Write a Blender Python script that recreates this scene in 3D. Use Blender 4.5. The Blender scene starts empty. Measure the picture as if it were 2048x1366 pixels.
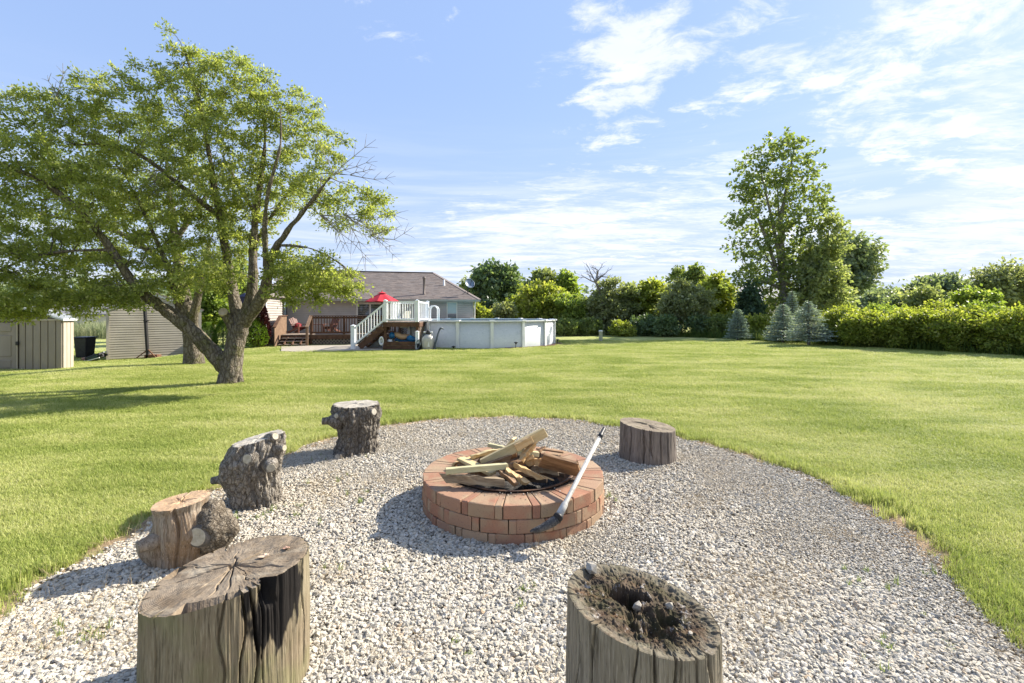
import bpy, bmesh, math, random
import numpy as np
from mathutils import Vector, Matrix

SC = bpy.context.scene
R = random.Random(7)
NR = np.random.RandomState(11)
PI = math.pi
F, CX, HY, H = 960.0, 1024.0, 624.0, 1.55      # photo focal length in px, centre column, horizon row, eye height

# ---------------------------------------------------------------- camera, sky, sun, exposure
cam_d = bpy.data.cameras.new('camera'); cam = bpy.data.objects.new('camera', cam_d)
SC.collection.objects.link(cam); SC.camera = cam
cam.location = (0, 0, H); cam.rotation_euler = (PI/2, 0, 0)
cam_d.sensor_width = 36; cam_d.lens = 36*F/2048; cam_d.shift_y = -(683-HY)/2048
cam_d.clip_start = 0.05; cam_d.clip_end = 3000
SUN_EL, SUN_AZ = math.radians(34), math.radians(60)    # azimuth clockwise from +Y
SDIR = Vector((math.cos(SUN_EL)*math.sin(SUN_AZ), math.cos(SUN_EL)*math.cos(SUN_AZ), math.sin(SUN_EL)))
sd = bpy.data.lights.new('sun', 'SUN'); sun = bpy.data.objects.new('sun', sd); SC.collection.objects.link(sun)
sd.energy = 3.6; sd.angle = math.radians(0.55); sd.color = (1.0, 0.93, 0.81)
sun.rotation_euler = SDIR.to_track_quat('Z', 'Y').to_euler(); sun.location = (20, 12, 30)
SC.view_settings.view_transform = 'Standard'
try: SC.view_settings.look = 'None'
except Exception: pass
SC.view_settings.gamma = 1; SC.view_settings.use_curve_mapping = False
SC.view_settings.exposure = 1.70

class NT:
    """small node-tree writer"""
    def __init__(s, tree): s.t = tree; s.n = tree.nodes; s.l = tree.links
    def node(s, typ, **kw):
        n = s.n.new(typ)
        for k, v in kw.items():
            if k == 'inp':
                for a, b in v.items(): s.put(n.inputs[a], b)
            else: setattr(n, k, v)
        return n
    def put(s, sock, v):
        if isinstance(v, bpy.types.NodeSocket): s.l.new(v, sock)
        elif isinstance(v, (tuple, list)) and sock.type == 'RGBA' and len(v) == 3: sock.default_value = (*v, 1)
        else: sock.default_value = v
    def math(s, op, a, b=0.0, c=None, clamp=False):
        n = s.node('ShaderNodeMath', operation=op, use_clamp=clamp); s.put(n.inputs[0], a); s.put(n.inputs[1], b)
        if c is not None: s.put(n.inputs[2], c)
        return n.outputs[0]
    def mix(s, f, a, b, blend='MIX'):
        n = s.node('ShaderNodeMix', data_type='RGBA', blend_type=blend)
        s.put(n.inputs[0], f); s.put(n.inputs[6], a); s.put(n.inputs[7], b); return n.outputs[2]
    def noise(s, vec, scale, detail=3, rough=.55, dist=0, dim='3D'):
        n = s.node('ShaderNodeTexNoise', noise_dimensions=dim)
        if vec is not None: s.put(n.inputs['Vector'], vec)
        n.inputs['Scale'].default_value = scale; n.inputs['Detail'].default_value = detail
        n.inputs['Roughness'].default_value = rough; n.inputs['Distortion'].default_value = dist
        return n.outputs['Fac']
    def vor(s, vec, scale, feature='F1', out='Distance', rnd=1):
        n = s.node('ShaderNodeTexVoronoi', feature=feature); s.put(n.inputs['Vector'], vec)
        n.inputs['Scale'].default_value = scale; n.inputs['Randomness'].default_value = rnd
        return n.outputs[out]
    def ramp(s, f, stops, interp='LINEAR'):
        n = s.node('ShaderNodeValToRGB'); s.put(n.inputs[0], f); e = n.color_ramp.elements; n.color_ramp.interpolation = interp
        while len(e) < len(stops): e.new(.5)
        for k, (p, c) in enumerate(stops):
            e[k].position = p; e[k].color = (*c, 1) if len(c) == 3 else (c[0],)*3+(1,)
        return n.outputs[0]
    def smooth(s, v, a, b, lo=0.0, hi=1.0):
        n = s.node('ShaderNodeMapRange', interpolation_type='SMOOTHSTEP'); s.put(n.inputs[0], v)
        for i, x in zip((1, 2, 3, 4), (a, b, lo, hi)): s.put(n.inputs[i], x)
        return n.outputs[0]
    def mapping(s, vec, loc=(0,0,0), rot=(0,0,0), scale=(1,1,1)):
        n = s.node('ShaderNodeMapping'); s.put(n.inputs[0], vec)
        n.inputs[1].default_value = loc; n.inputs[2].default_value = rot; n.inputs[3].default_value = scale
        return n.outputs[0]

def make_world():
    w = bpy.data.worlds.new('World'); SC.world = w; w.use_nodes = True
    T = NT(w.node_tree); T.n.clear()
    sky = T.node('ShaderNodeTexSky', sky_type='NISHITA', sun_disc=False, sun_elevation=SUN_EL, sun_rotation=SUN_AZ)
    sky.air_density = 1.3; sky.dust_density = .6; sky.ozone_density = 1.6
    d = T.node('ShaderNodeTexCoord').outputs['Generated']
    sx = T.node('ShaderNodeSeparateXYZ'); T.put(sx.inputs[0], d)
    x, y, z = sx.outputs
    zz = T.math('MAXIMUM', z, 0.0)
    den = T.math('ADD', zz, .10)
    u = T.math('DIVIDE', x, den); v = T.math('DIVIDE', y, den)
    cv = T.node('ShaderNodeCombineXYZ'); T.put(cv.inputs[0], u); T.put(cv.inputs[1], v)
    p = cv.outputs[0]
    # thin cirrus veil, streaked; a broad band of it crosses the sky towards the right
    q1 = T.mapping(p, (3.1, 1.7, 0), (0, 0, math.radians(24)), (.30, .85, 1))
    big = T.noise(q1, 1.0, 5, .55, .6)
    mid = T.noise(T.mapping(p, (.4, 5.2, 0), (0, 0, math.radians(24)), (1.1, 2.6, 1)), 1.7, 8, .66, .5)
    rip = T.noise(T.mapping(p, (7, 2, 0), (0, 0, math.radians(-18)), (5, 11, 1)), 3.0, 4, .6, .3)
    # cloud bank: an arc that starts low over the house and climbs to the right
    arc = T.math('SUBTRACT', z, T.math('ADD', .13, T.math('MULTIPLY', T.math('ADD', x, .12), .25)))
    bank = T.math('SUBTRACT', 1.0, T.math('MULTIPLY', T.math('ABSOLUTE', arc), 6.0))
    s = T.math('ADD', T.math('MULTIPLY', big, .55), T.math('MULTIPLY', mid, .80))
    s = T.math('ADD', s, T.math('MULTIPLY', rip, .24))
    s = T.math('ADD', s, T.math('MULTIPLY', T.math('MAXIMUM', bank, -.7), .13))
    s = T.math('ADD', s, T.math('MULTIPLY', x, .04))
    def spot(px, py, r):                                # soft round region of the sky dome
        v_ = Vector(((px-CX)/F, 1, (HY-py)/F)).normalized()
        n_ = T.node('ShaderNodeVectorMath', operation='DISTANCE'); T.put(n_.inputs[0], d); n_.inputs[1].default_value = v_
        return T.smooth(n_.outputs['Value'], r, 0.0)
    for px, py, r, a in ((1740, 305, .15, -.75), (1880, 250, .16, .12), (1950, 420, .22, .10), (1200, 430, .30, .0), (1000, 350, .2, .04), (1350, 60, .45, -.16), (1100, 20, .45, -.16), (600, 60, .6, -.34), (100, 100, .5, -.2), (1700, 60, .45, -.20), (2000, 100, .35, -.16), (1560, 330, .25, .08), (830, 380, .28, .03), (1300, 290, .22, .03), (2000, 330, .3, .10)):
        s = T.math('ADD', s, T.math('MULTIPLY', spot(px, py, r), a))
    veil = T.smooth(s, .70, 1.03)
    # small broken puffs, mostly above the middle
    wv = T.node('ShaderNodeVectorMath', operation='ADD'); T.put(wv.inputs[0], p)
    wn = T.node('ShaderNodeTexNoise'); T.put(wn.inputs['Vector'], p); wn.inputs['Scale'].default_value = 2.5; wn.inputs['Detail'].default_value = 3
    ws = T.node('ShaderNodeVectorMath', operation='SCALE'); T.put(ws.inputs[0], wn.outputs['Color']); ws.inputs['Scale'].default_value = .22; T.put(wv.inputs[1], ws.outputs[0])
    puffn = T.noise(T.mapping(wv.outputs[0], (11.9, 4.9, 0), (0, 0, .35), (1.0, 1.3, 1)), 3.4, 10, .66, .1)
    puffm = T.noise(T.mapping(p, (1.5, 9.4, 0)), .8, 2, .5)
    pm_ = T.math('ADD', puffn, T.math('ADD', T.math('MULTIPLY', puffm, .42), T.math('MULTIPLY', x, .16)))
    for px, py, r, a in ((1215, 130, .15, .15), (1290, 105, .10, .08), (1375, 45, .12, .10), (1440, 165, .13, .09), (1180, 325, .08, .14), (1840, 140, .16, .10), (1560, 215, .14, .10), (1640, 60, .3, -.07), (1000, 60, .3, -.10), (1480, 10, .2, -.04)):
        pm_ = T.math('ADD', pm_, T.math('MULTIPLY', spot(px, py, r), a))
    puff = T.math('MULTIPLY', T.smooth(pm_, .775, .96), .85)
    # thin level streaks near the horizon
    hs = T.noise(T.mapping(d, (0, 0, 0), (0, math.radians(3), 0), (1.2, 1.2, 17)), 2.2, 6, .6, .3)
    hz = T.math('MULTIPLY', T.smooth(hs, .40, .70), T.smooth(z, .40, .05))
    cl = T.math('MAXIMUM', T.math('MAXIMUM', T.math('MULTIPLY', veil, .90), puff), T.math('MULTIPLY', hz, .55))
    cl = T.math('MULTIPLY', cl, T.smooth(z, -.02, .02))
    low = T.smooth(z, .44, .0, 0, .85)                 # pale air towards the horizon
    cloud = T.mix(T.smooth(T.noise(T.mapping(p, (5, 5, 0)), 1.6, 4), .35, .7), (5.0, 5.25, 5.75), (6.2, 6.2, 6.3))
    skyc = T.mix(.72, sky.outputs[0], (1.6, 2.6, 5.0))
    base = T.mix(low, skyc, (2.75, 3.5, 5.0))
    base = T.mix(.10, base, (5.4, 5.5, 5.7))
    col = T.mix(cl, base, cloud)
    ground = T.mix(T.smooth(z, -.03, 0.0), (1.0, 1.2, .6), col)
    bg = T.node('ShaderNodeBackground'); T.put(bg.inputs[0], ground); bg.inputs[1].default_value = .063
    out = T.node('ShaderNodeOutputWorld'); T.l.new(bg.outputs[0], out.inputs[0])
make_world()

# ---------------------------------------------------------------- maths helpers
def sstep(a, b, x):
    t = np.clip((np.asarray(x, float)-a)/(b-a), 0, 1); return t*t*(3-2*t)
def gz(x, y):                                # the lawn sinks half a metre towards the sheds at the far left
    return -0.6*sstep(-11.2, -16, x)*sstep(8.5, 16, y)
def G(px, py):                               # photo pixel -> point on the ground
    Y = 2.0
    k = (px-CX)/F
    lo, hi = .8, 400.0
    f = lambda Y: H-(py-HY)*Y/F-float(gz(k*Y, Y))
    Y = lo
    while Y < hi and f(Y) > 0: Y *= 1.02
    a, b = Y/1.02, Y
    for _ in range(30):
        m = (a+b)/2
        if f(m) > 0: a = m
        else: b = m
    return Vector((k*a, a, float(gz(k*a, a))))
def W(px, py, Y): return Vector(((px-CX)/F*Y, Y, H-(py-HY)*Y/F))
def Z(px, py, z):
    Y = (H-z)*F/(py-HY); return Vector(((px-CX)/F*Y, Y, z))
def V(*a): return Vector(a)

_perm = NR.permutation(512)
def _hash(i, j, k): return _perm[(_perm[(_perm[i & 511]+j) & 511]+k) & 511]/511.0
def vnoise(x, y, z=0.0):
    x, y, z = np.broadcast_arrays(np.asarray(x, float), np.asarray(y, float), np.asarray(z, float))
    i, j, k = np.floor(x).astype(int), np.floor(y).astype(int), np.floor(z).astype(int)
    fx, fy, fz = x-i, y-j, z-k
    fx, fy, fz = fx*fx*(3-2*fx), fy*fy*(3-2*fy), fz*fz*(3-2*fz)
    r = 0
    for a in (0, 1):
        for b in (0, 1):
            for c in (0, 1):
                r = r+_hash(i+a, j+b, k+c)*(fx if a else 1-fx)*(fy if b else 1-fy)*(fz if c else 1-fz)
    return r*2-1
def fbm(x, y, z=0.0, oct=4):
    r, a = 0, 1.0
    for o in range(oct):
        r = r+a*vnoise(np.asarray(x)*2**o+17*o, np.asarray(y)*2**o, np.asarray(z)*2**o); a *= .5
    return r

# ---------------------------------------------------------------- object helpers
ORG = {}
COL = SC.collection
def thing(name, label, cat, loc, group=None, rotz=0):
    o = bpy.data.objects.new(name, None); COL.objects.link(o); o.empty_display_size = .2
    o.location = loc; o['label'] = label; o['category'] = cat
    if group: o['group'] = group
    ORG[o.name] = Vector(loc)
    return o
def tag(o, label=None, cat=None, group=None, kind=None):
    if label: o['label'] = label
    if cat: o['category'] = cat
    if group: o['group'] = group
    if kind: o['kind'] = kind
    return o
def raw_mesh(name, verts, faces, mats, smooth=False, midx=None):
    me = bpy.data.meshes.new(name)
    v = np.asarray(verts, dtype=np.float32).reshape(-1, 3)
    if isinstance(faces, np.ndarray):
        n, k = faces.shape
        me.vertices.add(len(v)); me.vertices.foreach_set('co', v.ravel())
        me.loops.add(n*k); me.loops.foreach_set('vertex_index', faces.astype(np.int32).ravel())
        me.polygons.add(n); me.polygons.foreach_set('loop_start', np.arange(0, n*k, k, dtype=np.int32))
        me.update(calc_edges=True)
    else:
        me.from_pydata([tuple(map(float, q)) for q in v], [], faces)
    for m in (mats if isinstance(mats, (list, tuple)) else [mats]): me.materials.append(m)
    if midx is not None: me.polygons.foreach_set('material_index', np.asarray(midx, dtype=np.int32))
    if smooth: me.polygons.foreach_set('use_smooth', np.ones(len(me.polygons), dtype=bool))
    me.update()
    return me
def link(name, me, parent=None, org=None):
    o = bpy.data.objects.new(name, me); COL.objects.link(o)
    if parent is not None: o.parent = parent; ORG[o.name] = ORG[parent.name]
    else: ORG[o.name] = Vector(org) if org is not None else Vector((0, 0, 0)); o.location = ORG[o.name]
    return o
def obj(name, verts, faces, mats, parent=None, smooth=False, org=None, midx=None):
    """world-space verts -> object whose origin is its thing's base"""
    base = ORG[parent.name] if parent is not None else (Vector(org) if org is not None else Vector((0, 0, 0)))
    v = np.asarray([tuple(q) for q in verts] if not isinstance(verts, np.ndarray) else verts, dtype=np.float64).reshape(-1, 3)-np.array(base)
    return link(name, raw_mesh(name, v, faces, mats, smooth, midx), parent, org)
def inst(name, me, parent, loc, rot=(0, 0, 0), scale=(1, 1, 1)):
    """shared mesh placed at a world location as a child of parent"""
    o = bpy.data.objects.new(name, me); COL.objects.link(o); o.parent = parent
    o.location = Vector(loc)-ORG[parent.name]; o.rotation_euler = rot; o.scale = scale
    ORG[o.name] = Vector(loc)
    return o

class MB:
    """collects solids in world space"""
    def __init__(s): s.v = []; s.f = []; s.m = []
    def add(s, vs, fs, m=0):
        b = len(s.v); s.v += [Vector(q) for q in vs]; s.f += [tuple(b+i for i in f) for f in fs]; s.m += [m]*len(fs); return s
    def box(s, c, size, X=(1, 0, 0), Y=(0, 1, 0), Zv=None, m=0):
        """centre c, full sizes along axes X, Y, Z"""
        X, Y = Vector(X).normalized(), Vector(Y).normalized(); Zv = Vector(Zv).normalized() if Zv is not None else X.cross(Y).normalized()
        c = Vector(c); a, b, h = size[0]/2, size[1]/2, size[2]/2
        vs = [c+X*sx*a+Y*sy*b+Zv*sz*h for sz in (-1, 1) for sx, sy in ((-1, -1), (1, -1), (1, 1), (-1, 1))]
        return s.add(vs, [(3, 2, 1, 0), (4, 5, 6, 7), (0, 1, 5, 4), (1, 2, 6, 5), (2, 3, 7, 6), (3, 0, 4, 7)], m)
    def bar(s, p, q, w, t, up=(0, 0, 1), m=0):
        """rectangular bar from p to q; w across, t along up"""
        p, q = Vector(p), Vector(q); d = (q-p); L = d.length; d.normalize(); up = Vector(up)
        side = d.cross(up)
        if side.length < 1e-4: side = d.cross(Vector((0, 1, 0)))
        side.normalize(); u = side.cross(d).normalized()
        return s.box((p+q)/2, (L, w, t), d, side, u, m)
    def tube(s, pts, rad, n=8, cap=True, m=0):
        pts = [Vector(p) for p in pts]; rad = rad if isinstance(rad, (list, tuple)) else [rad]*len(pts)
        b = len(s.v); ref = None
        for i, p in enumerate(pts):
            d = (pts[min(i+1, len(pts)-1)]-pts[max(i-1, 0)]).normalized()
            if ref is None: ref = d.orthogonal().normalized()
            else:
                ref = ref-d*ref.dot(d)
                ref = ref.normalized() if ref.length > 1e-5 else d.orthogonal().normalized()
            o2 = d.cross(ref)
            for k in range(n):
                a = 2*PI*k/n; s.v.append(p+(ref*math.cos(a)+o2*math.sin(a))*rad[i])
        for i in range(len(pts)-1):
            for k in range(n):
                k2 = (k+1) % n; s.f.append((b+i*n+k, b+i*n+k2, b+(i+1)*n+k2, b+(i+1)*n+k)); s.m.append(m)
        if cap:
            s.f.append(tuple(b+k for k in range(n))[::-1]); s.f.append(tuple(b+(len(pts)-1)*n+k for k in range(n))); s.m += [m, m]
        return s
    def lathe(s, c, prof, n=16, axis=(0, 0, 1), m=0):
        """prof: (radius, height) pairs"""
        ax = Vector(axis).normalized(); o1 = ax.orthogonal().normalized(); o2 = ax.cross(o1); c = Vector(c); b = len(s.v)
        for r, h in prof:
            for k in range(n):
                a = 2*PI*k/n; s.v.append(c+ax*h+(o1*math.cos(a)+o2*math.sin(a))*max(r, 1e-4))
        for i in range(len(prof)-1):
            for k in range(n):
                k2 = (k+1) % n; s.f.append((b+i*n+k, b+i*n+k2, b+(i+1)*n+k2, b+(i+1)*n+k)); s.m.append(m)
        s.f.append(tuple(b+k for k in range(n))[::-1]); s.f.append(tuple(b+(len(prof)-1)*n+k for k in range(n))); s.m += [m, m]
        return s
    def build(s, name, mats, parent=None, smooth=False, org=None):
        return obj(name, s.v, s.f, mats, parent, smooth, org, s.m if isinstance(mats, (list, tuple)) else None)
    def mesh(s, name, mats, smooth=False):
        return raw_mesh(name, [tuple(q) for q in s.v], s.f, mats, smooth, s.m if isinstance(mats, (list, tuple)) else None)
def soften(o, w=.004, seg=1, ang=40):
    b = o.modifiers.new('bevel', 'BEVEL'); b.width = w; b.segments = seg; b.limit_method = 'ANGLE'; b.angle_limit = math.radians(ang)
    return o

# ---------------------------------------------------------------- materials
def mat(name, c1, c2=None, c3=None, scale=8, stretch=(1, 1, 1), rough=.7, bump=.15, bscale=None, detail=5, spec=.35, metal=0, rnd=0, rndc=None, lo=.35, hi=.68, dist=.01):
    m = bpy.data.materials.new(name); m.use_nodes = True; T = NT(m.node_tree); T.n.clear()
    co = T.node('ShaderNodeTexCoord').outputs['Object']
    v = T.mapping(co, (0, 0, 0), (0, 0, 0), stretch)
    oi = T.node('ShaderNodeObjectInfo')
    off = T.node('ShaderNodeVectorMath', operation='ADD'); T.put(off.inputs[0], v)
    k = T.node('ShaderNodeVectorMath', operation='SCALE'); k.inputs[0].default_value = (37, 17, 53); T.put(k.inputs['Scale'], oi.outputs['Random'])
    T.put(off.inputs[1], k.outputs[0]); v = off.outputs[0]
    n = T.noise(v, scale, detail, .6)
    col = c1
    if c2: col = T.mix(T.smooth(n, lo, hi), c1, c2)
    if c3: col = T.mix(T.smooth(T.noise(v, scale*3.3, 4, .65), .5, .78), col, c3)
    if rnd:
        col = T.mix(T.math('MULTIPLY', oi.outputs['Random'], rnd), col, rndc or (.02, .02, .02))
    bs = T.node('ShaderNodeBsdfPrincipled'); T.put(bs.inputs['Base Color'], col)
    bs.inputs['Roughness'].default_value = rough; bs.inputs['Metallic'].default_value = metal
    bs.inputs['Specular IOR Level'].default_value = spec
    if bump:
        bp = T.node('ShaderNodeBump'); bp.inputs['Strength'].default_value = bump; bp.inputs['Distance'].default_value = dist
        T.put(bp.inputs['Height'], T.noise(v, bscale or scale*4, 5, .65)); T.put(bs.inputs['Normal'], bp.outputs[0])
    o = T.node('ShaderNodeOutputMaterial'); T.l.new(bs.outputs[0], o.inputs[0])
    return m
def leaf_mat(name, c1, c2, c3=None, trans=.45, rough=.5, cscale=.9, obj_rand=False):
    """thin leaves: every leaf has its own tint, boughs differ softly, light comes through"""
    m = bpy.data.materials.new(name); m.use_nodes = True; T = NT(m.node_tree); T.n.clear()
    g = T.node('ShaderNodeNewGeometry')
    co = T.node('ShaderNodeTexCoord').outputs['Object']
    r = T.node('ShaderNodeObjectInfo').outputs['Random'] if obj_rand else g.outputs['Random Per Island']
    n = T.noise(co, cscale, 2, .5)
    f = T.math('ADD', T.math('MULTIPLY', r, .5), T.math('MULTIPLY', T.smooth(n, .35, .65), .5))
    col = T.mix(f, c1, c2)
    if c3: col = T.mix(T.smooth(r, .86, .97), col, c3)
    bs = T.node('ShaderNodeBsdfPrincipled'); T.put(bs.inputs['Base Color'], col); bs.inputs['Roughness'].default_value = rough
    bs.inputs['Specular IOR Level'].default_value = .3
    tr = T.node('ShaderNodeBsdfTranslucent')
    T.put(tr.inputs[0], T.mix(1.0, col, (1.2, 1.2, .58), 'MULTIPLY'))
    mx = T.node('ShaderNodeMixShader'); mx.inputs[0].default_value = trans
    T.l.new(bs.outputs[0], mx.inputs[1]); T.l.new(tr.outputs[0], mx.inputs[2])
    o = T.node('ShaderNodeOutputMaterial'); T.l.new(mx.outputs[0], o.inputs[0])
    return m

M = {}
M['bark'] = mat('tree_bark', (.105, .085, .062), (.26, .225, .18), (.16, .16, .07), scale=7, stretch=(1, 1, .35), rough=.95, bump=1.0, bscale=26, dist=.03)
M['bark_far'] = mat('far_bark', (.10, .085, .07), (.22, .2, .17), scale=5, rough=.95)
M['dead_twig'] = mat('bare_wood', (.16, .14, .12), (.3, .28, .25), scale=9, rough=.9)
M['white_vinyl'] = mat('white_vinyl', (.80, .81, .82), (.72, .74, .76), scale=3, rough=.4, bump=0)
M['deck_wood'] = mat('brown_deck_stain', (.075, .036, .019), (.135, .068, .038), (.045, .022, .013), scale=6, stretch=(1, 1, 1), rough=.75, bump=.3)
M['deck_wood2'] = mat('faded_deck_stain', (.145, .088, .052), (.21, .135, .085), (.10, .06, .035), scale=5, rough=.8, bump=.3)
M['tread'] = mat('weathered_deck_board', (.22, .17, .13), (.30, .24, .19), (.15, .11, .08), scale=7, rough=.8, bump=.3)
M['siding_house'] = mat('taupe_vinyl_siding', (.37, .335, .30), (.42, .38, .345), scale=2, rough=.55, bump=.04)
M['siding_shed'] = mat('cream_vinyl_siding', (.39, .35, .28), (.44, .395, .32), scale=1.5, rough=.55, bump=.04)
M['trim'] = mat('cream_trim', (.60, .56, .48), (.66, .62, .54), scale=2, rough=.5, bump=0)
M['trim_shade'] = mat('shaded_trim', (.30, .27, .23), (.35, .32, .28), scale=2, rough=.5, bump=0)  # darker copy of the cream trim, shade of the house front in its colour
M['soffit'] = mat('soffit', (.30, .28, .22), (.34, .31, .25), scale=2, rough=.6, bump=0)
M['resin'] = mat('tan_resin_panel', (.235, .197, .155), (.28, .235, .19), scale=2.5, stretch=(1, 1, .3), rough=.55, bump=.08)
M['resin_light'] = mat('pale_sunlit_resin', (.38, .33, .26), (.43, .37, .30), scale=2.5, rough=.55, bump=.08)  # front panel resin with side-wall sunlight put into the colour; also pale trim
M['resin_dark'] = mat('dark_resin_joint', (.10, .08, .06), (.14, .11, .09), scale=4, rough=.6, bump=0)
M['resin_roof'] = mat('grey_resin_roof', (.44, .46, .46), (.54, .55, .54), scale=5, rough=.5, bump=.1)
M['black'] = mat('black_plastic', (.012, .012, .014), (.022, .022, .026), scale=9, rough=.45, bump=.05)
M['navy'] = mat('navy_plastic', (.010, .012, .035), (.016, .018, .05), scale=9, rough=.4, bump=.05)
M['black_metal'] = mat('black_metal', (.016, .016, .018), (.03, .028, .026), scale=12, rough=.5, bump=.08, metal=.2)
M['rust'] = mat('rusty_metal', (.12, .055, .03), (.2, .1, .05), (.06, .04, .03), scale=15, rough=.8)
M['grey_plastic'] = mat('grey_plastic', (.22, .235, .24), (.28, .29, .29), scale=5, rough=.5, bump=0)
M['hose'] = mat('blue_grey_hose', (.055, .07, .09), (.09, .11, .13), scale=30, rough=.5, bump=0)
M['tank'] = mat('beige_tank', (.42, .40, .35), (.50, .47, .42), scale=5, rough=.45, bump=0)
M['concrete'] = mat('concrete', (.33, .285, .225), (.39, .34, .275), (.26, .23, .19), scale=2.2, rough=.9, bump=.25, bscale=60)
M['pool_rim'] = mat('white_pool_rim', (.62, .63, .64), (.70, .71, .71), scale=3, rough=.45, bump=0)
M['glass_dark'] = mat('window_glass', (.02, .03, .035), rough=.04, bump=0, spec=1.0)
M['blind'] = mat('pale_green_blind', (.33, .42, .41), (.38, .47, .46), scale=2, rough=.25, bump=0, spec=.8)
M['red_cloth'] = mat('red_canvas', (.42, .018, .032), (.50, .028, .045), scale=3, rough=.85, bump=.1)
M['red_dark'] = mat('dark_red_cushion', (.15, .008, .012), (.2, .012, .018), scale=8, rough=.8)
M['chair_brown'] = mat('red_brown_chair_paint', (.10, .038, .026), (.145, .055, .037), scale=6, rough=.6)
M['cream_cloth'] = mat('cream_sling', (.55, .49, .38), (.62, .56, .45), scale=6, rough=.8)
M['mulch'] = mat('mulch', (.075, .035, .028), (.16, .08, .06), scale=14, rough=1, bump=.8)
M['pole_wood'] = mat('stone', (.25, .22, .2), (.35, .32, .3), scale=8, rough=.9)
M['white'] = mat('white_paint', (.74, .74, .72), (.66, .66, .64), scale=4, rough=.5, bump=0)
M['dish'] = mat('grey_dish', (.15, .19, .25), (.19, .23, .3), scale=4, rough=.4, bump=0, metal=.1)
M['vent_pipe'] = mat('brown_vent_pipe', (.14, .11, .095), (.19, .15, .13), scale=8, rough=.6, bump=0)

def bark_mat(name, c1, c2, c3, scale=9, stretch=(1, 1, .3), depth=.02, moss=None):
    """scaly bark: dark fissures between raised flakes"""
    m = bpy.data.materials.new(name); m.use_nodes = True; T = NT(m.node_tree); T.n.clear()
    co = T.node('ShaderNodeTexCoord').outputs['Object']
    wn = T.node('ShaderNodeTexNoise'); T.put(wn.inputs['Vector'], co); wn.inputs['Scale'].default_value = scale*.9; wn.inputs['Detail'].default_value = 4
    ws = T.node('ShaderNodeVectorMath', operation='SCALE'); T.put(ws.inputs[0], wn.outputs['Color']); ws.inputs['Scale'].default_value = .9/scale
    wv = T.node('ShaderNodeVectorMath', operation='ADD'); T.put(wv.inputs[0], co); T.put(wv.inputs[1], ws.outputs[0])
    v = T.mapping(wv.outputs[0], (0, 0, 0), (0, 0, 0), stretch)
    e1 = T.smooth(T.vor(v, scale, 'DISTANCE_TO_EDGE'), .0, .22); e2 = T.smooth(T.vor(v, scale*2.7, 'DISTANCE_TO_EDGE'), .0, .2)
    n = T.noise(v, scale*1.5, 5, .7); f = T.noise(co, scale*9, 5, .75)
    hgt = T.math('ADD', T.math('ADD', T.math('MULTIPLY', e1, .6), T.math('MULTIPLY', e2, .35)), T.math('MULTIPLY', f, .5))
    c = T.mix(T.smooth(n, .32, .68), c1, c2); c = T.mix(T.math('MULTIPLY', T.smooth(f, .45, .72), .7), c, c3)
    if moss: c = T.mix(T.math('MULTIPLY', T.smooth(T.noise(co, 3.5, 4, .6), .52, .66), .65), c, moss)
    k = T.math('MULTIPLY', T.math('ADD', T.math('MULTIPLY', e1, .6), .4), T.math('ADD', T.math('MULTIPLY', e2, .4), .6))
    c = T.mix(1.0, c, T.ramp(k, [(0, (.22, .20, .18)), (.45, (.62, .60, .57)), (.8, (1, 1, 1))]), 'MULTIPLY')
    bs = T.node('ShaderNodeBsdfPrincipled'); T.put(bs.inputs['Base Color'], c); bs.inputs['Roughness'].default_value = .95; bs.inputs['Specular IOR Level'].default_value = .15
    bp = T.node('ShaderNodeBump'); bp.inputs['Strength'].default_value = 1.0; bp.inputs['Distance'].default_value = depth
    T.put(bp.inputs['Height'], hgt); T.put(bs.inputs['Normal'], bp.outputs[0])
    o = T.node('ShaderNodeOutputMaterial'); T.l.new(bs.outputs[0], o.inputs[0]); return m
M['bark'] = bark_mat('tree_bark', (.17, .145, .11), (.27, .235, .19), (.36, .32, .26), 15, (1, 1, .35), .025, (.16, .16, .05))
# ---------------------------------------------------------------- ground
def lawn_mat():
    m = bpy.data.materials.new('mown_lawn'); m.use_nodes = True; T = NT(m.node_tree); T.n.clear()
    co = T.node('ShaderNodeTexCoord').outputs['Object']
    big = T.noise(co, .22, 4, .6); mid = T.noise(T.mapping(co, (0, 0, 0), (0, 0, .15), (.35, 1.6, 1)), 1.1, 4, .6)
    fine = T.noise(co, 34, 5, .75); fine2 = T.noise(co, 9, 5, .7)
    c = T.mix(T.smooth(big, .3, .7), (.285, .33, .078), (.375, .40, .125))
    c = T.mix(T.smooth(mid, .38, .7), c, (.47, .47, .20))
    c = T.mix(T.math('MULTIPLY', T.smooth(fine2, .42, .66), .5), c, (.19, .24, .05))
    c = T.mix(T.math('MULTIPLY', T.smooth(fine, .40, .62), .6), c, (.38, .38, .15))
    bs = T.node('ShaderNodeBsdfPrincipled'); T.put(bs.inputs['Base Color'], c); bs.inputs['Roughness'].default_value = .95
    bs.inputs['Specular IOR Level'].default_value = .1
    bp = T.node('ShaderNodeBump'); bp.inputs['Strength'].default_value = .9; bp.inputs['Distance'].default_value = .05
    T.put(bp.inputs['Height'], T.math('ADD', fine, T.math('MULTIPLY', fine2, .8))); T.put(bs.inputs['Normal'], bp.outputs[0])
    o = T.node('ShaderNodeOutputMaterial'); T.l.new(bs.outputs[0], o.inputs[0]); return m
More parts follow.
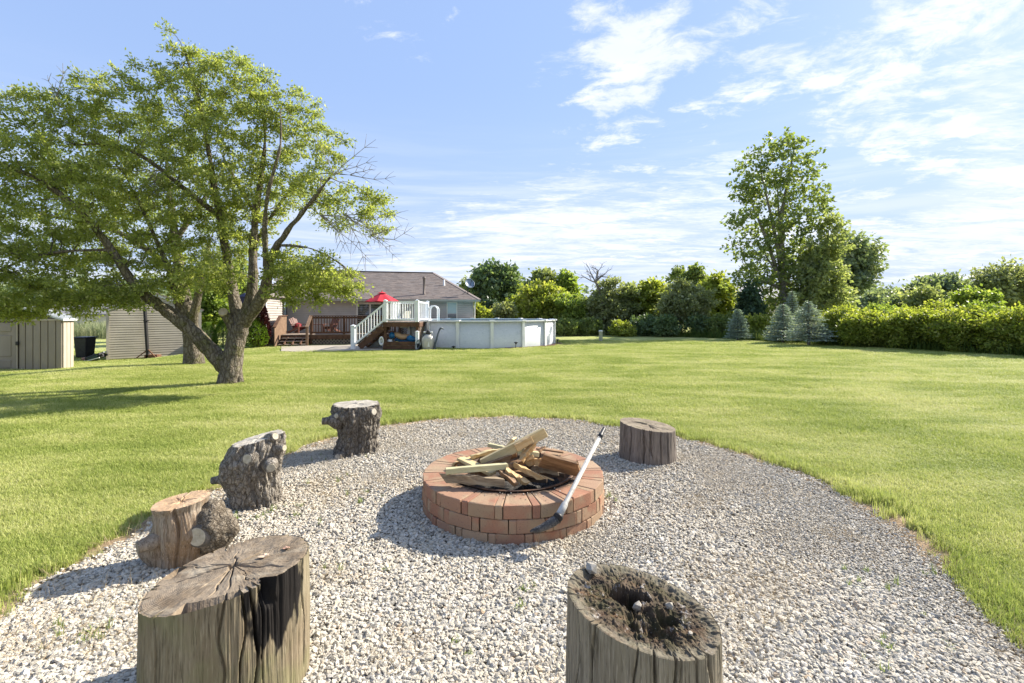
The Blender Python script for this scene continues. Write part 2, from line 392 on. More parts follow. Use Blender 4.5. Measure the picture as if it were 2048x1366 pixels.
def gravel_bed_mat():
    m = bpy.data.materials.new('gravel_bed'); m.use_nodes = True; T = NT(m.node_tree); T.n.clear()
    co = T.node('ShaderNodeTexCoord').outputs['Object']
    v = T.node('ShaderNodeTexVoronoi'); T.put(v.inputs['Vector'], co); v.inputs['Scale'].default_value = 70
    r = T.node('ShaderNodeSeparateColor'); T.put(r.inputs[0], v.outputs['Color'])
    c = T.ramp(r.outputs[0], [(0, (.14, .12, .09)), (.4, (.36, .31, .235)), (.75, (.52, .455, .36)), (1, (.64, .59, .51))])
    c = T.mix(T.smooth(T.noise(co, 3, 4), .5, .72), c, (.34, .27, .18))
    bs = T.node('ShaderNodeBsdfPrincipled'); T.put(bs.inputs['Base Color'], c); bs.inputs['Roughness'].default_value = .95
    bp = T.node('ShaderNodeBump'); bp.inputs['Strength'].default_value = 1; bp.inputs['Distance'].default_value = .012
    T.put(bp.inputs['Height'], T.math('SUBTRACT', 1, v.outputs['Distance'])); T.put(bs.inputs['Normal'], bp.outputs[0])
    o = T.node('ShaderNodeOutputMaterial'); T.l.new(bs.outputs[0], o.inputs[0]); return m

def spread_axis(lo, hi, near, step, grow=1.22):
    a = [0.0]; d = step
    while a[-1] < hi: a.append(a[-1]+d); d = step if a[-1] < near else d*grow
    b = [0.0]; d = step
    while b[-1] > lo: b.append(b[-1]-d); d = step if -b[-1] < near else d*grow
    return np.array(sorted(set(a+b)))
xs = spread_axis(-900, 900, 26, .6); ys = spread_axis(-60, 1500, 30, .6)
XX, YY = np.meshgrid(xs, ys); ZZ = gz(XX, YY)
nx, ny = len(xs), len(ys)
ii = (np.arange(ny-1)[:, None]*nx+np.arange(nx-1)[None, :]).ravel()
o = link('lawn', raw_mesh('lawn', np.stack([XX, YY, ZZ], -1).reshape(-1, 3), np.stack([ii, ii+1, ii+nx+1, ii+nx], 1), lawn_mat(), True))
o['kind'] = 'structure'

# gravel outline, traced on the ground and closed behind the camera
_pts = [(0, 1245), (130, 1150), (262, 1076), (400, 1005), (505, 950), (590, 905), (690, 872), (790, 852), (900, 840), (1010, 836), (1120, 840), (1230, 854), (1360, 876),
        (1490, 912), (1610, 955), (1730, 1012), (1830, 1080), (1930, 1170), (2048, 1296)]
GP = [G(*p) for p in _pts]+[V(2.2, 1.6, 0), V(1.7, .9, 0), V(.9, .45, 0), V(-.3, .3, 0), V(-1.5, .6, 0), V(-2.3, 1.3, 0)]
def catmull(P, n):
    out = []
    for i in range(len(P)):
        p0, p1, p2, p3 = P[i-1], P[i], P[(i+1) % len(P)], P[(i+2) % len(P)]
        for k in range(n):
            t = k/n; out.append(.5*((2*p1)+(p2-p0)*t+(2*p0-5*p1+4*p2-p3)*t*t+(3*p1-p0-3*p2+p3)*t**3))
    return out
EDGE = catmull(GP, 8)
EXY = np.array([(p.x, p.y) for p in EDGE])
def edge_dist(x, y):
    """signed distance to the gravel outline, + inside"""
    x = np.asarray(x, float); y = np.asarray(y, float); d = np.full(x.shape, 1e9); ins = np.zeros(x.shape, bool)
    n = len(EXY)
    for i in range(n):
        ax, ay = EXY[i]; bx, by = EXY[(i+1) % n]
        ex, ey = bx-ax, by-ay
        t = np.clip(((x-ax)*ex+(y-ay)*ey)/(ex*ex+ey*ey+1e-12), 0, 1)
        d = np.minimum(d, np.hypot(x-ax-t*ex, y-ay-t*ey))
        c = ((ay > y) != (by > y)) & (x < (bx-ax)*(y-ay)/(by-ay+1e-12)+ax)
        ins ^= c
    return np.where(ins, d, -d)
def rim_noise(x, y): return .055*fbm(np.asarray(x)*2.2, np.asarray(y)*2.2, 0, 4)+.03*vnoise(np.asarray(x)*13, np.asarray(y)*13)
cen = V(.05, 3.4, 0)
vs = [cen+V(0, 0, .004)]; ring = []
for p in EDGE:
    k = float(rim_noise(p.x, p.y)); d = (p-cen).normalized(); q = p+d*(k+.02); vs.append(V(q.x, q.y, .004))
n = len(EDGE)
o = obj('gravel_ground', vs, [(0, 1+i, 1+(i+1) % n) for i in range(n)], gravel_bed_mat()); o['kind'] = 'structure'
# band of bare earth and dead grass where lawn meets gravel
vs = []
for p in EDGE:
    d = (p-cen).normalized(); w = .07+.16*max(0, float(fbm(p.x*1.9+4, p.y*1.9, 11, 3))+(.25 if p.x > .8 else 0))
    a = p-d*w*1.1; b = p+d*w*.7; vs += [V(a.x, a.y, .008), V(b.x, b.y, .008)]
o = obj('bare_earth', vs, [(2*i, 2*i+1, (2*i+3) % (2*n), (2*i+2) % (2*n)) for i in range(n)],
        mat('bare_earth', (.25, .17, .10), (.38, .285, .18), (.15, .10, .055), scale=14, rough=1, bump=1.0, bscale=60)); o['kind'] = 'structure'

# ---------------------------------------------------------------- scattering by geometry nodes
def scatter(name, pts, rot, scl, idx, protos, kindlabel=None):
    me = bpy.data.meshes.new(name); me.vertices.add(len(pts)); me.vertices.foreach_set('co', np.asarray(pts, np.float32).ravel())
    a = me.attributes.new('rot', 'FLOAT_VECTOR', 'POINT'); a.data.foreach_set('vector', np.asarray(rot, np.float32).ravel())
    a = me.attributes.new('scl', 'FLOAT_VECTOR', 'POINT'); a.data.foreach_set('vector', np.asarray(scl, np.float32).ravel())
    a = me.attributes.new('idx', 'INT', 'POINT'); a.data.foreach_set('value', np.asarray(idx, np.int32))
    o = bpy.data.objects.new(name, me); COL.objects.link(o)
    c = bpy.data.collections.new(name+'_kinds')
    for k, pm in enumerate(protos):
        po = bpy.data.objects.new('%s_kind_%02d' % (name, k), pm); c.objects.link(po)
    g = bpy.data.node_groups.new(name+'_scatter', 'GeometryNodeTree'); T = NT(g)
    g.interface.new_socket('Geometry', in_out='INPUT', socket_type='NodeSocketGeometry')
    g.interface.new_socket('Geometry', in_out='OUTPUT', socket_type='NodeSocketGeometry')
    gi = T.node('NodeGroupInput'); go = T.node('NodeGroupOutput')
    ci = T.node('GeometryNodeCollectionInfo'); ci.inputs[0].default_value = c; ci.inputs['Separate Children'].default_value = True; ci.inputs['Reset Children'].default_value = True
    ip = T.node('GeometryNodeInstanceOnPoints'); ip.inputs['Pick Instance'].default_value = True
    def na(nm, ty):
        q = T.node('GeometryNodeInputNamedAttribute', data_type=ty); q.inputs[0].default_value = nm; return q.outputs[0]
    T.l.new(gi.outputs[0], ip.inputs['Points']); T.l.new(ci.outputs[0], ip.inputs['Instance'])
    T.l.new(na('rot', 'FLOAT_VECTOR'), ip.inputs['Rotation']); T.l.new(na('scl', 'FLOAT_VECTOR'), ip.inputs['Scale']); T.l.new(na('idx', 'INT'), ip.inputs['Instance Index'])
    T.l.new(ip.outputs[0], go.inputs[0])
    md = o.modifiers.new('scatter', 'NODES'); md.node_group = g
    o['kind'] = 'stuff'
    return o

def blades(nb, spread, hmin, hmax, w, bend, seed, mt, upright=.35, seg=2):
    r = random.Random(seed); vs = []; fs = []
    for _ in range(nb):
        a = r.uniform(0, 2*PI); d = spread*math.sqrt(r.random()); x, y = d*math.cos(a), d*math.sin(a)
        h = r.uniform(hmin, hmax); yaw = r.uniform(0, 2*PI); lean = r.uniform(.1, bend)
        dx, dy = math.cos(yaw), math.sin(yaw); sx, sy = -dy*w/2, dx*w/2
        tw = r.uniform(-.6, .6); sx, sy = sx*math.cos(tw)-sy*math.sin(tw), sx*math.sin(tw)+sy*math.cos(tw)
        b = len(vs)
        vs += [(x-sx, y-sy, -.005), (x+sx, y+sy, -.005)]
        if seg == 2:
            m1 = lean*.3*h; vs += [(x+dx*m1-sx*.8, y+dy*m1-sy*.8, h*.6), (x+dx*m1+sx*.8, y+dy*m1+sy*.8, h*.6)]
            vs += [(x+dx*lean*h, y+dy*lean*h, h*(1-.25*lean))]
            fs += [(b, b+1, b+3), (b, b+3, b+2), (b+2, b+3, b+4)]
        else:
            vs += [(x+dx*lean*h, y+dy*lean*h, h)]; fs += [(b, b+1, b+2)]
    return raw_mesh('grass_tuft', vs, fs, mt)

def grass_mat(name, cols, trans=.4):
    m = bpy.data.materials.new(name); m.use_nodes = True; T = NT(m.node_tree); T.n.clear()
    g = T.node('ShaderNodeNewGeometry'); oi = T.node('ShaderNodeObjectInfo')
    n = T.noise(oi.outputs['Location'], .5, 4, .6); n2 = T.noise(T.mapping(oi.outputs['Location'], (0, 0, 0), (0, 0, .15), (.35, 1.5, 1)), 1.2, 4, .6)
    f = T.math('ADD', T.math('MULTIPLY', g.outputs['Random Per Island'], .46), T.math('ADD', T.math('MULTIPLY', oi.outputs['Random'], .12), T.math('MULTIPLY', T.smooth(T.math('ADD', T.math('MULTIPLY', n, .5), T.math('MULTIPLY', n2, .5)), .38, .62), .42)))
    c = T.ramp(f, [(i/(len(cols)-1), q) for i, q in enumerate(cols)])
    bs = T.node('ShaderNodeBsdfPrincipled'); T.put(bs.inputs['Base Color'], c); bs.inputs['Roughness'].default_value = .6; bs.inputs['Specular IOR Level'].default_value = .25
    tr = T.node('ShaderNodeBsdfTranslucent'); T.put(tr.inputs[0], c)
    mx = T.node('ShaderNodeMixShader'); mx.inputs[0].default_value = trans
    T.l.new(bs.outputs[0], mx.inputs[1]); T.l.new(tr.outputs[0], mx.inputs[2])
    o = T.node('ShaderNodeOutputMaterial'); T.l.new(mx.outputs[0], o.inputs[0]); return m
M['grass'] = grass_mat('lawn_blade', [(.165, .235, .04), (.28, .35, .07), (.42, .465, .125), (.56, .57, .22), (.68, .64, .36)])
protos = [blades(26, .055, .022, .05, .0042, .9, s, M['grass']) for s in range(4)]+[blades(22, .06, .03, .065, .0045, 1.1, 9, M['grass'])]
def sample_wedge(n, y0, y1, power, half=1.35, side=0):
    """points in front of the camera, denser near; half = lateral reach per metre of depth"""
    u = NR.rand(n); e = 1-power+1
    if abs(e) < 1e-6: Y = y0*(y1/y0)**u
    else: Y = (y0**e+u*(y1**e-y0**e))**(1/e)
    X = (NR.rand(n)*2-1)*(half*Y+side)
    return X, Y
X, Y = sample_wedge(260000, 1.2, 26, 1.95, 1.25, 2.2)
d = edge_dist(X, Y)+rim_noise(X, Y)
k = d < -.0
bare_ = fbm(X*1.9+4, Y*1.9, 11, 3)+(X > .8)*.25
keep = k & (NR.rand(len(X)) < np.where(d > -.06, .6, 1.0)) & ~((d > -.05-.13*np.clip(bare_, 0, 1)) & (bare_ > 0) & (NR.rand(len(X)) < .88))
blk = lambda px, py, r_: (np.hypot(X-G(px, py).x, Y-G(px, py).y) > r_)
keep &= ~((Y > 18.4) & (X < -3.6) & (X > -9.5) & (Y > 18.9))
X, Y, d = X[keep], Y[keep], d[keep]
n = len(X)
sz = (.75+.5*NR.rand(n))*np.clip((Y/5.0)**.55, .8, 2.6)
sh = (.8+.5*NR.rand(n))*np.where(d > -.22, 1.35, 1.0)*np.clip(1.0+.35*fbm(X*.9, Y*.9, 5, 3), .7, 1.4)*np.clip((Y/6)**.15, 1, 1.25)
scatter('grass', np.stack([X, Y, gz(X, Y)+.002], 1), np.stack([np.zeros(n), np.zeros(n), NR.rand(n)*6.28], 1), np.stack([sz, sz, sh], 1),
        np.where(d > -.25, NR.randint(0, 5, n), NR.randint(0, 4, n)), protos)

# stones
def stone_mesh(seed, flat):
    r = np.random.RandomState(seed); bm = bmesh.new(); bmesh.ops.create_icosphere(bm, subdivisions=1, radius=1)
    nrm = r.randn(7, 3); nrm /= np.linalg.norm(nrm, axis=1)[:, None]; cut = r.uniform(.55, .85, 7)
    for v in bm.verts:
        p = np.array(v.co)
        for q, c in zip(nrm, cut):
            s_ = p@q
            if s_ > c: p = p-q*(s_-c)
        p = p*(1+.08*r.randn())
        v.co = (p[0], p[1]*r.uniform(.72, .8), p[2]*flat)
    me = bpy.data.meshes.new('stone'); bm.to_mesh(me); bm.free(); me.materials.append(M['stone']); return me
def stone_mat():
    m = bpy.data.materials.new('limestone_chip'); m.use_nodes = True; T = NT(m.node_tree); T.n.clear()
    oi = T.node('ShaderNodeObjectInfo'); co = T.node('ShaderNodeTexCoord').outputs['Object']
    c = T.ramp(oi.outputs['Random'], [(0, (.19, .18, .16)), (.10, (.30, .285, .255)), (.25, (.41, .375, .305)), (.45, (.51, .46, .37)), (.65, (.60, .545, .445)), (.8, (.44, .42, .385)), (.9, (.68, .635, .555)), (1, (.42, .31, .20))])
    big = T.noise(oi.outputs['Location'], .9, 3)
    c = T.mix(T.math('MULTIPLY', T.smooth(big, .4, .65), .45), c, (.50, .43, .325))
    c = T.mix(T.math('MULTIPLY', T.smooth(T.noise(co, 2.2, 4), .4, .7), .35), c, (.62, .57, .485))
    bs = T.node('ShaderNodeBsdfPrincipled'); T.put(bs.inputs['Base Color'], c); bs.inputs['Roughness'].default_value = .9; bs.inputs['Specular IOR Level'].default_value = .2
    bp = T.node('ShaderNodeBump'); bp.inputs['Strength'].default_value = .35; bp.inputs['Distance'].default_value = .2
    T.put(bp.inputs['Height'], T.noise(co, 4, 4)); T.put(bs.inputs['Normal'], bp.outputs[0])
    o = T.node('ShaderNodeOutputMaterial'); T.l.new(bs.outputs[0], o.inputs[0]); return m
M['stone'] = stone_mat()
stones = [stone_mesh(s, f) for s, f in ((1, .55), (2, .45), (3, .62), (4, .5), (5, .4), (6, .66), (7, .5), (8, .58))]
X, Y = sample_wedge(640000, 1.0, 7.4, 1.2, 1.25)
d = edge_dist(X, Y)+rim_noise(X, Y)
keep = (d > -.02) & (np.hypot(X-.01, Y-3.88) > .70)
keep &= (NR.rand(len(X)) < np.clip(.35+d*6, 0, 1))
X, Y, d = X[keep], Y[keep], d[keep]; n = len(X)
fine = sstep(.05, .55, fbm(X*.8+3, Y*.8, 9, 3)+.9*np.exp(-((X-.55)**2+(Y-3.1)**2)/.25)-.25)     # patches of finer tan pea gravel
s = (.0098+.0115*NR.rand(n)**2.4)*(1-.40*fine)*np.clip(1.0-.05*(Y-2), .78, 1.05)
s *= np.where(NR.rand(n) > .985, 1.5, 1)
keep = NR.rand(n) < np.clip(.62+.38*fine, 0, 1)
X, Y, s = X[keep], Y[keep], s[keep]; n = len(X)
hump = .012+.012*fbm(X*1.3, Y*1.3, 1, 3)
zz = .006+hump*.4+NR.rand(n)*.014
scatter('gravel', np.stack([X, Y, zz], 1), np.stack([NR.randn(n)*.30, NR.randn(n)*.30, NR.rand(n)*6.28], 1),
        np.stack([s*(.85+.5*NR.rand(n)), s*(.8+.3*NR.rand(n)), s], 1), NR.randint(0, 8, n), stones)
print('stones', n)

# weeds and straw in the gravel
wg = grass_mat('weed_leaf', [(.12, .18, .035), (.20, .27, .06), (.30, .34, .12)])
straw = grass_mat('straw', [(.34, .25, .14), (.48, .38, .23), (.24, .17, .09)], .1)
wp = [blades(14, .03, .02, .06, .006, 1.6, 31, wg), blades(9, .02, .04, .10, .005, .9, 33, wg)]
wx, wy = [], []
for px, py, c, sp in ((700, 1010, 14, .15), (520, 1035, 16, .10), (470, 1060, 22, .16), (555, 1030, 14, .1), (780, 1150, 3, .05), (640, 920, 10, .08), (725, 915, 10, .07), (1015, 1190, 4, .05), (1075, 1172, 4, .04), (1010, 1215, 3, .04),
                      (1220, 1000, 8, .06), (210, 1290, 14, .12), (110, 1270, 6, .08), (640, 1140, 8, .1), (930, 1310, 6, .07), (1720, 1150, 8, .12), (1740, 1180, 5, .06), (1800, 1200, 6, .1), (1840, 1250, 5, .1), (1700, 1290, 5, .1), (1740, 1338, 6, .03), (1900, 1310, 6, .04),
                      (80, 1290, 8, .12), (400, 1120, 10, .1), (300, 1010, 10, .08), (1850, 1150, 6, .05), (610, 960, 8, .2), (590, 1060, 6, .15)):
    q = G(px, py)
    for _ in range((c+1)//3): wx.append(q.x+NR.randn()*sp); wy.append(q.y+NR.randn()*sp*.7)
n = len(wx)
scatter('weeds', np.stack([wx, wy, np.full(n, .012)], 1), np.stack([NR.randn(n)*.1, NR.randn(n)*.1, NR.rand(n)*6.28], 1), np.repeat((.45+.5*NR.rand(n))[:, None], 3, 1), NR.randint(0, 2, n), wp)
sp_ = [blades(5, .05, .05, .13, .0022, 3.5, s_, straw) for s_ in (41, 42)]
X, Y = sample_wedge(26000, 1.2, 7.2, 1.3, 1.25); d = edge_dist(X, Y)
keep = (d > -.1) & (np.hypot(X, Y-3.88) > .75) & ((fbm(X*1.8, Y*1.8, 7, 4) > .40) | ((d < .14) & (NR.rand(len(X)) < .8)))
X, Y = X[keep], Y[keep]; n = len(X)
scatter('dead_grass', np.stack([X, Y, np.full(n, .02)], 1), np.stack([1.35+NR.randn(n)*.1, NR.randn(n)*.2, NR.rand(n)*6.28], 1), np.repeat((.4+.5*NR.rand(n))[:, None], 3, 1), NR.randint(0, 2, n), sp_)
# ---------------------------------------------------------------- wood materials for logs
def log_side_mat(name, c1, c2, c3, green=None, char=None):
    m = bpy.data.materials.new(name); m.use_nodes = True; T = NT(m.node_tree); T.n.clear()
    co = T.node('ShaderNodeTexCoord').outputs['Object']
    g = T.noise(T.mapping(co, (0, 0, 0), (0, 0, 0), (1, 1, .07)), 38, 6, .7, .3)
    b = T.noise(T.mapping(co, (0, 0, 0), (0, 0, 0), (1, 1, .35)), 5, 4, .6)
    f = T.noise(T.mapping(co, (0, 0, 0), (0, 0, 0), (1, 1, .05)), 120, 4, .7)
    c = T.mix(T.smooth(g, .32, .66), c1, c2); c = T.mix(T.math('MULTIPLY', T.smooth(b, .42, .66), .7), c, c3)
    c = T.mix(T.math('MULTIPLY', T.smooth(f, .50, .66), .75), c, (c1[0]*.38, c1[1]*.36, c1[2]*.34))
    f2 = T.noise(T.mapping(co, (4, 1, 0), (0, 0, 0), (1, 1, .04)), 210, 3, .7); c = T.mix(T.math('MULTIPLY', T.smooth(f2, .52, .68), .5), c, (min(1, c2[0]*1.5), min(1, c2[1]*1.5), min(1, c2[2]*1.55)))
    if green: c = T.mix(T.math('MULTIPLY', T.smooth(T.noise(co, 4, 4), .45, .68), .55), c, green)
    if char:
        # charred patch: a real burn mark at one place of the log
        (cx, cy, cz), rr = char
        dv = T.node('ShaderNodeVectorMath', operation='DISTANCE'); T.put(dv.inputs[0], T.mapping(co, (0, 0, 0), (0, 0, 0), (1, 1, .55))); dv.inputs[1].default_value = (cx, cy, cz*.55)
        w = T.math('ADD', dv.outputs['Value'], T.math('MULTIPLY', T.math('SUBTRACT', T.noise(T.mapping(co, (0, 0, 0), (0, 0, 0), (1, 1, .25)), 16, 4), .5), .26))
        c = T.mix(T.smooth(w, rr, rr*.82), c, (.012, .010, .009))
    bs = T.node('ShaderNodeBsdfPrincipled'); T.put(bs.inputs['Base Color'], c); bs.inputs['Roughness'].default_value = .85; bs.inputs['Specular IOR Level'].default_value = .2
    bp = T.node('ShaderNodeBump'); bp.inputs['Strength'].default_value = .55; bp.inputs['Distance'].default_value = .008
    T.put(bp.inputs['Height'], T.math('ADD', g, T.math('MULTIPLY', f, .5))); T.put(bs.inputs['Normal'], bp.outputs[0])
    o = T.node('ShaderNodeOutputMaterial'); T.l.new(bs.outputs[0], o.inputs[0]); return m
def log_top_mat(name, cen, c1, c2, c3, rings=38, mossy=None, dark=.5, rim=None):
    m = bpy.data.materials.new(name); m.use_nodes = True; T = NT(m.node_tree); T.n.clear()
    co = T.node('ShaderNodeTexCoord').outputs['Object']
    rel = T.mapping(co, (-cen[0], -cen[1], 0))
    sx = T.node('ShaderNodeSeparateXYZ'); T.put(sx.inputs[0], rel); x, y, z = sx.outputs
    wob = T.noise(rel, 5, 3)
    rad = T.math('ADD', T.math('SQRT', T.math('ADD', T.math('MULTIPLY', x, x), T.math('MULTIPLY', y, y))), T.math('MULTIPLY', wob, .03))
    ring = T.math('SINE', T.math('MULTIPLY', rad, rings*6.28*4.6))
    ang = T.math('ARCTAN2', y, x)
    cv = T.node('ShaderNodeCombineXYZ'); T.put(cv.inputs[0], T.math('MULTIPLY', ang, 1.0)); T.put(cv.inputs[1], T.math('MULTIPLY', rad, .7)); T.put(cv.inputs[2], 0.0)
    ray = T.noise(cv.outputs[0], 15, 4, .7)
    b = T.noise(co, 7, 5, .65); f = T.noise(co, 90, 4, .7)
    c = T.mix(T.smooth(b, .35, .66), c1, c2)
    c = T.mix(T.math('MULTIPLY', T.smooth(T.noise(T.mapping(co, (3, 0, 0), (0, 0, .5), (1, 2.5, 1)), 5, 4), .48, .7), .8), c, c3)
    c = T.mix(T.math('MULTIPLY', T.smooth(ring, -.1, 1), dark*.20), c, (c1[0]*.4, c1[1]*.38, c1[2]*.36))
    c = T.mix(T.math('MULTIPLY', T.smooth(ray, .58, .72), dark), c, (c1[0]*.35, c1[1]*.33, c1[2]*.3))
    if mossy:
        c = T.mix(T.math('MULTIPLY', T.smooth(T.noise(co, 13, 5, .7), .42, .62), .8), c, mossy)
        c = T.mix(T.math('MULTIPLY', T.smooth(T.noise(T.mapping(co, (5, 1, 0)), 26, 5, .75), .55, .68), .8), c, (.19, .13, .08))
        c = T.mix(T.smooth(T.noise(T.mapping(co, (9, 1, 0)), 15, 5, .8), .58, .66), c, (.34, .31, .28))
    if rim:
        c = T.mix(T.math('MULTIPLY', T.smooth(T.math('ADD', rad, T.math('MULTIPLY', T.noise(co, 14, 5, .7), .09)), .255, .30), .5), c, T.mix(T.smooth(ray, .4, .65), rim, (rim[0]*.45, rim[1]*.43, rim[2]*.4)))
    bs = T.node('ShaderNodeBsdfPrincipled'); T.put(bs.inputs['Base Color'], c); bs.inputs['Roughness'].default_value = .88; bs.inputs['Specular IOR Level'].default_value = .2
    bp = T.node('ShaderNodeBump'); bp.inputs['Strength'].default_value = .6; bp.inputs['Distance'].default_value = .006
    T.put(bp.inputs['Height'], T.math('ADD', T.math('ADD', f, T.math('MULTIPLY', ray, 1.2)), T.math('MULTIPLY', ring, .05))); T.put(bs.inputs['Normal'], bp.outputs[0])
    o = T.node('ShaderNodeOutputMaterial'); T.l.new(bs.outputs[0], o.inputs[0]); return m

def log_piece(name, label, cat, c, prof, tilt, smat, tmat, cracks=14, crack_w=.012, crack_d=.022, rough=.006, barky=0, dome=0, topfn=None, sidefn=None,
              NTH=220, NZ=56, NRD=40, group=None, seed=0, topparts='cut_face', crack_top=.7, offc=(0, 0), plan=None):
    """prof: list of (height fraction, radius, dx, dy); tilt: slopes of the cut face along x and y"""
    r = np.random.RandomState(100+seed)
    t = thing(name, label, cat, (c[0], c[1], 0), group)
    hf = np.array([p[0] for p in prof]); rr = np.array([p[1] for p in prof]); dx = np.array([p[2] for p in prof]); dy = np.array([p[3] for p in prof])
    Ht = c[2]
    th = np.linspace(0, 2*PI, NTH, endpoint=False); u = np.linspace(0, 1, NZ)
    TH, U = np.meshgrid(th, u)
    cth = r.rand(cracks)*2*PI; cw = crack_w*(.5+r.rand(cracks)); cd = crack_d*(.4+.9*r.rand(cracks)); clen = .25+.9*r.rand(cracks)
    def crack(TH, U, R_):
        g = np.zeros_like(TH)
        for k in range(cracks):
            tk = cth[k]+.05*vnoise(U*4+k*9, 0*U, 3.1)*(1)
            d = np.abs((TH-tk+PI) % (2*PI)-PI)*R_
            ext = np.where(U > 1-clen[k], 1.0, np.clip(1-(1-clen[k]-U)*6, 0, 1))
            g = np.maximum(g, cd[k]*np.clip(1.4*(1-d/cw[k]), 0, 1)*ext)
        return g
    rad = np.interp(U, hf, rr)
    if plan is not None: rad = rad*plan(TH)
    X0 = np.cos(TH); Y0 = np.sin(TH)
    w = rough*2.2*fbm(X0*2.2+seed, Y0*2.2, U*1.2, 3)+rough*fbm(X0*9+seed, Y0*9, U*2.0, 3)
    if barky: w = w+barky*(np.abs(fbm(X0*5+seed, Y0*5, U*5*Ht/.5, 4))-.3)+barky*.5*fbm(X0*14, Y0*14, U*14, 3)
    fib = .0016*fbm(TH*22, U*1.1, seed*3.0, 3)+.0012*fbm(TH*60, U*2.2, seed*5.0, 2)
    rad = rad+w*(.45 if not barky else 1)+(0 if barky else fib)-crack(TH, U, rad)
    if sidefn: rad = rad+sidefn(TH, U)
    px = c[0]+np.interp(U, hf, dx)+rad*X0; py = c[1]+np.interp(U, hf, dy)+rad*Y0
    topz = Ht+tilt[0]*(px-c[0]-dx[-1])+tilt[1]*(py-c[1]-dy[-1])
    pz = -.03+(topz+.03)*U
    vs = np.stack([px, py, pz], -1).reshape(-1, 3)
    k = np.arange(NTH); k2 = (k+1) % NTH; fs = []
    for i in range(NZ-1): fs.append(np.stack([i*NTH+k, i*NTH+k2, (i+1)*NTH+k2, (i+1)*NTH+k], 1))
    obj('side', vs, np.concatenate(fs), smat, t, True)
    # cut face: rim shared with the side, shrinking towards the pith
    ox, oy = c[0]+dx[-1]+offc[0], c[1]+dy[-1]+offc[1]
    q = np.linspace(1, 0, NRD)[:, None]; rimx, rimy = px[-1][None, :], py[-1][None, :]
    tx = ox+(rimx-ox)*q; ty = oy+(rimy-oy)*q
    tz = Ht+tilt[0]*(tx-c[0]-dx[-1])+tilt[1]*(ty-c[1]-dy[-1])
    THt = np.broadcast_to(th[None, :], tx.shape); Q = np.broadcast_to(q, tx.shape)
    inner = np.clip((1-Q)*14, 0, 1)
    z = .0035*fbm(tx*18+seed, ty*18, 0, 4)*inner-dome*(1-Q**2)
    rc = np.random.RandomState(7+seed); nc = 16
    for kk in range(nc):
        a = rc.rand()*2*PI; ww = .0035+.003*rc.rand(); ln = .3+.6*rc.rand()
        dd = np.abs((THt-a-.12*vnoise(Q*5+kk*7, 0*Q, 1.7)+PI) % (2*PI)-PI)*Q*rr[-1]
        z = z-crack_top*.016*np.clip(1-dd/ww, 0, 1)*np.clip((ln-Q)*5, 0, 1)*np.clip(Q*25, 0, 1)
    if topfn: z = z+topfn(tx, ty, Q, THt)*inner
    lip = np.where(Q > .985, -.003, 0)
    tz = tz+z+lip
    tz[0] = pz[-1]
    vs = np.stack([tx, ty, tz], -1).reshape(-1, 3); fs = []
    for i in range(NRD-1): fs.append(np.stack([i*NTH+k, i*NTH+k2, (i+1)*NTH+k2, (i+1)*NTH+k], 1))
    obj(topparts, vs, np.concatenate(fs), tmat, t, True)
    return t
def knot(t, p, d, r, L, smat, fmat, flare=1.6, back=.06):
    """sawn branch stub: flared collar, short cylinder, pale cut face"""
    p, d = Vector(p), Vector(d).normalized(); m = MB(); n = 20
    prof = [(r*flare, -back), (r*flare*.93, -back*.3), (r*1.12, L*.4), (r*1.0, L*.92), (r*.9, L)]
    m.lathe(p, prof, n, d)
    rr = np.random.RandomState(int(abs(p.x*1000)) % 999)
    for v in m.v:
        q = v*17; a = float(fbm(q.x, q.y, q.z, 3)); v += (v-p-d*(v-p).dot(d)).normalized()*a*r*.13
    k = m.build('knot', smat, t, True)
    f = MB(); f.lathe(p+d*(L-.001), [(r*.88, 0), (r*.82, .003), (r*.3, .0035), (.001, .002)], n, d)
    f.build('cut_face', fmat, k, False)

LG = (.20, .175, .145); LG2 = (.36, .325, .275)
# log seat on the right
c = (1.433, 5.075, .36)
s1 = log_side_mat('grey_log_side', (.115, .095, .078), (.225, .19, .16), (.165, .14, .12))
t1 = log_top_mat('grey_log_top', (0, 0), (.17, .135, .10), (.26, .215, .16), (.12, .11, .06))
log_piece('log_seat', 'short grey upright log standing on the gravel right behind the brick fire pit', 'log seat', c, [(0, .288, 0, 0), (.1, .292, 0, 0), (.5, .286, 0, 0), (1, .283, 0, 0)], (-.12, .02), s1, t1,
          cracks=26, crack_w=.007, crack_d=.03, rough=.003, seed=1, NTH=420, group='wooden seats round the fire pit',
          topfn=lambda x, y, Q, A: -.05*np.clip(1-np.hypot((x-1.37)*1.0+(y-5.12)*.6, (y-5.12)*2.4)/.07, 0, 1)**.5)
# gnarled stump at the back
kb = bark_mat('rough_bark', (.15, .13, .11), (.27, .245, .21), (.38, .35, .31), 30, (1, 1, .5), .010)
kf = mat('grey_cut_wood', (.30, .27, .22), (.42, .38, .31), scale=30, rough=.85, bump=.4)
kt = log_top_mat('grey_stump_top', (0, 0), (.33, .30, .25), (.43, .39, .33), (.27, .24, .2), dark=.4)
c = (-1.73, 5.32, .535)
t = log_piece('tree_stump', 'dark gnarled stump with a snout-like knot, nearest the tree at the back of the gravel', 'stump', c, [(0, .27, .0, 0), (.12, .235, .0, 0), (.35, .205, .02, 0), (.6, .22, .03, 0), (.85, .262, .01, 0), (1, .238, .015, 0)],
              (.0, .0), kb, kt, cracks=6, crack_w=.02, crack_d=.03, rough=.012, barky=.026, seed=2, group='wooden seats round the fire pit')
knot(t, (-1.92, 5.12, .39), (-.9, -.42, .05), .035, .10, kb, kf, 2.6, .09)
knot(t, (-1.84, 5.10, .45), (-.35, -.9, .1), .03, .04, kb, kf, 1.8)
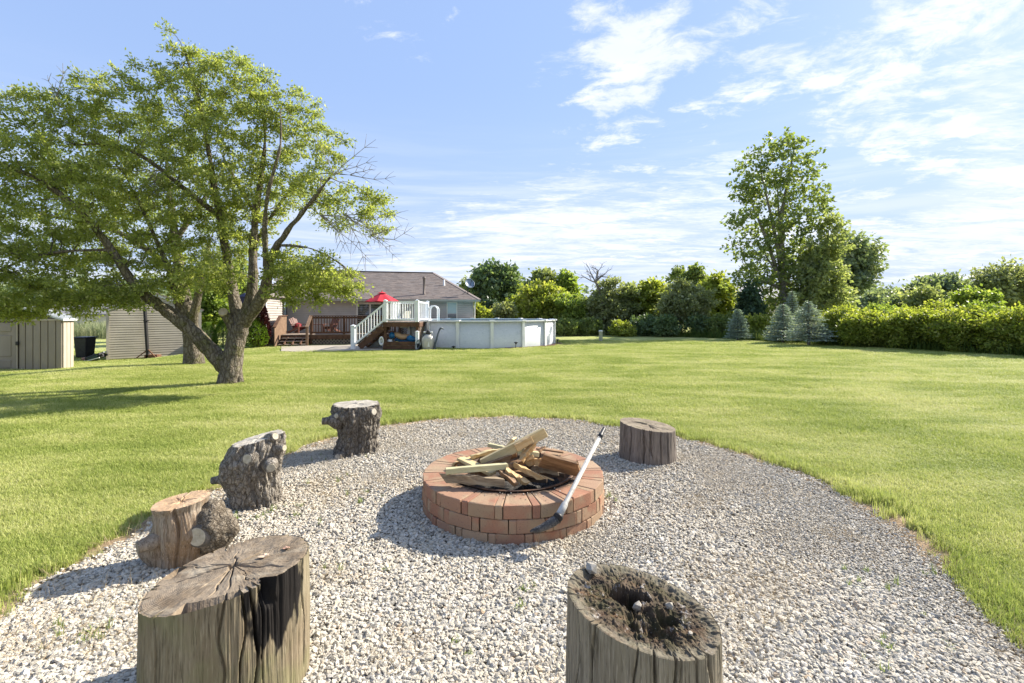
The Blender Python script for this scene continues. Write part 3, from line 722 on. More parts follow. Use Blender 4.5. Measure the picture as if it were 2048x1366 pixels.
knot(t, (-1.51, 5.18, .47), (.75, -.4, .2), .04, .03, kb, kf, 1.8)
knot(t, (-1.81, 5.05, .03), (-.25, -1, .15), .035, .05, kb, kf, 1.5)
# pale knotty stump in the middle
c = (-2.07, 3.87, .535)
kb2 = bark_mat('silver_bark', (.22, .195, .165), (.37, .335, .29), (.50, .46, .40), 30, (1, 1, .55), .010)
kf2 = mat('tan_cut_wood', (.36, .32, .24), (.48, .43, .33), scale=30, rough=.85, bump=.4)
t = log_piece('tree_stump', 'tall grey stump with several sawn round branch knots and a slanted pale top', 'stump', c, [(0, .185, .01, 0), (.1, .18, .01, 0), (.35, .19, -.01, 0), (.55, .225, -.035, 0), (.75, .235, -.02, 0), (.92, .205, .015, 0), (1, .185, .02, 0)],
              (.22, .04), kb2, log_top_mat('pale_stump_top', (0, 0), (.42, .38, .31), (.52, .47, .39), (.33, .3, .24), dark=.35), cracks=7, crack_w=.014, crack_d=.025, rough=.01, barky=.018, seed=3, group='wooden seats round the fire pit')
for px, py, r_, L, dv, fl in ((432, 960, .028, .12, (-.95, -.25, -.12), 1.8), (452, 930, .034, .07, (-.75, -.6, .1), 2.0), (500, 916, .040, .035, (-.05, -1, .1), 1.7), (541, 932, .036, .05, (.5, -.85, -.05), 1.6),
                              (478, 957, .026, .03, (-.35, -.9, 0), 1.6), (566, 896, .026, .08, (.9, -.3, .1), 1.9), (552, 872, .03, .03, (.8, -.4, .4), 1.6)):
    ang = Vector(dv).normalized(); y = 3.87-.165*max(0, -dv[1]); p = W(px, py, y-.02)-ang*(.022 if dv[1] > -.8 else -.022)
    knot(t, p-ang*L*.1, dv, r_, L*.55, kb2, kf2, fl, .07)
# stump with tan cut top
c = (-2.035, 2.97, .385)
ks = log_side_mat('barkless_stump_side', (.17, .125, .085), (.33, .28, .22), (.25, .15, .075))
t = log_piece('tree_stump', 'low barkless stump with smooth tan cut top and a big bark-covered burl on its right', 'stump', c, [(0, .135, .0, 0), (.25, .13, 0, 0), (.55, .155, .02, 0), (.8, .148, .0, 0), (.9, .143, -.01, 0), (1, .155, -.01, 0)],
              (.10, .02), ks, log_top_mat('tan_stump_top', (0, 0), (.44, .29, .17), (.52, .37, .24), (.38, .25, .15), dark=.3), cracks=5, crack_w=.008, crack_d=.03, rough=.007, seed=4, group='wooden seats round the fire pit',
              sidefn=lambda A, U: .10*np.exp(-((((A-3.5+PI) % (2*PI))-PI)**2)/.22)*np.exp(-((U-.35)**2)/.06))
m = MB(); bc = V(-1.865, 2.98, .215)                      # the burl
bm = bmesh.new(); bmesh.ops.create_icosphere(bm, subdivisions=4, radius=1)
vs = []
for v in bm.verts:
    q = v.co; s_ = 1+.20*float(fbm(q.x*1.8, q.y*1.8, q.z*1.8, 4))+.09*float(fbm(q.x*8, q.y*8, q.z*8, 3))
    vs.append(bc+V(q.x*.135*s_, q.y*.11*s_, q.z*.145*s_))
fs = [tuple(x.index for x in f.verts) for f in bm.faces]; bm.free()
b_ = obj('burl', vs, fs, bark_mat('burl_bark', (.18, .145, .11), (.31, .265, .205), (.40, .35, .28), 34, (1, 1, 1), .010), t, True)
knot(t, bc+V(-.015, -.085, -.01), (-.05, -.98, .05), .062, .030, mat('burl_lip', (.09, .08, .07), (.2, .17, .14), scale=20, rough=.95, bump=.8), kf2, 1.5, .03)
knot(t, V(-2.12, 2.85, .19), (-.62, -.75, -.1), .038, .085, ks, mat('grey_brown_cut', (.2, .17, .13), (.28, .24, .19), scale=30, rough=.9), 1.3, .05)
# big log front left
c = (-1.170, 1.99, .482)
char = ((.27, -.115, .46), .125)
s4 = log_side_mat('greenish_log_side', (.14, .115, .072), (.25, .215, .145), (.19, .145, .095), green=(.175, .175, .08), char=char)
t4 = log_top_mat('brown_log_top', (0, .03), (.17, .125, .082), (.29, .23, .165), (.39, .33, .245), dark=.75)
def notch(A, U):
    d = np.abs((A-math.radians(-30)+.05*vnoise(U*9, 0*U)+PI) % (2*PI)-PI)
    return -.050*np.clip(1-d/.11, 0, 1)**.6*np.clip((U-.80)*7, 0, 1)-.010*np.clip(1-d/.40, 0, 1)*np.clip((U-.35)*2, 0, 1)*(1+.8*vnoise(A*40, U*3))
def step_(x, y, Q, A):
    d = np.abs((A-math.radians(-75)+PI) % (2*PI)-PI)
    z = -.035*np.where((Q > .80) & (d < .42), 1, 0)
    z = z-.06*np.clip(1-np.hypot(x+1.17, y-2.02)/.022, 0, 1)
    d2 = np.abs((A-math.radians(170)+PI) % (2*PI)-PI)
    return z-.028*np.where((Q > .86) & (d2 < .16), 1, 0)
log_piece('log_seat', 'largest log, front left, with a radially cracked brown top and a burnt black notch', 'log seat', c, [(0, .292, 0, 0), (.5, .288, 0, 0), (1, .284, 0, 0)], (.15, .03), s4, t4,
          cracks=26, crack_w=.0055, crack_d=.04, rough=.0045, seed=5, NTH=760, NZ=70, NRD=80, sidefn=notch, topfn=step_, crack_top=1.0, group='wooden seats round the fire pit', offc=(0, .03),
          plan=lambda A: 1+.05*np.cos(2*(A-.5))+.02*np.cos(3*A))
# two fallen leaves and pale crumbs on that log
leafm = mat('dry_leaf', (.52, .38, .26), (.62, .48, .36), scale=60, rough=.8)
def flake(name, label, p, s, tiltv, mt, seed, cat, group=None):
    r = random.Random(seed); vs = []; n = 9
    X = V(1, 0, tiltv[0]).normalized(); Yv = V(0, 1, tiltv[1]).normalized(); N = X.cross(Yv)
    for k in range(n):
        a = 2*PI*k/n; q = s*r.uniform(.45, 1.1); vs.append(p+X*math.cos(a)*q*1.4+Yv*math.sin(a)*q+N*(r.uniform(.002, .009)+.002))
    vs.append(p+N*.006); vs += [v-N*.0012 for v in vs[:n+1]]
    fs = [(k, (k+1) % n, n) for k in range(n)]+[(n+1+(k+1) % n, n+1+k, 2*n+1) for k in range(n)]+[(k, n+1+k, n+1+(k+1) % n, (k+1) % n) for k in range(n)]
    o = obj(name, [v-p for v in vs], fs, mt, None, False, p) if False else obj(name, vs, fs, mt, None, False, p)
    return tag(o, label, cat, group)
def top4(x, y): return .482+.15*(x+1.17)+.03*(y-1.99)
flake('dry_leaf', 'curled pale dry leaf lying on the cracked top of the largest log', V(-1.06, 2.06, top4(-1.06, 2.06)), .020, (.15, .03), leafm, 3, 'leaf')
flake('dry_leaf', 'smaller reddish dry leaf lying behind the pale leaf on the largest log', V(-.985, 2.10, top4(-.985, 2.10)), .015, (.15, .03), mat('red_dry_leaf', (.45, .25, .17), (.5, .32, .22), scale=60), 4, 'leaf')
# rotten log front right
c = (.468, 1.735, .49)
s6 = log_side_mat('weathered_log_side', (.15, .128, .093), (.27, .238, .18), (.20, .17, .125))
t6 = log_top_mat('rotten_log_top', (0, 0), (.036, .027, .02), (.10, .072, .048), (.12, .062, .03), dark=.35, mossy=(.052, .048, .022), rim=(.25, .225, .17))
def rot(x, y, Q, A):
    lx, ly = x-.468, y-1.735
    ang = A
    z = .016*fbm(lx*26, ly*26, 0, 5)*np.clip(1.2-Q, 0, 1)-.008*np.abs(fbm(lx*60, ly*60, 4, 3))*np.clip((1-Q)*5, .1, 1)-.006*sstep(.95, .86, Q+.06*fbm(lx*20, ly*20, 1, 3))
    d1 = np.hypot((lx+.045)/1.0, (ly-.055)/.85)+.018*fbm(lx*40, ly*40, 2, 3)
    z = z-.11*sstep(.085, .060, d1)
    d2 = np.hypot((lx-.005)/1.3, (ly+.10)/1.0)+.022*fbm(lx*34, ly*34, 8, 3)
    z = z-.050*sstep(.09, .03, d2)
    d3 = np.hypot((lx-.085), (ly+.035)*1.6)+.015*fbm(lx*50, ly*50, 6, 3)
    return z-.06*sstep(.05, .03, d3)
log_piece('log_seat', 'rotten log, front right, with a dark mossy hollowed top and grey cracked sides', 'log seat', c, [(0, .274, .0, 0), (.5, .271, 0, 0), (1, .266, 0, 0)], (-.20, .0), s6, t6,
          cracks=34, crack_w=.0045, crack_d=.026, rough=.0035, seed=6, NTH=700, NZ=60, NRD=110, topfn=rot, crack_top=.3, group='wooden seats round the fire pit')
def top6(x, y): return .49-.20*(x-.485)
def pebble(label, p, s, seed, mt):
    me = stone_mesh(seed, .8).copy(); me.materials.clear(); me.materials.append(mt)
    o = link('stone', me, None, p); o.scale = (s, s, s); o.rotation_euler = (.3, .2, seed)
    return tag(o, label, 'stone')
pale = mat('pale_stone', (.33, .30, .25), (.46, .42, .36), (.20, .18, .15), scale=5, rough=.9, bump=.5)
pebble('biggest pale lichen-crusted stone, lying at the back left of the rotten log top', V(.315, 1.905, top6(.315, 1.9)+.012), .034, 11, pale)
pebble('long flat white stone lying on the right of the rotten log top', V(.575, 1.755, top6(.575, 1.75)+.004), .020, 12, pale)
pebble('small bright stone at the front right of the rotten log top', V(.60, 1.615, top6(.60, 1.61)+.002), .012, 13, pale)
pebble('white crumbly stone inside the hollow of the rotten log', V(.455, 1.745, top6(.455, 1.74)-.015), .026, 14, pale)

# ---------------------------------------------------------------- fire pit of wedge blocks
PC = V(.01, 3.88, 0); RO, RI, BH, GAPA = .722, .482, .0945, .0045
def brick_mat():
    m = bpy.data.materials.new('red_and_tan_wall_block'); m.use_nodes = True; T = NT(m.node_tree); T.n.clear()
    oi = T.node('ShaderNodeObjectInfo'); co = T.node('ShaderNodeTexCoord').outputs['Object']
    v = T.node('ShaderNodeVectorMath', operation='ADD'); T.put(v.inputs[0], co); k = T.node('ShaderNodeVectorMath', operation='SCALE'); k.inputs[0].default_value = (9, 5, 7); T.put(k.inputs['Scale'], oi.outputs['Random']); T.put(v.inputs[1], k.outputs[0])
    p = v.outputs[0]
    c = T.ramp(oi.outputs['Random'], [(0, (.27, .135, .088)), (.3, (.33, .165, .105)), (.55, (.31, .195, .13)), (.75, (.37, .26, .175)), (1, (.26, .120, .080))])
    tan = T.smooth(T.noise(p, 4.5, 3), .42, .62)
    c = T.mix(T.math('MULTIPLY', tan, .7), c, (.32, .245, .16))
    c = T.mix(T.math('MULTIPLY', T.smooth(T.noise(p, 130, 3, .8), .55, .75), .6), c, (.33, .26, .18))
    c = T.mix(T.math('MULTIPLY', T.smooth(T.noise(p, 90, 3, .8), .56, .7), .6), c, (.07, .045, .035))
    sx = T.node('ShaderNodeSeparateXYZ'); T.put(sx.inputs[0], co); c = T.mix(T.smooth(T.math('ADD', sx.outputs[0], T.math('MULTIPLY', T.math('SUBTRACT', T.noise(p, 22, 5, .7), .5), .16)), .575, .49, 0, .92), c, (.022, .018, .016))
    bs = T.node('ShaderNodeBsdfPrincipled'); T.put(bs.inputs['Base Color'], c); bs.inputs['Roughness'].default_value = .95; bs.inputs['Specular IOR Level'].default_value = .15
    bp = T.node('ShaderNodeBump'); bp.inputs['Strength'].default_value = .6; bp.inputs['Distance'].default_value = .004
    T.put(bp.inputs['Height'], T.noise(p, 110, 5, .75)); T.put(bs.inputs['Normal'], bp.outputs[0])
    o = T.node('ShaderNodeOutputMaterial'); T.l.new(bs.outputs[0], o.inputs[0]); return m
M['brick'] = brick_mat()
pit = thing('fire_pit', 'round fire pit of red and tan wall blocks in the middle of the gravel', 'fire pit', PC)
NP = 18; WA = 2*PI/NP; wide = WA*.775; narrow = WA-wide
def wedge(a, seed):
    r = random.Random(seed); bm = bmesh.new(); g = GAPA
    N_ = 4 if a > .15 else 1; vs = []
    for z in (0.0015, BH-.0015):
        for rad in (RI, RO):
            for i in range(N_+1):
                t = -a/2+a*i/N_; off = g*(1-2*i/N_)/2/rad
                # outer faces of these blocks are straight chords: flatten a little
                rr = rad*(math.cos(a/2)/math.cos(t) if rad == RO else 1)*1.0
                vs.append(bm.verts.new((rr*math.cos(t+off), rr*math.sin(t+off), z)))
    n = N_+1; q = lambda z, o_, i: vs[(z*2+o_)*n+i]
    for i in range(N_):
        bm.faces.new((q(1, 0, i), q(1, 1, i), q(1, 1, i+1), q(1, 0, i+1))); bm.faces.new((q(0, 0, i+1), q(0, 1, i+1), q(0, 1, i), q(0, 0, i)))
        bm.faces.new((q(0, 1, i), q(0, 1, i+1), q(1, 1, i+1), q(1, 1, i))); bm.faces.new((q(1, 0, i), q(1, 0, i+1), q(0, 0, i+1), q(0, 0, i)))
    bm.faces.new((q(0, 0, 0), q(0, 1, 0), q(1, 1, 0), q(1, 0, 0))); bm.faces.new((q(1, 0, N_), q(1, 1, N_), q(0, 1, N_), q(0, 0, N_)))
    bmesh.ops.recalc_face_normals(bm, faces=bm.faces)
    bmesh.ops.bevel(bm, geom=[e for e in bm.edges if e.calc_face_angle(0) > .6], offset=.007, segments=2, affect='EDGES', profile=.6)
    for v in bm.verts: v.co += V(r.gauss(0, 1), r.gauss(0, 1), r.gauss(0, 1))*.0009
    me = bpy.data.meshes.new('brick'); bm.to_mesh(me); bm.free(); me.materials.append(M['brick']); return me
wides = [wedge(wide, s) for s in range(3)]; thins = [wedge(narrow, s+5) for s in range(2)]
for course in range(3):
    off = (0.04, WA*.47, -.03)[2-course]-PI/2+(.0 if course != 2 else .0)
    for k in range(NP):
        a = off+k*WA
        jr = R.uniform(-.004, .004)
        inst('brick', R.choice(wides), pit, (PC.x+jr*math.cos(a), PC.y+jr*math.sin(a), -.012+course*BH+.001*course), (0, 0, a+R.uniform(-.004, .004)))
        a2 = a+WA/2; jr = R.uniform(-.006, .004)
        inst('brick', R.choice(thins), pit, (PC.x+jr*math.cos(a2), PC.y+jr*math.sin(a2), -.012+course*BH+.001*course), (0, 0, a2+R.uniform(-.006, .006)))
PT = -.012+3*BH+.002                 # top of the ring
m = MB(); m.lathe((PC.x, PC.y, 0), [(RI-.014, .01), (RI-.002, .01), (RI-.002, PT+.004), (RI+.012, PT+.008), (RI+.012, PT+.012), (RI-.014, PT+.010), (RI-.014, .01)], 64)
m.build('steel_liner', mat('scorched_steel', (.05, .028, .018), (.16, .075, .035), (.02, .015, .012), scale=9, rough=.7), pit, True)
vs, fs = [], []
na, nr_ = 60, 14
for i in range(nr_):
    for k in range(na):
        a = 2*PI*k/na; r_ = (RI-.016)*i/(nr_-1); x, y = PC.x+r_*math.cos(a), PC.y+r_*math.sin(a); vs.append((x, y, .12+.03*float(fbm(x*9, y*9, 0, 3))))
for i in range(nr_-1):
    for k in range(na): fs.append((i*na+k, i*na+(k+1) % na, (i+1)*na+(k+1) % na, (i+1)*na+k))
obj('ash', vs, fs, mat('ash_and_char', (.018, .016, .015), (.06, .055, .05), (.25, .23, .21), scale=22, rough=1, bump=1), pit, True)
# pebbles lying on the ring
pb = bpy.data.meshes.new('pebble'); pb = stones[0]
for px, py in ((1000, 985), (1005, 987), (1012, 984), (1016, 990), (1022, 986), (1030, 992), (1036, 984), (1047, 988), (1052, 998), (1064, 984), (1072, 989), (1088, 992), (1109, 976), (1120, 982), (1103, 972), (1120, 969), (1042, 996), (995, 990), (1008, 996), (1055, 986), (1092, 1000), (970, 990)):
    q = Z(px, py, PT+.003)
    o = inst('pebble', stones[R.randrange(8)], pit, q, (R.random(), R.random(), R.random()*6), (.0062,)*3)

def board_mat(name, c1, c2, c3, sc=10):
    m = bpy.data.materials.new(name); m.use_nodes = True; T = NT(m.node_tree); T.n.clear()
    co = T.node('ShaderNodeTexCoord').outputs['Object']            # board runs along its own x
    w = T.noise(T.mapping(co, (0, 0, 0), (0, 0, 0), (.12, 1, 1)), sc*5, 5, .65, .6); b = T.noise(T.mapping(co, (0, 0, 0), (0, 0, 0), (.4, 1, 1)), sc, 4, .6)
    c = T.mix(T.smooth(w, .36, .64), c1, c2); c = T.mix(T.math('MULTIPLY', T.smooth(b, .45, .7), .75), c, c3)
    bs = T.node('ShaderNodeBsdfPrincipled'); T.put(bs.inputs['Base Color'], c); bs.inputs['Roughness'].default_value = .7; bs.inputs['Specular IOR Level'].default_value = .3
    bp = T.node('ShaderNodeBump'); bp.inputs['Strength'].default_value = .3; bp.inputs['Distance'].default_value = .003
    T.put(bp.inputs['Height'], w); T.put(bs.inputs['Normal'], bp.outputs[0])
    o = T.node('ShaderNodeOutputMaterial'); T.l.new(bs.outputs[0], o.inputs[0]); return m
WB = {'pale': board_mat('fresh_pale_pine', (.50, .38, .19), (.62, .49, .27), (.42, .33, .17)), 'green': board_mat('treated_pine', (.46, .41, .23), (.56, .50, .30), (.37, .35, .20)),
      'tan': board_mat('tan_pine', (.46, .29, .13), (.58, .40, .20), (.36, .23, .11)), 'brown': board_mat('weathered_brown_board', (.20, .11, .055), (.33, .20, .105), (.12, .07, .04)),
      'grey': board_mat('grey_split_log', (.22, .16, .10), (.40, .31, .20), (.10, .07, .045)), 'dark': board_mat('charred_board', (.05, .035, .025), (.12, .08, .05), (.02, .018, .015))}
def board(label, A, B, w, t, roll, mt, bevel_end=0, seed=0, taper=0, split=0):
    """plank from A to B (world), w wide, t thick, rolled about its own axis"""
    A, B = Vector(A), Vector(B); d = B-A; L = d.length; d.normalize(); up = V(0, 0, 1); s_ = d.cross(up).normalized(); u = s_.cross(d).normalized()
    rr = math.radians(roll); s2 = s_*math.cos(rr)+u*math.sin(rr); u2 = d.cross(-s2) if False else s2.cross(d).normalized()
    Mx = Matrix((d, s2, s2.cross(d)*-1)).transposed()
    if Mx.determinant() < 0: Mx = Matrix((d, s2, s2.cross(d))).transposed()
    r = random.Random(seed); bm = bmesh.new(); N_ = 7
    ringv = []
    for i in range(N_+1):
        x = -L/2+L*i/N_; row = []
        k = 1-taper*i/N_
        for y, z in ((-w/2, -t/2), (w/2, -t/2), (w/2*(1-.6*split), t/2), (-w/2*(1-.5*split), t/2*(1-.3*split))):
            jig = .0035*split
            xx = x+(bevel_end*(y/w) if i == N_ else 0)
            row.append(bm.verts.new((xx+(r.gauss(0, .018)*split if i in (0, N_) else 0), y*k+r.gauss(0, .0008+jig), z*k+r.gauss(0, .0008+jig)+.002*math.sin(x*5+seed))))
        ringv.append(row)
    for i in range(N_):
        for k in range(4): bm.faces.new((ringv[i][k], ringv[i][(k+1) % 4], ringv[i+1][(k+1) % 4], ringv[i+1][k]))
    bm.faces.new(ringv[0][::-1]); bm.faces.new(ringv[-1]); bmesh.ops.recalc_face_normals(bm, faces=bm.faces)
    bmesh.ops.bevel(bm, geom=[e for e in bm.edges if e.calc_face_angle(0) > .7], offset=.0025, segments=1, affect='EDGES')
    me = bpy.data.meshes.new('board'); bm.to_mesh(me); bm.free(); me.materials.append(mt)
    o = link('board', me, None, (A+B)/2); o.rotation_mode = 'QUATERNION'; o.rotation_quaternion = Mx.to_quaternion()
    return tag(o, label, 'board', 'scrap wood in the fire pit')
zz_ = lambda x, y, z: Z(820+x/4.552, 820+y/4.552, z)
board('charred board lying lowest across the back of the pit', zz_(900, 520, .30), zz_(1380, 470, .30), .09, .03, 0, WB['dark'], seed=21)
board('charred board lying lowest across the front of the pit', zz_(500, 600, .22), zz_(1250, 640, .22), .10, .03, 10, WB['dark'], seed=22)
board('charred board under the pile at its right', zz_(1000, 560, .27), zz_(1400, 590, .24), .07, .04, 5, WB['dark'], seed=23)
board('longest pale stud sloping up to the right over the whole pile', zz_(655, 490, .345), zz_(1228, 200, .60), .050, .075, 0, WB['pale'], .02, 1)
board('short tan block lying against the middle of the longest stud', zz_(960, 345, .50), zz_(1100, 265, .56), .045, .055, 5, WB['tan'], .02, 2)
board('flat pale plank end at the left, under the thin greenish stick', zz_(460, 440, .345), zz_(755, 582, .335), .075, .024, 0, WB['pale'], .02, 3)
board('thin greenish square stick lying level across the front of the pile', zz_(325, 556, .385), zz_(885, 512, .395), .042, .042, 0, WB['green'], .01, 4)
board('split grey log piece with rough broken left end, lying lowest at the front', zz_(315, 622, .325), zz_(850, 662, .315), .062, .056, 12, WB['grey'], .02, 5, -.15, 1)
board('upright pale wedge-shaped board sticking out at the back', zz_(845, 385, .36), zz_(950, 255, .47), .085, .02, 35, WB['pale'], -.04, 6)
board('grey-green stick end poking out at the back left', zz_(715, 318, .335), zz_(900, 355, .35), .035, .035, 0, WB['green'], 0, 7)
board('short pale stick pointing right under the longest stud', zz_(985, 372, .46), zz_(1172, 402, .44), .036, .036, 0, WB['green'], .01, 8)
board('wide brown plank tilted on edge at the right, its end over the brick ring', zz_(1195, 450, .44), zz_(1545, 545, .36), .165, .024, 50, WB['brown'], -.09, 9)
board('tan splintered board pointing to the lower right at the front', zz_(955, 505, .38), zz_(1205, 630, .315), .070, .034, 20, WB['tan'], .02, 10, 0, 1)
board('small brown slat leaning down at the front, left of two', zz_(825, 570, .36), zz_(965, 680, .30), .045, .036, 0, WB['brown'], 0, 11, 0, 1)
board('small brown slat leaning down at the front, right of two', zz_(885, 555, .37), zz_(1045, 665, .30), .050, .036, 0, WB['tan'], 0, 12, 0, 1)
board('brown board under the longest stud, tilted towards the middle', zz_(800, 480, .33), zz_(970, 405, .40), .07, .022, 30, WB['brown'], .02, 13)
board('short tan block end in the middle right of the pile', zz_(1065, 470, .37), zz_(1205, 475, .37), .070, .055, 15, WB['tan'], 0, 14, 0, 1)
board('short tan stub standing up behind the wide brown plank', zz_(1060, 450, .40), zz_(1130, 420, .43), .04, .03, 15, WB['tan'], 0, 15)
board('long tan lath low along the back left inside the pit', zz_(390, 500, .30), zz_(750, 375, .30), .05, .018, 60, WB['tan'], 0, 16)
board('grey weathered board sloping behind the longest stud', zz_(1020, 360, .42), zz_(1150, 300, .45), .05, .02, 30, WB['grey'], 0, 17)
board('small reddish board end standing at the back right', zz_(1160, 390, .40), zz_(1220, 340, .43), .05, .018, 20, WB['brown'], 0, 18)
board('thin reddish lath lying on the ring at the back right', zz_(1150, 352, .30), zz_(1400, 385, .30), .03, .014, 0, WB['brown'], 0, 19)
board('brown board end at the middle, behind the splintered board', zz_(870, 510, .37), zz_(965, 490, .38), .05, .03, 10, WB['brown'], 0, 20)
board('half-burnt board crossing under the middle of the pile', zz_(700, 520, .30), zz_(1180, 600, .27), .08, .03, 8, WB['brown'], .02, 31)
board('dark charred stub at the back of the pile', zz_(980, 430, .33), zz_(1180, 400, .35), .06, .04, 8, WB['dark'], .02, 32)
board('small dark slat poking out low on the left of the pile', zz_(380, 560, .31), zz_(640, 500, .31), .05, .02, 8, WB['brown'], .02, 33)
board('split brown log piece in the centre of the pile under the studs', zz_(930, 520, .33), zz_(1130, 420, .37), .07, .06, 8, WB['brown'], .02, 41, 0, 1)
board('split tan log piece lying towards the back of the pile', zz_(760, 420, .32), zz_(1010, 360, .36), .06, .05, 8, WB['tan'], .02, 42, 0, 1)
board('grey split piece at the right, under the wide brown plank', zz_(1100, 540, .31), zz_(1330, 560, .30), .06, .05, 8, WB['grey'], .02, 43, 0, 1)
board('dark split piece at the left end of the pile under the pale plank', zz_(450, 520, .29), zz_(720, 600, .28), .06, .05, 8, WB['brown'], .02, 44, 0, 1)
board('highest split tan piece leaning on the stud at the back of the pile', zz_(1010, 470, .40), zz_(1110, 330, .50), .06, .045, 8, WB['tan'], .02, 45, 0, 1)
board('brown split piece crossing the pile under the level stick', zz_(620, 540, .33), zz_(900, 440, .40), .065, .05, 8, WB['brown'], .02, 46, 0, 1)
board('narrow pale split stick pointing to the upper left of the pile', zz_(560, 430, .37), zz_(820, 360, .40), .04, .03, 8, WB['pale'], .02, 47, 0, 1)
board('thin splinter lying across the right front of the pile', zz_(1180, 590, .33), zz_(1310, 640, .30), .016, .010, 8, WB['tan'], .0, 34)
# fire poker: white pole with a black blade
J = V(.30, 3.12, .217); CAP = V(.675, 3.64, .62)
pk = thing('fire_poker', 'white pole with a curved dark blade leaning across the right of the fire pit', 'fire poker', J)
m = MB(); d = (CAP-J).normalized()
m.tube([J, J+d*.10, J+(CAP-J)*.16, CAP], [.026, .0225, .0165, .0145], 14); m.build('handle', mat('worn_white_pole', (.36, .345, .32), (.46, .45, .42), (.19, .17, .15), scale=9, rough=.5), pk, True)
m = MB(); m.tube([CAP-d*.03, CAP+d*.005, CAP+d*.006, CAP+d*.07], [.019, .019, .015, .014], 14); m.build('end_cap', M['black'], pk, True)
m = MB(); m.tube([J+d*.012, J-d*.006, J-d*.007, J-d*.025], [.031, .033, .027, .03], 16); m.build('collar', M['black_metal'], pk, True)
tip = W(1060, 1063, 3.06)
m = MB(); bp_ = J-d*.015; pts = [bp_+(tip-bp_)*k+V(0, 0, -.012*math.sin(k*PI)) for k in np.linspace(0, 1, 9)]
m.tube(pts, [.027, .030, .029, .027, .025, .022, .019, .014, .006], 12); m.build('blade', mat('charred_blade', (.03, .03, .032), (.10, .095, .09), (.2, .19, .18), scale=25, rough=.8), pk, True)
# ---------------------------------------------------------------- house
HR = math.radians(13); HU = V(math.cos(HR), math.sin(HR), 0); HN = V(-math.sin(HR), math.cos(HR), 0)   # along the wall, away from the camera
HA = V(-11.98, 25.5, 0)                            # inner corner of wing and long wall
def hp(s, d, z): return HA+HU*s+HN*d+V(0, 0, z)
def siding(name, p, q, z0, z1, mt, parent, pitch=.115, outward=None, gable=None):
    """lapped boards on a wall from p to q; one mesh with a real lap at every course; gable(t) gives the top height"""
    p, q = Vector(p), Vector(q); d = (q-p).normalized(); nrm = outward; L = (q-p).length
    vs, fs = [], []; z = z0; k = 0
    cols = 1 if gable is None else 24
    while z < z1-.001:
        za, zb = z, min(z+pitch, z1)
        for c in range(cols):
            t0, t1 = c/cols, (c+1)/cols
            if gable is not None:
                h0, h1 = gable(t0), gable(t1)
                a0, a1, b0, b1 = min(za, h0), min(za, h1), min(zb, h0), min(zb, h1)
                if b0 <= a0+1e-4 and b1 <= a1+1e-4: continue
            else: a0 = a1 = za; b0 = b1 = zb
            A, B = p+(q-p)*t0, p+(q-p)*t1; b = len(vs)
            g = V(0, 0, min(.030, (b0-a0)*.5)); g1 = V(0, 0, min(.030, (b1-a1)*.5)); vs += [A+nrm*.034+g+V(0, 0, a0), B+nrm*.034+g1+V(0, 0, a1), B+nrm*.024+V(0, 0, b1), A+nrm*.024+V(0, 0, b0), A+nrm*.002+g+V(0, 0, a0), B+nrm*.002+g1+V(0, 0, a1), A+nrm*.002+V(0, 0, a0), B+nrm*.002+V(0, 0, a1), B+nrm*.002+V(0, 0, b1), A+nrm*.002+V(0, 0, b0)]
            fs += [(b, b+1, b+2, b+3), (b+4, b+5, b+1, b), (b+6, b+7, b+5, b+4), (b+3, b+2, b+8, b+9)]
        z = zb; k += 1
    return obj(name, vs, fs, mt, parent)
house = thing('house', 'single-storey house with taupe lapped siding and a brown shingle roof behind the pool deck', 'house', HA)
EZ = 2.27; SL = 9.95                                # eave height, wall length
# solid core behind the boards
m = MB(); m.box(hp(SL/2-.4, 4.5, EZ/2-.02), (SL+.76, 8.96, EZ), HU, HN); m.box(hp(-.29, -2.1, EZ/2-.03), (.54, 4.16, EZ), HU, HN)
m.build('wall', M['siding_house'], house)
siding('siding', hp(0, 0, 0), hp(SL, 0, 0), .3, EZ-.02, M['siding_house'], house, .115, -HN)
WF = hp(0, -4.2, 0)
siding('siding', hp(0, -4.2, 0), hp(0, 0, 0), .2, EZ-.02, M['siding_house'], house, .115, HU)
siding('siding', hp(-.56, -4.2, 0), hp(0, -4.2, 0), .2, EZ-.02, M['siding_house'], house, .115, -HN)
def shingle_mat():
    m = bpy.data.materials.new('brown_shingles'); m.use_nodes = True; T = NT(m.node_tree); T.n.clear()
    co = T.node('ShaderNodeTexCoord').outputs['Object']; g = T.node('ShaderNodeNewGeometry')
    c = T.ramp(g.outputs['Random Per Island'], [(0, (.125, .098, .088)), (.3, (.18, .145, .13)), (.55, (.225, .185, .165)), (.8, (.16, .14, .135)), (1, (.26, .205, .175))])
    c = T.mix(T.math('MULTIPLY', T.noise(co, 90, 3, .8), .5), c, (.12, .10, .09))
    bs = T.node('ShaderNodeBsdfPrincipled'); T.put(bs.inputs['Base Color'], c); bs.inputs['Roughness'].default_value = .95
    o = T.node('ShaderNodeOutputMaterial'); T.l.new(bs.outputs[0], o.inputs[0]); return m
M['shingle'] = shingle_mat()
RZ, RD = 4.15, 4.55                                 # ridge height and its distance behind the wall
def roof_pt(s, k, lift=0):                          # k: 0 at the eave, 1 at the ridge
    return hp(s, -.45+(RD+.45)*k, (EZ-.02)+(RZ-EZ)*k+lift)
SE = SL+.35; HIP = 2.3
m = MB()
s0, s1 = -1.0, SE
base = [roof_pt(s0, 0), roof_pt(s1, 0), roof_pt(s1-HIP, 1), roof_pt(s0, 1)]
bk = [hp(s0, 2*RD+.45, EZ-.02), hp(s1, 2*RD+.45, EZ-.02)]
dn = V(0, 0, -.05)
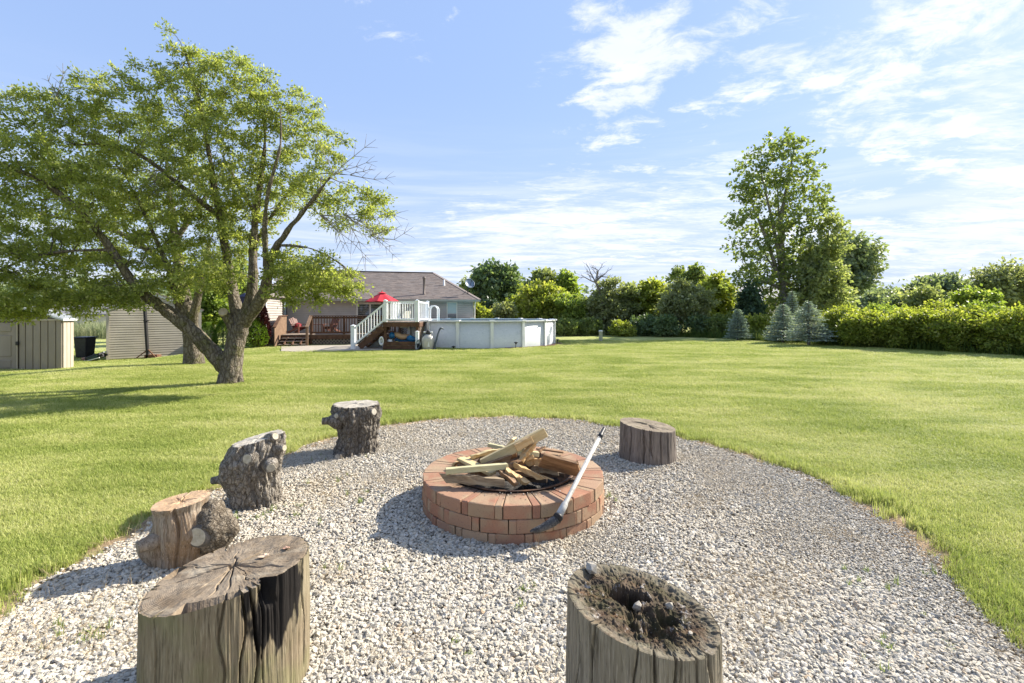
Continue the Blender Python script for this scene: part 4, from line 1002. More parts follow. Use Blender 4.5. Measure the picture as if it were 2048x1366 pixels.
m.add([*base, *bk, *[b+dn for b in base], *[b+dn for b in bk]], [(0, 1, 2, 3), (3, 2, 5, 4), (1, 5, 2), (0, 3, 4), (7, 6, 9, 8), (9, 10, 11, 8), (6, 7, 1, 0)])
m.build('roof', M['shingle'], house)
# courses of shingles, each tab an island with a thick lower edge: one joined part
vs, fs = [], []; rows = 36
up = (roof_pt(0, 1)-roof_pt(0, 0)).normalized(); rn = HU.cross(up).normalized()
for i in range(rows):
    k0, k1 = i/rows, (i+1.15)/rows; k1 = min(k1, 1)
    a = s0-R.random()*.3; end = s1-HIP*k0
    while a < end:
        w = R.uniform(.16, .42); b = min(a+w, end); h0 = .014+R.random()*.006
        P0, P1, P2, P3 = roof_pt(a+.003, k0)+rn*h0, roof_pt(b-.003, k0)+rn*h0, roof_pt(min(b-.003, s1-HIP*k1), k1)+rn*.004, roof_pt(min(a+.003, s1-HIP*k1), k1)+rn*.004
        q = len(vs); vs += [P0, P1, P2, P3, P0-rn*.014, P1-rn*.014]; fs += [(q, q+1, q+2, q+3), (q+4, q+5, q+1, q)]
        a = b
o = obj('shingles', vs, fs, M['shingle'], house); o['kind'] = 'stuff'
m = MB(); m.bar(roof_pt(s0, 1)+V(0, 0, .02), roof_pt(s1-HIP, 1)+V(0, 0, .02), .26, .04); m.build('ridge_cap', M['shingle'], house)
m = MB(); m.bar(roof_pt(s1, 0)+V(0, 0, .01), roof_pt(s1-HIP, 1)+V(0, 0, .01), .2, .03); m.build('ridge_cap', M['shingle'], house)
m = MB(); m.bar(roof_pt(s0, 0)+V(0, 0, -.055)-HN*.03, roof_pt(s1+.03, 0)+V(0, 0, -.055)-HN*.03, .10, .11); m.build('gutter', M['soffit'], house)
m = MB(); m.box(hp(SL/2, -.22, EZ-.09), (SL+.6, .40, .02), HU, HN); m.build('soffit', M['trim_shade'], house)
# wing gable roof towards the camera
wr = [hp(-.7, -4.45, EZ-.02), hp(.2, -4.45, EZ-.02), hp(-.3, -4.45, EZ+.22), hp(-.7, 2.5, EZ-.02), hp(.2, 2.5, EZ-.02), hp(-.3, 2.5, EZ+.22)]
m = MB(); m.add(wr+[p+V(0, 0, .06) for p in wr], [(1, 4, 5, 2), (0, 2, 5, 3), (7, 8, 11, 10), (6, 9, 11, 8), (0, 1, 2), (6, 8, 7), (1, 0, 6, 7), (1, 7, 10, 4), (0, 3, 9, 6)]); m.build('roof', M['shingle'], house)
m = MB(); m.box(hp(.03, -.03, EZ/2+.1), (.09, .09, EZ-.2), HU, HN); m.build('corner_post', M['trim_shade'], house)
m = MB(); m.box(hp(SL+.01, -.01, EZ/2), (.10, .08, EZ-.06), HU, HN); m.build('corner_post', M['trim_shade'], house)
m = MB(); m.tube([hp(SL+.12, -.42, EZ-.12), hp(SL+.12, -.15, EZ-.3), hp(SL+.12, -.06, EZ-.4), hp(SL+.12, -.06, .05)], .035, 8); m.build('downspout', M['trim'], house)
m = MB(); m.box(hp(.03, -4.2, EZ/2), (.09, .09, EZ-.06), HU, HN); m.build('corner_post', M['white_vinyl'], house)
def s_of(px):                                       # where a photo column meets the long wall
    k = (px-CX)/F; return (k*HA.y-HA.x)/(HU.x-k*HU.y)
def window(px0, px1, py0, py1, name, panes, fr=.06, mtf=None, lab=None):
    a, b = s_of(px0), s_of(px1); mid = hp((a+b)/2, 0, 0); z1 = H-(py0-HY)*mid.y/F; z0 = H-(py1-HY)*mid.y/F
    fm = MB()
    for (x0, x1, y0, y1) in ((a, b, z1-fr, z1), (a, b, z0, z0+fr), (a, a+fr, z0+fr, z1-fr), (b-fr, b, z0+fr, z1-fr)):
        fm.box(hp((x0+x1)/2, -.03, (y0+y1)/2), (x1-x0, .07, y1-y0), HU, HN)
    f = fm.build(name, mtf or M['trim'], house)
    for (u0, u1, v0, v1, mt) in panes:
        pm = MB(); X0, X1 = a+fr+(b-a-2*fr)*u0, a+fr+(b-a-2*fr)*u1; Y0, Y1 = z0+fr+(z1-z0-2*fr)*v0, z0+fr+(z1-z0-2*fr)*v1
        pm.box(hp((X0+X1)/2, -.022, (Y0+Y1)/2), (X1-X0-.02, .02, Y1-Y0-.02), HU, HN); pm.build('pane', mt, f)
    return f, a, b, z0, z1
window(893, 914.5, 604, 645, 'window', [(0, 1, .42, 1, M['blind']), (0, 1, 0, .40, M['glass_dark'])])
f, a, b, z0, z1 = window(713, 775, 605.5, 669, 'sliding_door', [(0, .40, 0, 1, M['glass_dark']), (.43, .98, 0, 1, M['glass_dark'])], .07)
m = MB(); m.box(hp(a+(b-a)*.44, -.04, (z0+z1)/2), (.07, .05, z1-z0-.14), HU, HN); m.build('door_stile', M['trim'], f)
# side door and lamp on the wing wall
dm = MB(); dm.box(hp(.03, -.62, 1.25), (.06, .86, 1.9), HU, HN); dr = dm.build('side_door', M['black'], house)
dm = MB(); dm.box(hp(.065, -.62, 1.25), (.02, .34, 1.7), HU, HN); dm.build('pane', M['blind'], dr)
lm = MB(); lm.lathe(hp(.16, -1.35, 1.95), [(.02, 0), (.055, .03), (.06, .16), (.03, .2), (.008, .25)], 8); lm.bar(hp(.02, -1.35, 2.1), hp(.16, -1.35, 2.18), .03, .03); lm.build('wall_lamp', M['black_metal'], house)
# roof furniture
q = roof_pt(s_of(848)+1.2, .28); q = W(848, 588, 28.6)
def on_roof(px, py):
    k = 0; best = None
    for i in range(200):
        kk = i/200; 
        # walk up the slope along this photo column
        sx = (px-CX)/F; base_ = HA-HN*.45+HN*((RD+.45)*kk); s = (sx*base_.y-base_.x)/(HU.x-sx*HU.y); P = roof_pt(s, kk); y = HY-(P.z-H)*F/P.y
        if best is None or abs(y-py) < best[0]: best = (abs(y-py), P)
    return best[1]
q = on_roof(848, 589); m = MB(); m.lathe(q-V(0, 0, .1), [(.085, 0), (.085, .14), (.065, .16), (.065, 1.0), (.09, 1.01), (.09, 1.09), (.05, 1.12)], 14); m.build('vent_pipe', M['vent_pipe'], house, True)
q = on_roof(888, 571); m = MB(); m.lathe(q-V(0, 0, .06), [(.13, 0), (.06, .08), (.055, .40), (.05, .41)], 12); m.build('roof_vent', M['white'], house, True)
q = on_roof(936, 589)
dish = thing('satellite_dish', 'round grey satellite dish on the right end of the house roof', 'satellite dish', q)
m = MB(); m.tube([q, q+V(.0, 0, .28), q+V(.05, 0, .5), q+V(.1, 0, .6)], .022, 8); m.tube([q-HU*.35-V(0, 0, .0), q+V(0, 0, .3)], .012, 6); m.tube([q+HN*.3+V(0, 0, .15), q+V(0, 0, .3)], .012, 6); m.build('mast', M['black_metal'], dish)
ax = V(.45, -.8, .42).normalized(); m = MB(); m.lathe(q+V(.08, -.08, .62), [(.02, 0), (.12, .012), (.22, .045), (.29, .095), (.30, .10), (.22, .055), (.12, .022), (.01, .01)], 24, ax); m.build('reflector', M['dish'], dish, True)
m = MB(); m.tube([q+V(.08, -.08, .42), q+V(.08, -.08, .62)+ax*.36], .012, 6); m.box(q+V(.08, -.08, .62)+ax*.38, (.05, .05, .07)); m.build('feed_arm', M['black_metal'], dish)

# ---------------------------------------------------------------- low brown deck by the house
DK = thing('wooden_deck', 'low brown stained wooden deck with slatted railing and lattice skirt along the house', 'deck', hp(3, -3, 0))
DF = -3.35                                           # deck front line, metres in front of the wall
def sd(px, d=DF):
    k = (px-CX)/F; b = HA+HN*d; return (k*b.y-b.x)/(HU.x-k*HU.y)
fz = .475
Ls, Rs = sd(563), sd(790)
nb = 26
mm = MB(); mm.box((0, 0, 0), (Rs-Ls, .125, .03)); dbm = mm.mesh('deck_board', M['tread'])
for k in range(nb):
    inst('deck_board', dbm, DK, hp((Ls+Rs)/2, DF+.07+k*.1295, fz), (0, 0, HR))
Ms = sd(622)
m = MB(); m.box(hp((Ms+Rs)/2, DF-.02, fz-.115), (Rs-Ms, .04, .19), HU, HN); m.build('fascia', M['deck_wood'], DK)
# railing
rz0, rz1 = fz+.10, 1.35
m = MB(); m.box(hp((Ms+Rs)/2, DF-.02, rz1+.015), (Rs-Ms, .14, .035), HU, HN); m.build('top_rail', M['deck_wood'], DK)
m = MB(); m.box(hp((Ms+Rs)/2, DF-.02, rz1-.07), (Rs-Ms, .04, .09), HU, HN); m.build('upper_rail', M['deck_wood'], DK)
m = MB(); m.box(hp((Ms+Rs)/2, DF-.02, rz0), (Rs-Ms, .04, .09), HU, HN); m.build('lower_rail', M['deck_wood'], DK)
mm = MB(); mm.box((0, 0, 0), (.04, .04, rz1-rz0)); bal = mm.mesh('baluster', M['deck_wood'])
k = Ms+.1
while k < Rs:
    inst('baluster', bal, DK, hp(k, DF-.062, (rz0+rz1)/2), (0, 0, HR)); k += .125
mm = MB(); mm.box((0, 0, 0), (.10, .10, 1.4)); pst = mm.mesh('post', M['deck_wood'])
for s_ in (Ms, sd(688), Rs): inst('post', pst, DK, hp(s_, DF+.06, .68), (0, 0, HR))
def lattice(name, P, Q, z0, z1, mt, parent, nrm, step=.12, w=.03, t=.008):
    P, Q = Vector(P), Vector(Q); L = (Q-P).length; d = (Q-P).normalized(); h = z1-z0; m = MB()
    for sgn, off in ((1, 0), (-1, t*1.1)):
        x = -h
        while x < L+h:
            a0, a1 = (x, z0), (x+h, z1)
            if sgn < 0: a0, a1 = (x, z1), (x+h, z0)
            t0 = max(0, (0-a0[0])/h); t1 = min(1, (L-a0[0])/h)
            if t1 > t0+.02:
                p = P+d*(a0[0]+h*t0)+V(0, 0, a0[1]+(a1[1]-a0[1])*t0)+nrm*off; q = P+d*(a0[0]+h*t1)+V(0, 0, a0[1]+(a1[1]-a0[1])*t1)+nrm*off
                m.bar(p, q, t, w, up=nrm.cross((q-p).normalized()))
            x += step
    o = m.build(name, mt, parent); o['kind'] = 'stuff'; return o
m = MB(); m.box(hp((Ms+Rs)/2, DF+.06, .19), (Rs-Ms, .03, .34), HU, HN); m.build('underdeck_shade', M['black'], DK)  # black sheet standing in for the shade under the deck behind the lattice
lattice('lattice', hp(Ms+.05, DF+.01, 0), hp(Rs, DF+.01, 0), .01, fz-.18, M['tread'], DK, -HN, .15, .036)
# steps between two sloping boarded cheeks
for k in range(4):
    z = fz-.125*(k)-.02 if k else fz; d_ = DF-.30*k
    if k == 0: continue
    m = MB(); m.box(hp((Ls+Ms)/2, d_+.12, z), (Ms-Ls-.12, .30, .035), HU, HN); m.build('tread', M['tread'], DK)
for s_ in (Ls+.3, (Ls+Ms)/2, Ms-.3):
    m = MB(); m.bar(hp(s_, DF, fz-.15), hp(s_, DF-.95, .06), .05, .14); m.build('stringer', M['deck_wood'], DK)
m = MB(); m.box(hp((Ls+Ms)/2, DF+.02, fz-.16), (Ms-Ls, .03, .24), HU, HN); m.build('riser', M['deck_wood'], DK)
def cheek(s_, mt, cap):
    d0, d1, d2 = DF+1.2, DF, DF-1.05
    k = d0; 
    while k > d2:
        k2 = k-.135; ztop = 1.36 if k2 >= d1 else 1.36-(d1-k2)/(d1-d2)*.50
        m = MB(); m.box(hp(s_, (k+k2)/2, ztop/2), (.03, .131, ztop), HU, HN); m.build('board', mt, DK); k = k2
    m = MB(); m.bar(hp(s_, d0, 1.38), hp(s_, d1, 1.38), .14, .035); m.bar(hp(s_, d1, 1.38), hp(s_, d2-.05, .87), .14, .035); m.build('cap_rail', cap, DK)
cheek(Ls-.05, M['deck_wood2'], M['deck_wood'])
m = MB(); m.bar(hp(Ms, DF, 1.38), hp(Ms, DF-1.05, .87), .14, .035); m.build('cap_rail', M['deck_wood2'], DK)
m = MB(); m.box(hp(Ms, DF-1.0, .44), (.10, .10, .86), HU, HN); m.build('post', M['deck_wood2'], DK)
# chairs, table, parasol on the deck
def adirondack(p, rz, label, extra=None):
    t = thing('garden_chair', label, 'chair', p, 'slatted lounge chairs on the low deck')
    c, s_ = math.cos(rz), math.sin(rz); T_ = lambda x, y, z: V(p[0]+(x*c-y*s_)*.8, p[1]+(x*s_+y*c)*.8, p[2]+z*.8)
    for k in range(5):
        m = MB(); x = -.2+k*.1; m.bar(T_(x, .12, .30), T_(x*1.25, .45, .98-abs(k-2)*.05), .085, .02, up=T_(0, -1, .3)-T_(0, 0, 0)); m.build('back_slat', M['chair_brown'], t)
    for k in range(5):
        m = MB(); y = -.38+k*.11; m.bar(T_(-.26, y, .40-k*.025), T_(.26, y, .40-k*.025), .095, .02); m.build('seat_slat', M['chair_brown'], t)
    for sx in (-1, 1):
        m = MB(); m.bar(T_(sx*.3, -.42, .0), T_(sx*.3, -.42, .54), .05, .07); m.build('leg', M['chair_brown'], t)
        m = MB(); m.bar(T_(sx*.29, -.40, .37), T_(sx*.25, .55, .03), .04, .1); m.build('leg', M['chair_brown'], t)
        m = MB(); m.bar(T_(sx*.33, -.5, .56), T_(sx*.30, .28, .56), .11, .025); m.build('armrest', M['chair_brown'], t)
    return T_
p = hp(s_of(600)+.2, -1.6, fz+.016)
Tt = adirondack(p, HR+.9, 'red-brown slatted lounge chair holding a dark red cushion, left on the low deck')
bmx = MB(); bmx.lathe(Tt(0, .02, .36), [(.05, 0), (.18, .02), (.21, .09), (.18, .16), (.05, .18)], 12, (Tt(0, -.8, .6)-Tt(0, 0, 0))); tag(bmx.build('cushion', M['red_dark'], None, True, org=Tt(0, 0, .36)) if False else obj('cushion', bmx.v, bmx.f, M['red_dark'], None, True, Tt(0, 0, .36)), 'dark red cushion lying on the left slatted chair of the low deck', 'cushion')
adirondack(hp(s_of(672), -1.7, fz+.016), HR-.5, 'red-brown slatted lounge chair behind the slatted railing of the low deck')
q = hp(s_of(640), -1.4, fz+.015)
t = thing('side_table', 'low brown bench table beside the left lounge chair on the deck', 'table', q)
m = MB(); m.box(q+V(0, 0, .42), (.9, .45, .04), HU, HN); m.build('table_top', M['chair_brown'], t)
for a_, b_ in ((-.4, -.18), (.4, -.18), (-.4, .18), (.4, .18)):
    m = MB(); m.box(q+HU*a_+HN*b_+V(0, 0, .2), (.05, .05, .40), HU, HN); m.build('leg', M['chair_brown'], t)
UM = W(764, 640, 24.6); UM.z = fz+.016
um = thing('parasol', 'red canvas parasol standing on the deck in front of the sliding door', 'parasol', UM)
m = MB(); m.tube([UM, UM+V(0, 0, 2.12)], .02, 8); m.build('pole', M['black_metal'], um)
m = MB(); m.lathe(UM, [(.22, 0), (.22, .05), (.05, .09), (.04, .25)], 12); m.build('foot', M['black_metal'], um)
ez, az_ = H-(602.5-HY)*UM.y/F, H-(585-HY)*UM.y/F; ur = .88
vs = [V(UM.x, UM.y, az_)]; N8 = 8; K = 5
for i in range(1, K+1):
    f_ = i/K
    for k in range(N8*4):
        a_ = 2*PI*k/(N8*4); sag = .035*math.sin(PI*((k % 4)/4))*f_; r_ = ur*f_*(1-.05*math.sin(PI*(k % 4)/4)); vs.append(V(UM.x+r_*math.cos(a_), UM.y+r_*math.sin(a_), az_-(az_-ez)*(f_**1.15)-sag))
fs = [(0, 1+k, 1+(k+1) % 32) for k in range(32)]
for i in range(K-1):
    for k in range(32): a_ = 1+i*32; fs.append((a_+k, a_+32+k, a_+32+(k+1) % 32, a_+(k+1) % 32))
o = obj('canopy', vs, fs, M['red_cloth'], um); so = o.modifiers.new('thick', 'SOLIDIFY'); so.thickness = .006
m = MB(); m.lathe((UM.x, UM.y, az_-.01), [(.24, -.03), (.10, .03), (.03, .045), (.02, .09), (.028, .11), (.01, .13)], 16); m.build('vent_cap', M['red_cloth'], um)
for k in range(8):
    a_ = 2*PI*k/8; m = MB(); m.tube([V(UM.x, UM.y, az_-.06), V(UM.x+ur*.97*math.cos(a_), UM.y+ur*.97*math.sin(a_), ez-.01)], .008, 5); m.build('rib', M['black_metal'], um)
tb = W(792, 640, 24.3); tb.z = fz+.016
t = thing('patio_table', 'round dark patio table seen through the white railing', 'table', tb)
m = MB(); m.lathe(tb+V(0, 0, .70), [(.5, 0), (.5, .03), (.48, .035)], 24); m.build('table_top', M['black_metal'], t)
for k in range(4):
    a_ = PI/4+k*PI/2; m = MB(); m.tube([tb+V(.36*math.cos(a_), .36*math.sin(a_), 0), tb+V(.28*math.cos(a_), .28*math.sin(a_), .7)], .016, 6); m.build('leg', M['black_metal'], t)
def sling_chair(p, rz, label, tall=1.35):
    t = thing('patio_chair', label, 'chair', p, 'sling chairs round the patio table'); c, s_ = math.cos(rz), math.sin(rz); T_ = lambda x, y, z: V(p[0]+x*c-y*s_, p[1]+x*s_+y*c, p[2]+z)
    m = MB(); m.bar(T_(0, .18, .42), T_(0, .34, tall), .46, .02, up=T_(0, -1, .2)-T_(0, 0, 0)); soften(m.build('backrest', M['cream_cloth'], t), .01)
    m = MB(); m.bar(T_(0, .2, .42), T_(0, -.26, .45), .46, .02); m.build('seat', M['cream_cloth'], t)
    for sx in (-1, 1):
        m = MB(); m.tube([T_(sx*.25, -.28, 0), T_(sx*.25, -.26, .62), T_(sx*.25, .2, .62), T_(sx*.25, .3, 0)], .014, 6); m.build('frame', M['black_metal'], t)
q = W(781, 640, 23.9); q.z = fz+.016; sling_chair(q, 2.6, 'high-backed cream sling chair left of the patio table, behind the white railing')
q = W(806, 640, 24.6); q.z = fz+.016; sling_chair(q, -2.2, 'cream sling chair right of the patio table, behind the white railing', 1.1)

# concrete path
P_ = [(562, 703.5), (600, 705.2), (660, 704.2), (706, 702.5), (765, 700.2), (768, 690), (735, 688.5), (690, 691.5), (650, 692), (600, 693), (563, 694.5)]
gp = [G(*p) for p in P_]; n = len(gp)
o = obj('path', [V(p.x, p.y, .035) for p in gp]+[V(p.x, p.y, -.05) for p in gp], [tuple(range(n))]+[(n+i, n+(i+1) % n, (i+1) % n, i) for i in range(n)], M['concrete']); o['kind'] = 'structure'

# ---------------------------------------------------------------- above-ground pool
PX, PY, PR, PH = (961-CX)/F*23.8, 23.8, 3.66, 1.16
pool = thing('swimming_pool', 'round above-ground pool with pale marbled wall panels and white rim', 'swimming pool', (PX, PY, 0))
def marble():
    m = bpy.data.materials.new('marbled_pool_wall'); m.use_nodes = True; T = NT(m.node_tree); T.n.clear()
    co = T.node('ShaderNodeTexCoord').outputs['Object']; n = T.noise(T.mapping(co, (0, 0, 0), (0, .5, 0), (1, 1, 1.8)), 4.5, 6, .68, .8)
    c = T.ramp(n, [(.3, (.47, .50, .50)), (.5, (.58, .60, .60)), (.7, (.50, .53, .54))]); c = T.mix(T.smooth(T.noise(co, 11, 5, .7, 1.2), .55, .68), c, (.66, .67, .67))
    bs = T.node('ShaderNodeBsdfPrincipled'); T.put(bs.inputs['Base Color'], c); bs.inputs['Roughness'].default_value = .5
    o = T.node('ShaderNodeOutputMaterial'); T.l.new(bs.outputs[0], o.inputs[0]); return m
MBL = marble(); m = MB()
def pp(a, r, z): return V(PX+r*math.sin(a), PY-r*math.cos(a), z)       # a = 0 faces the camera
NPN = 16; da = 2*PI/NPN
for k in range(NPN):
    a0, a1 = (k-.5)*da, (k+.5)*da; vs = []; S_ = 6
    for i in range(S_+1):
        a = a0+(a1-a0)*i/S_; rr = PR*math.cos(da/2)/math.cos(a-(a0+a1)/2)*.6+PR*.4
        vs += [pp(a, rr-.01, .0), pp(a, rr-.01, PH-.03)]
    for i in range(S_+1):
        a = a0+(a1-a0)*i/S_; rr = PR*math.cos(da/2)/math.cos(a-(a0+a1)/2)*.6+PR*.4
        vs += [pp(a, rr-.04, .0), pp(a, rr-.04, PH-.03)]
    n2 = 2*(S_+1); fs = []
    for i in range(S_): fs += [(2*i, 2*i+2, 2*i+3, 2*i+1), (n2+2*i+1, n2+2*i+3, n2+2*i+2, n2+2*i), (2*i+1, 2*i+3, n2+2*i+3, n2+2*i+1)]
    obj('wall_panel', vs, fs, MBL, pool, True)
    aa = a1; m = MB(); u = V(math.cos(aa), math.sin(aa), 0); nn = V(math.sin(aa), -math.cos(aa), 0)
    m.box(pp(aa, PR+.03, PH/2), (.135, .07, PH-.06), u, nn); m.build('upright', M['pool_rim'], pool)
    m = MB(); m.box(pp(aa, PR+.0, PH+.012), (.21, .25, .075), u, nn); soften(m.build('rim_cap', M['pool_rim'], pool), .012, 2)
    m = MB(); c0, c1 = pp(a0, PR, PH), pp(a1, PR, PH); m.bar(c0, c1, .19, .045); m.build('rim_rail', M['pool_rim'], pool)
m = MB(); m.lathe((PX, PY, 0), [(.01, PH-.15), (PR-.06, PH-.15), (PR-.06, PH-.17), (.01, PH-.17)], 48)
m.build('water', mat('pool_water', (.05, .25, .33), rough=.05, bump=0, spec=.8), pool)
# mulch bed round the pool's right foot
vs, fs = [], []; n = 40
for k in range(n+1):
    a = math.radians(20+140*k/n); w = .10+.45*math.exp(-((a-1.5)/.45)**2)+.05*float(fbm(k*.7, 0, 0))
    vs += [pp(a, PR-.02, .04), pp(a, PR+w*.6, .035+.02*float(vnoise(k, 1))), pp(a, PR+w, -.01)]
for k in range(n): fs += [(3*k, 3*k+3, 3*k+4, 3*k+1), (3*k+1, 3*k+4, 3*k+5, 3*k+2)]
o = obj('mulch', vs, fs, M['mulch']); o['kind'] = 'stuff'
def solar_lamp(p, h, label, tilt=0):
    t = thing('garden_lamp', label, 'garden lamp', p, 'small black garden lamps round the pool'); top = p+V(tilt, 0, h)
    m = MB(); m.tube([p, top], .012, 6); m.build('stake', M['black_metal'], t)
    m = MB(); m.lathe(top, [(.03, -.06), (.04, -.01), (.09, 0), (.085, .02), (.02, .045)], 10, (tilt, 0, 1)); m.build('lamp_head', M['black'], t)
solar_lamp(G(1031, 697), .24, 'small black garden lamp in front of the pool wall, right of its middle', .02)
solar_lamp(G(908, 698.5), .10, 'lowest black garden lamp, in front of the left pool panel', -.02)
solar_lamp(G(1115, 689), .22, 'small black garden lamp in the mulch at the right end of the pool')
# skimmer box, filter, pump and hoses
q = pp(math.radians(-62), PR+.12, PH-.22); m = MB(); m.box(q, (.42, .22, .24), (1, 0, 0), (0, 1, 0)); soften(m.build('skimmer_box', M['tank'], pool), .01)
fp = G(856.5, 699.5); fl = thing('pool_filter', 'beige rounded sand filter tank with a black valve on top beside the pool', 'pool filter', fp)
m = MB(); m.lathe(fp, [(.20, .02), (.235, .06), (.25, .16), (.262, .30), (.26, .42), (.225, .53), (.14, .61), (.08, .64)], 24); m.build('tank', M['tank'], fl, True)
m = MB(); m.lathe(fp, [(.20, 0), (.21, .05), (.17, .08)], 20); m.build('foot', M['black'], fl)
m = MB(); m.lathe(fp+V(0, 0, .64), [(.10, 0), (.11, .05), (.07, .07), (.07, .12), (.03, .17), (.015, .2)], 14); m.build('valve', M['black'], fl)
for sx in (-1, 1):
    m = MB(); m.lathe(fp+V(sx*.10, -.03, .72), [(.035, 0), (.035, .08)], 10, (sx, 0, 0)); m.build('hose_fitting', M['white'], fl)
m = MB(); m.add([fp+V(.06, -.262, .36), fp+V(.11, -.255, .14), fp+V(.01, -.265, .14), fp+V(.06, -.268, .36), fp+V(.11, -.261, .14), fp+V(.01, -.271, .14)], [(0, 1, 2), (5, 4, 3), (0, 2, 5, 3), (1, 0, 3, 4), (2, 1, 4, 5)]); m.build('sticker', M['white'], fl)
pq = fp+V(-.30, .05, 0); pm_ = thing('pool_pump', 'small black pool pump on the ground left of the filter tank', 'pump', pq)
m = MB(); m.lathe(pq+V(-.16, 0, .16), [(.11, 0), (.12, .03), (.12, .22), (.09, .26)], 16, (1, 0, 0)); m.build('motor', M['black'], pm_); m = MB(); m.lathe(pq+V(.14, 0, .05), [(.09, 0), (.1, .18), (.10, .24), (.07, .27)], 14); m.build('strainer', M['black'], pm_); m = MB(); m.box(pq+V(0, 0, .025), (.42, .22, .05)); m.build('foot', M['black'], pm_)
def hose(pts, r_, mt, label):
    P = [Vector(p) for p in pts]; out = []
    for i in range(len(P)-1):
        p0, p1, p2, p3 = P[max(i-1, 0)], P[i], P[i+1], P[min(i+2, len(P)-1)]
        for k in range(6):
            t = k/6; out.append(.5*((2*p1)+(p2-p0)*t+(2*p0-5*p1+4*p2-p3)*t*t+(3*p1-p0-3*p2+p3)*t**3))
    out.append(P[-1]); m = MB(); m.tube(out, r_, 10); o = obj('hose', [v for v in m.v], m.f, mt, None, True, P[0]); tag(o, label, 'hose')
Yh = fp.y-.05
hose([W(862, 670, Yh), W(865, 674, Yh), W(867.5, 684, Yh), W(869, 694, Yh), W(871, 698, Yh)], .035, M['hose'], 'dark grey hose curving from the right of the filter valve down to the ground')
hose([W(868, 699, Yh-.08), W(870, 690, Yh-.08), W(875, 672, Yh-.05), W(879, 660, Yh), W(882, 656, Yh), W(886, 657.5, Yh+.1)], .035, M['hose'], 'blue-grey hose rising diagonally to the pool wall right of the filter')
hose([W(852, 670, Yh), W(847, 668.5, Yh), W(845, 676, Yh), W(843, 686, Yh), W(838, 694, Yh), W(836, 698, Yh-.1)], .03, M['hose'], 'dark hose looping from the left of the filter valve to the pump')
hose([W(841, 690, Yh-.1), W(837, 680, Yh-.1), W(833, 686, Yh-.1), W(831, 695, Yh-.1), W(834, 699, Yh-.15)], .025, M['grey_plastic'], 'thin pale grey hose loop beside the white post')

# ---------------------------------------------------------------- raised pool deck with white vinyl railing
DY = 19.75
def D(px, z, y=DY): return V((px-CX)/F*y, y, z)
pd = thing('pool_deck', 'raised brown pool deck with white vinyl railing and stairs, left of the pool', 'deck', D(770, 0))
fz2 = 1.13; x0, x1 = D(767, 0).x, D(838, 0).x; y0, y1 = DY, DY+2.75
for k in range(20):
    m = MB(); m.box(((x0+x1)/2, y0+.07+k*.138, fz2), (x1-x0+.04, .132, .03)); m.build('deck_board', M['tread'], pd)
for (a_, b_) in (((x0, y0), (x1, y0)), ((x0, y1), (x1, y1)), ((x0, y0), (x0, y1)), ((x1, y0), (x1, y1))):
    m = MB(); m.bar(V(*a_, fz2-.105), V(*b_, fz2-.105), .045, .17); m.build('rim_joist', M['deck_wood'], pd)
for (a_, b_) in ((x0+.06, y0+.08), (x1-.08, y0+.08), (x0+.06, y1-.1), (x1-.08, y1-.1), (x1-.42, y1-.1)):
    m = MB(); m.box((a_, b_, .47), (.10, .10, .96)); m.build('post', M['deck_wood'], pd)
for k in range(2):
    m = MB(); m.box(((x0+x1)/2-.04, y0-.005, .10+k*.155), (x1-x0-.04, .04, .148)); m.build('storage_board', M['deck_wood'], pd)
m = MB(); m.box(((x0+x1)/2, y0+.6, .22), (x1-x0-.2, 1.1, .03)); m.build('shelf', M['deck_wood'], pd)
lattice('lattice', (x0+.1, y1-.05, 0), (x1-.1, y1-.05, 0), .10, fz2-.2, M['deck_wood2'], pd, V(0, -1, 0), .085, .026)
lattice('lattice', (x1-.02, y0+.15, 0), (x1-.02, y1-.1, 0), .10, fz2-.2, M['tread'], pd, V(1, 0, 0), .085, .022)
def vpost(x, y, z, h, w=.125):
    m = MB(); m.box((x, y, z+h/2), (w, w, h)); m.box((x, y, z+h+.012), (w+.03, w+.03, .028)); 
    b = z+h+.026; m.add([(x-w/2, y-w/2, b), (x+w/2, y-w/2, b), (x+w/2, y+w/2, b), (x-w/2, y+w/2, b), (x, y, b+.045)], [(0, 1, 4), (1, 2, 4), (2, 3, 4), (3, 0, 4)]); m.build('railing_post', M['white_vinyl'], pd)
pa = D(770.5, 0); pb_ = D(834, 0)
vpost(pa.x, DY+.02, fz2+.015, .86); vpost(pb_.x, DY+.02, fz2+.015, .86)
pcx = D(856, 0, 22.3).x; vpost(pb_.x, 22.2, fz2+.015, .86, .12)
vpost(D(706.5, 0).x, DY-.02, 0, .97, .15)
mm = MB(); mm.box((0, 0, 0), (.034, .034, .70)); wb = mm.mesh('baluster', M['white_vinyl'])
def vrail(A, B, n):
    A, B = Vector(A), Vector(B); d = (B-A).normalized()
    m = MB(); m.bar(A+V(0, 0, .82), B+V(0, 0, .82), .07, .06); m.build('top_rail', M['white_vinyl'], pd)
    m = MB(); m.bar(A+V(0, 0, .09), B+V(0, 0, .09), .05, .06); m.build('bottom_rail', M['white_vinyl'], pd)
    for k in range(n):
        q = A+(B-A)*((k+1)/(n+1)); inst('baluster', wb, pd, q+V(0, 0, .455))
b0 = fz2+.015
vrail((pa.x, DY+.02, b0), (pb_.x, DY+.02, b0), 12); vrail((pb_.x, DY+.02, b0), (pb_.x, 22.2, b0), 7); vrail((pa.x, DY+.9, b0), (pa.x, y1-.06, b0), 12); vrail((pa.x, y1-.06, b0), (pb_.x, y1-.06, b0), 11)
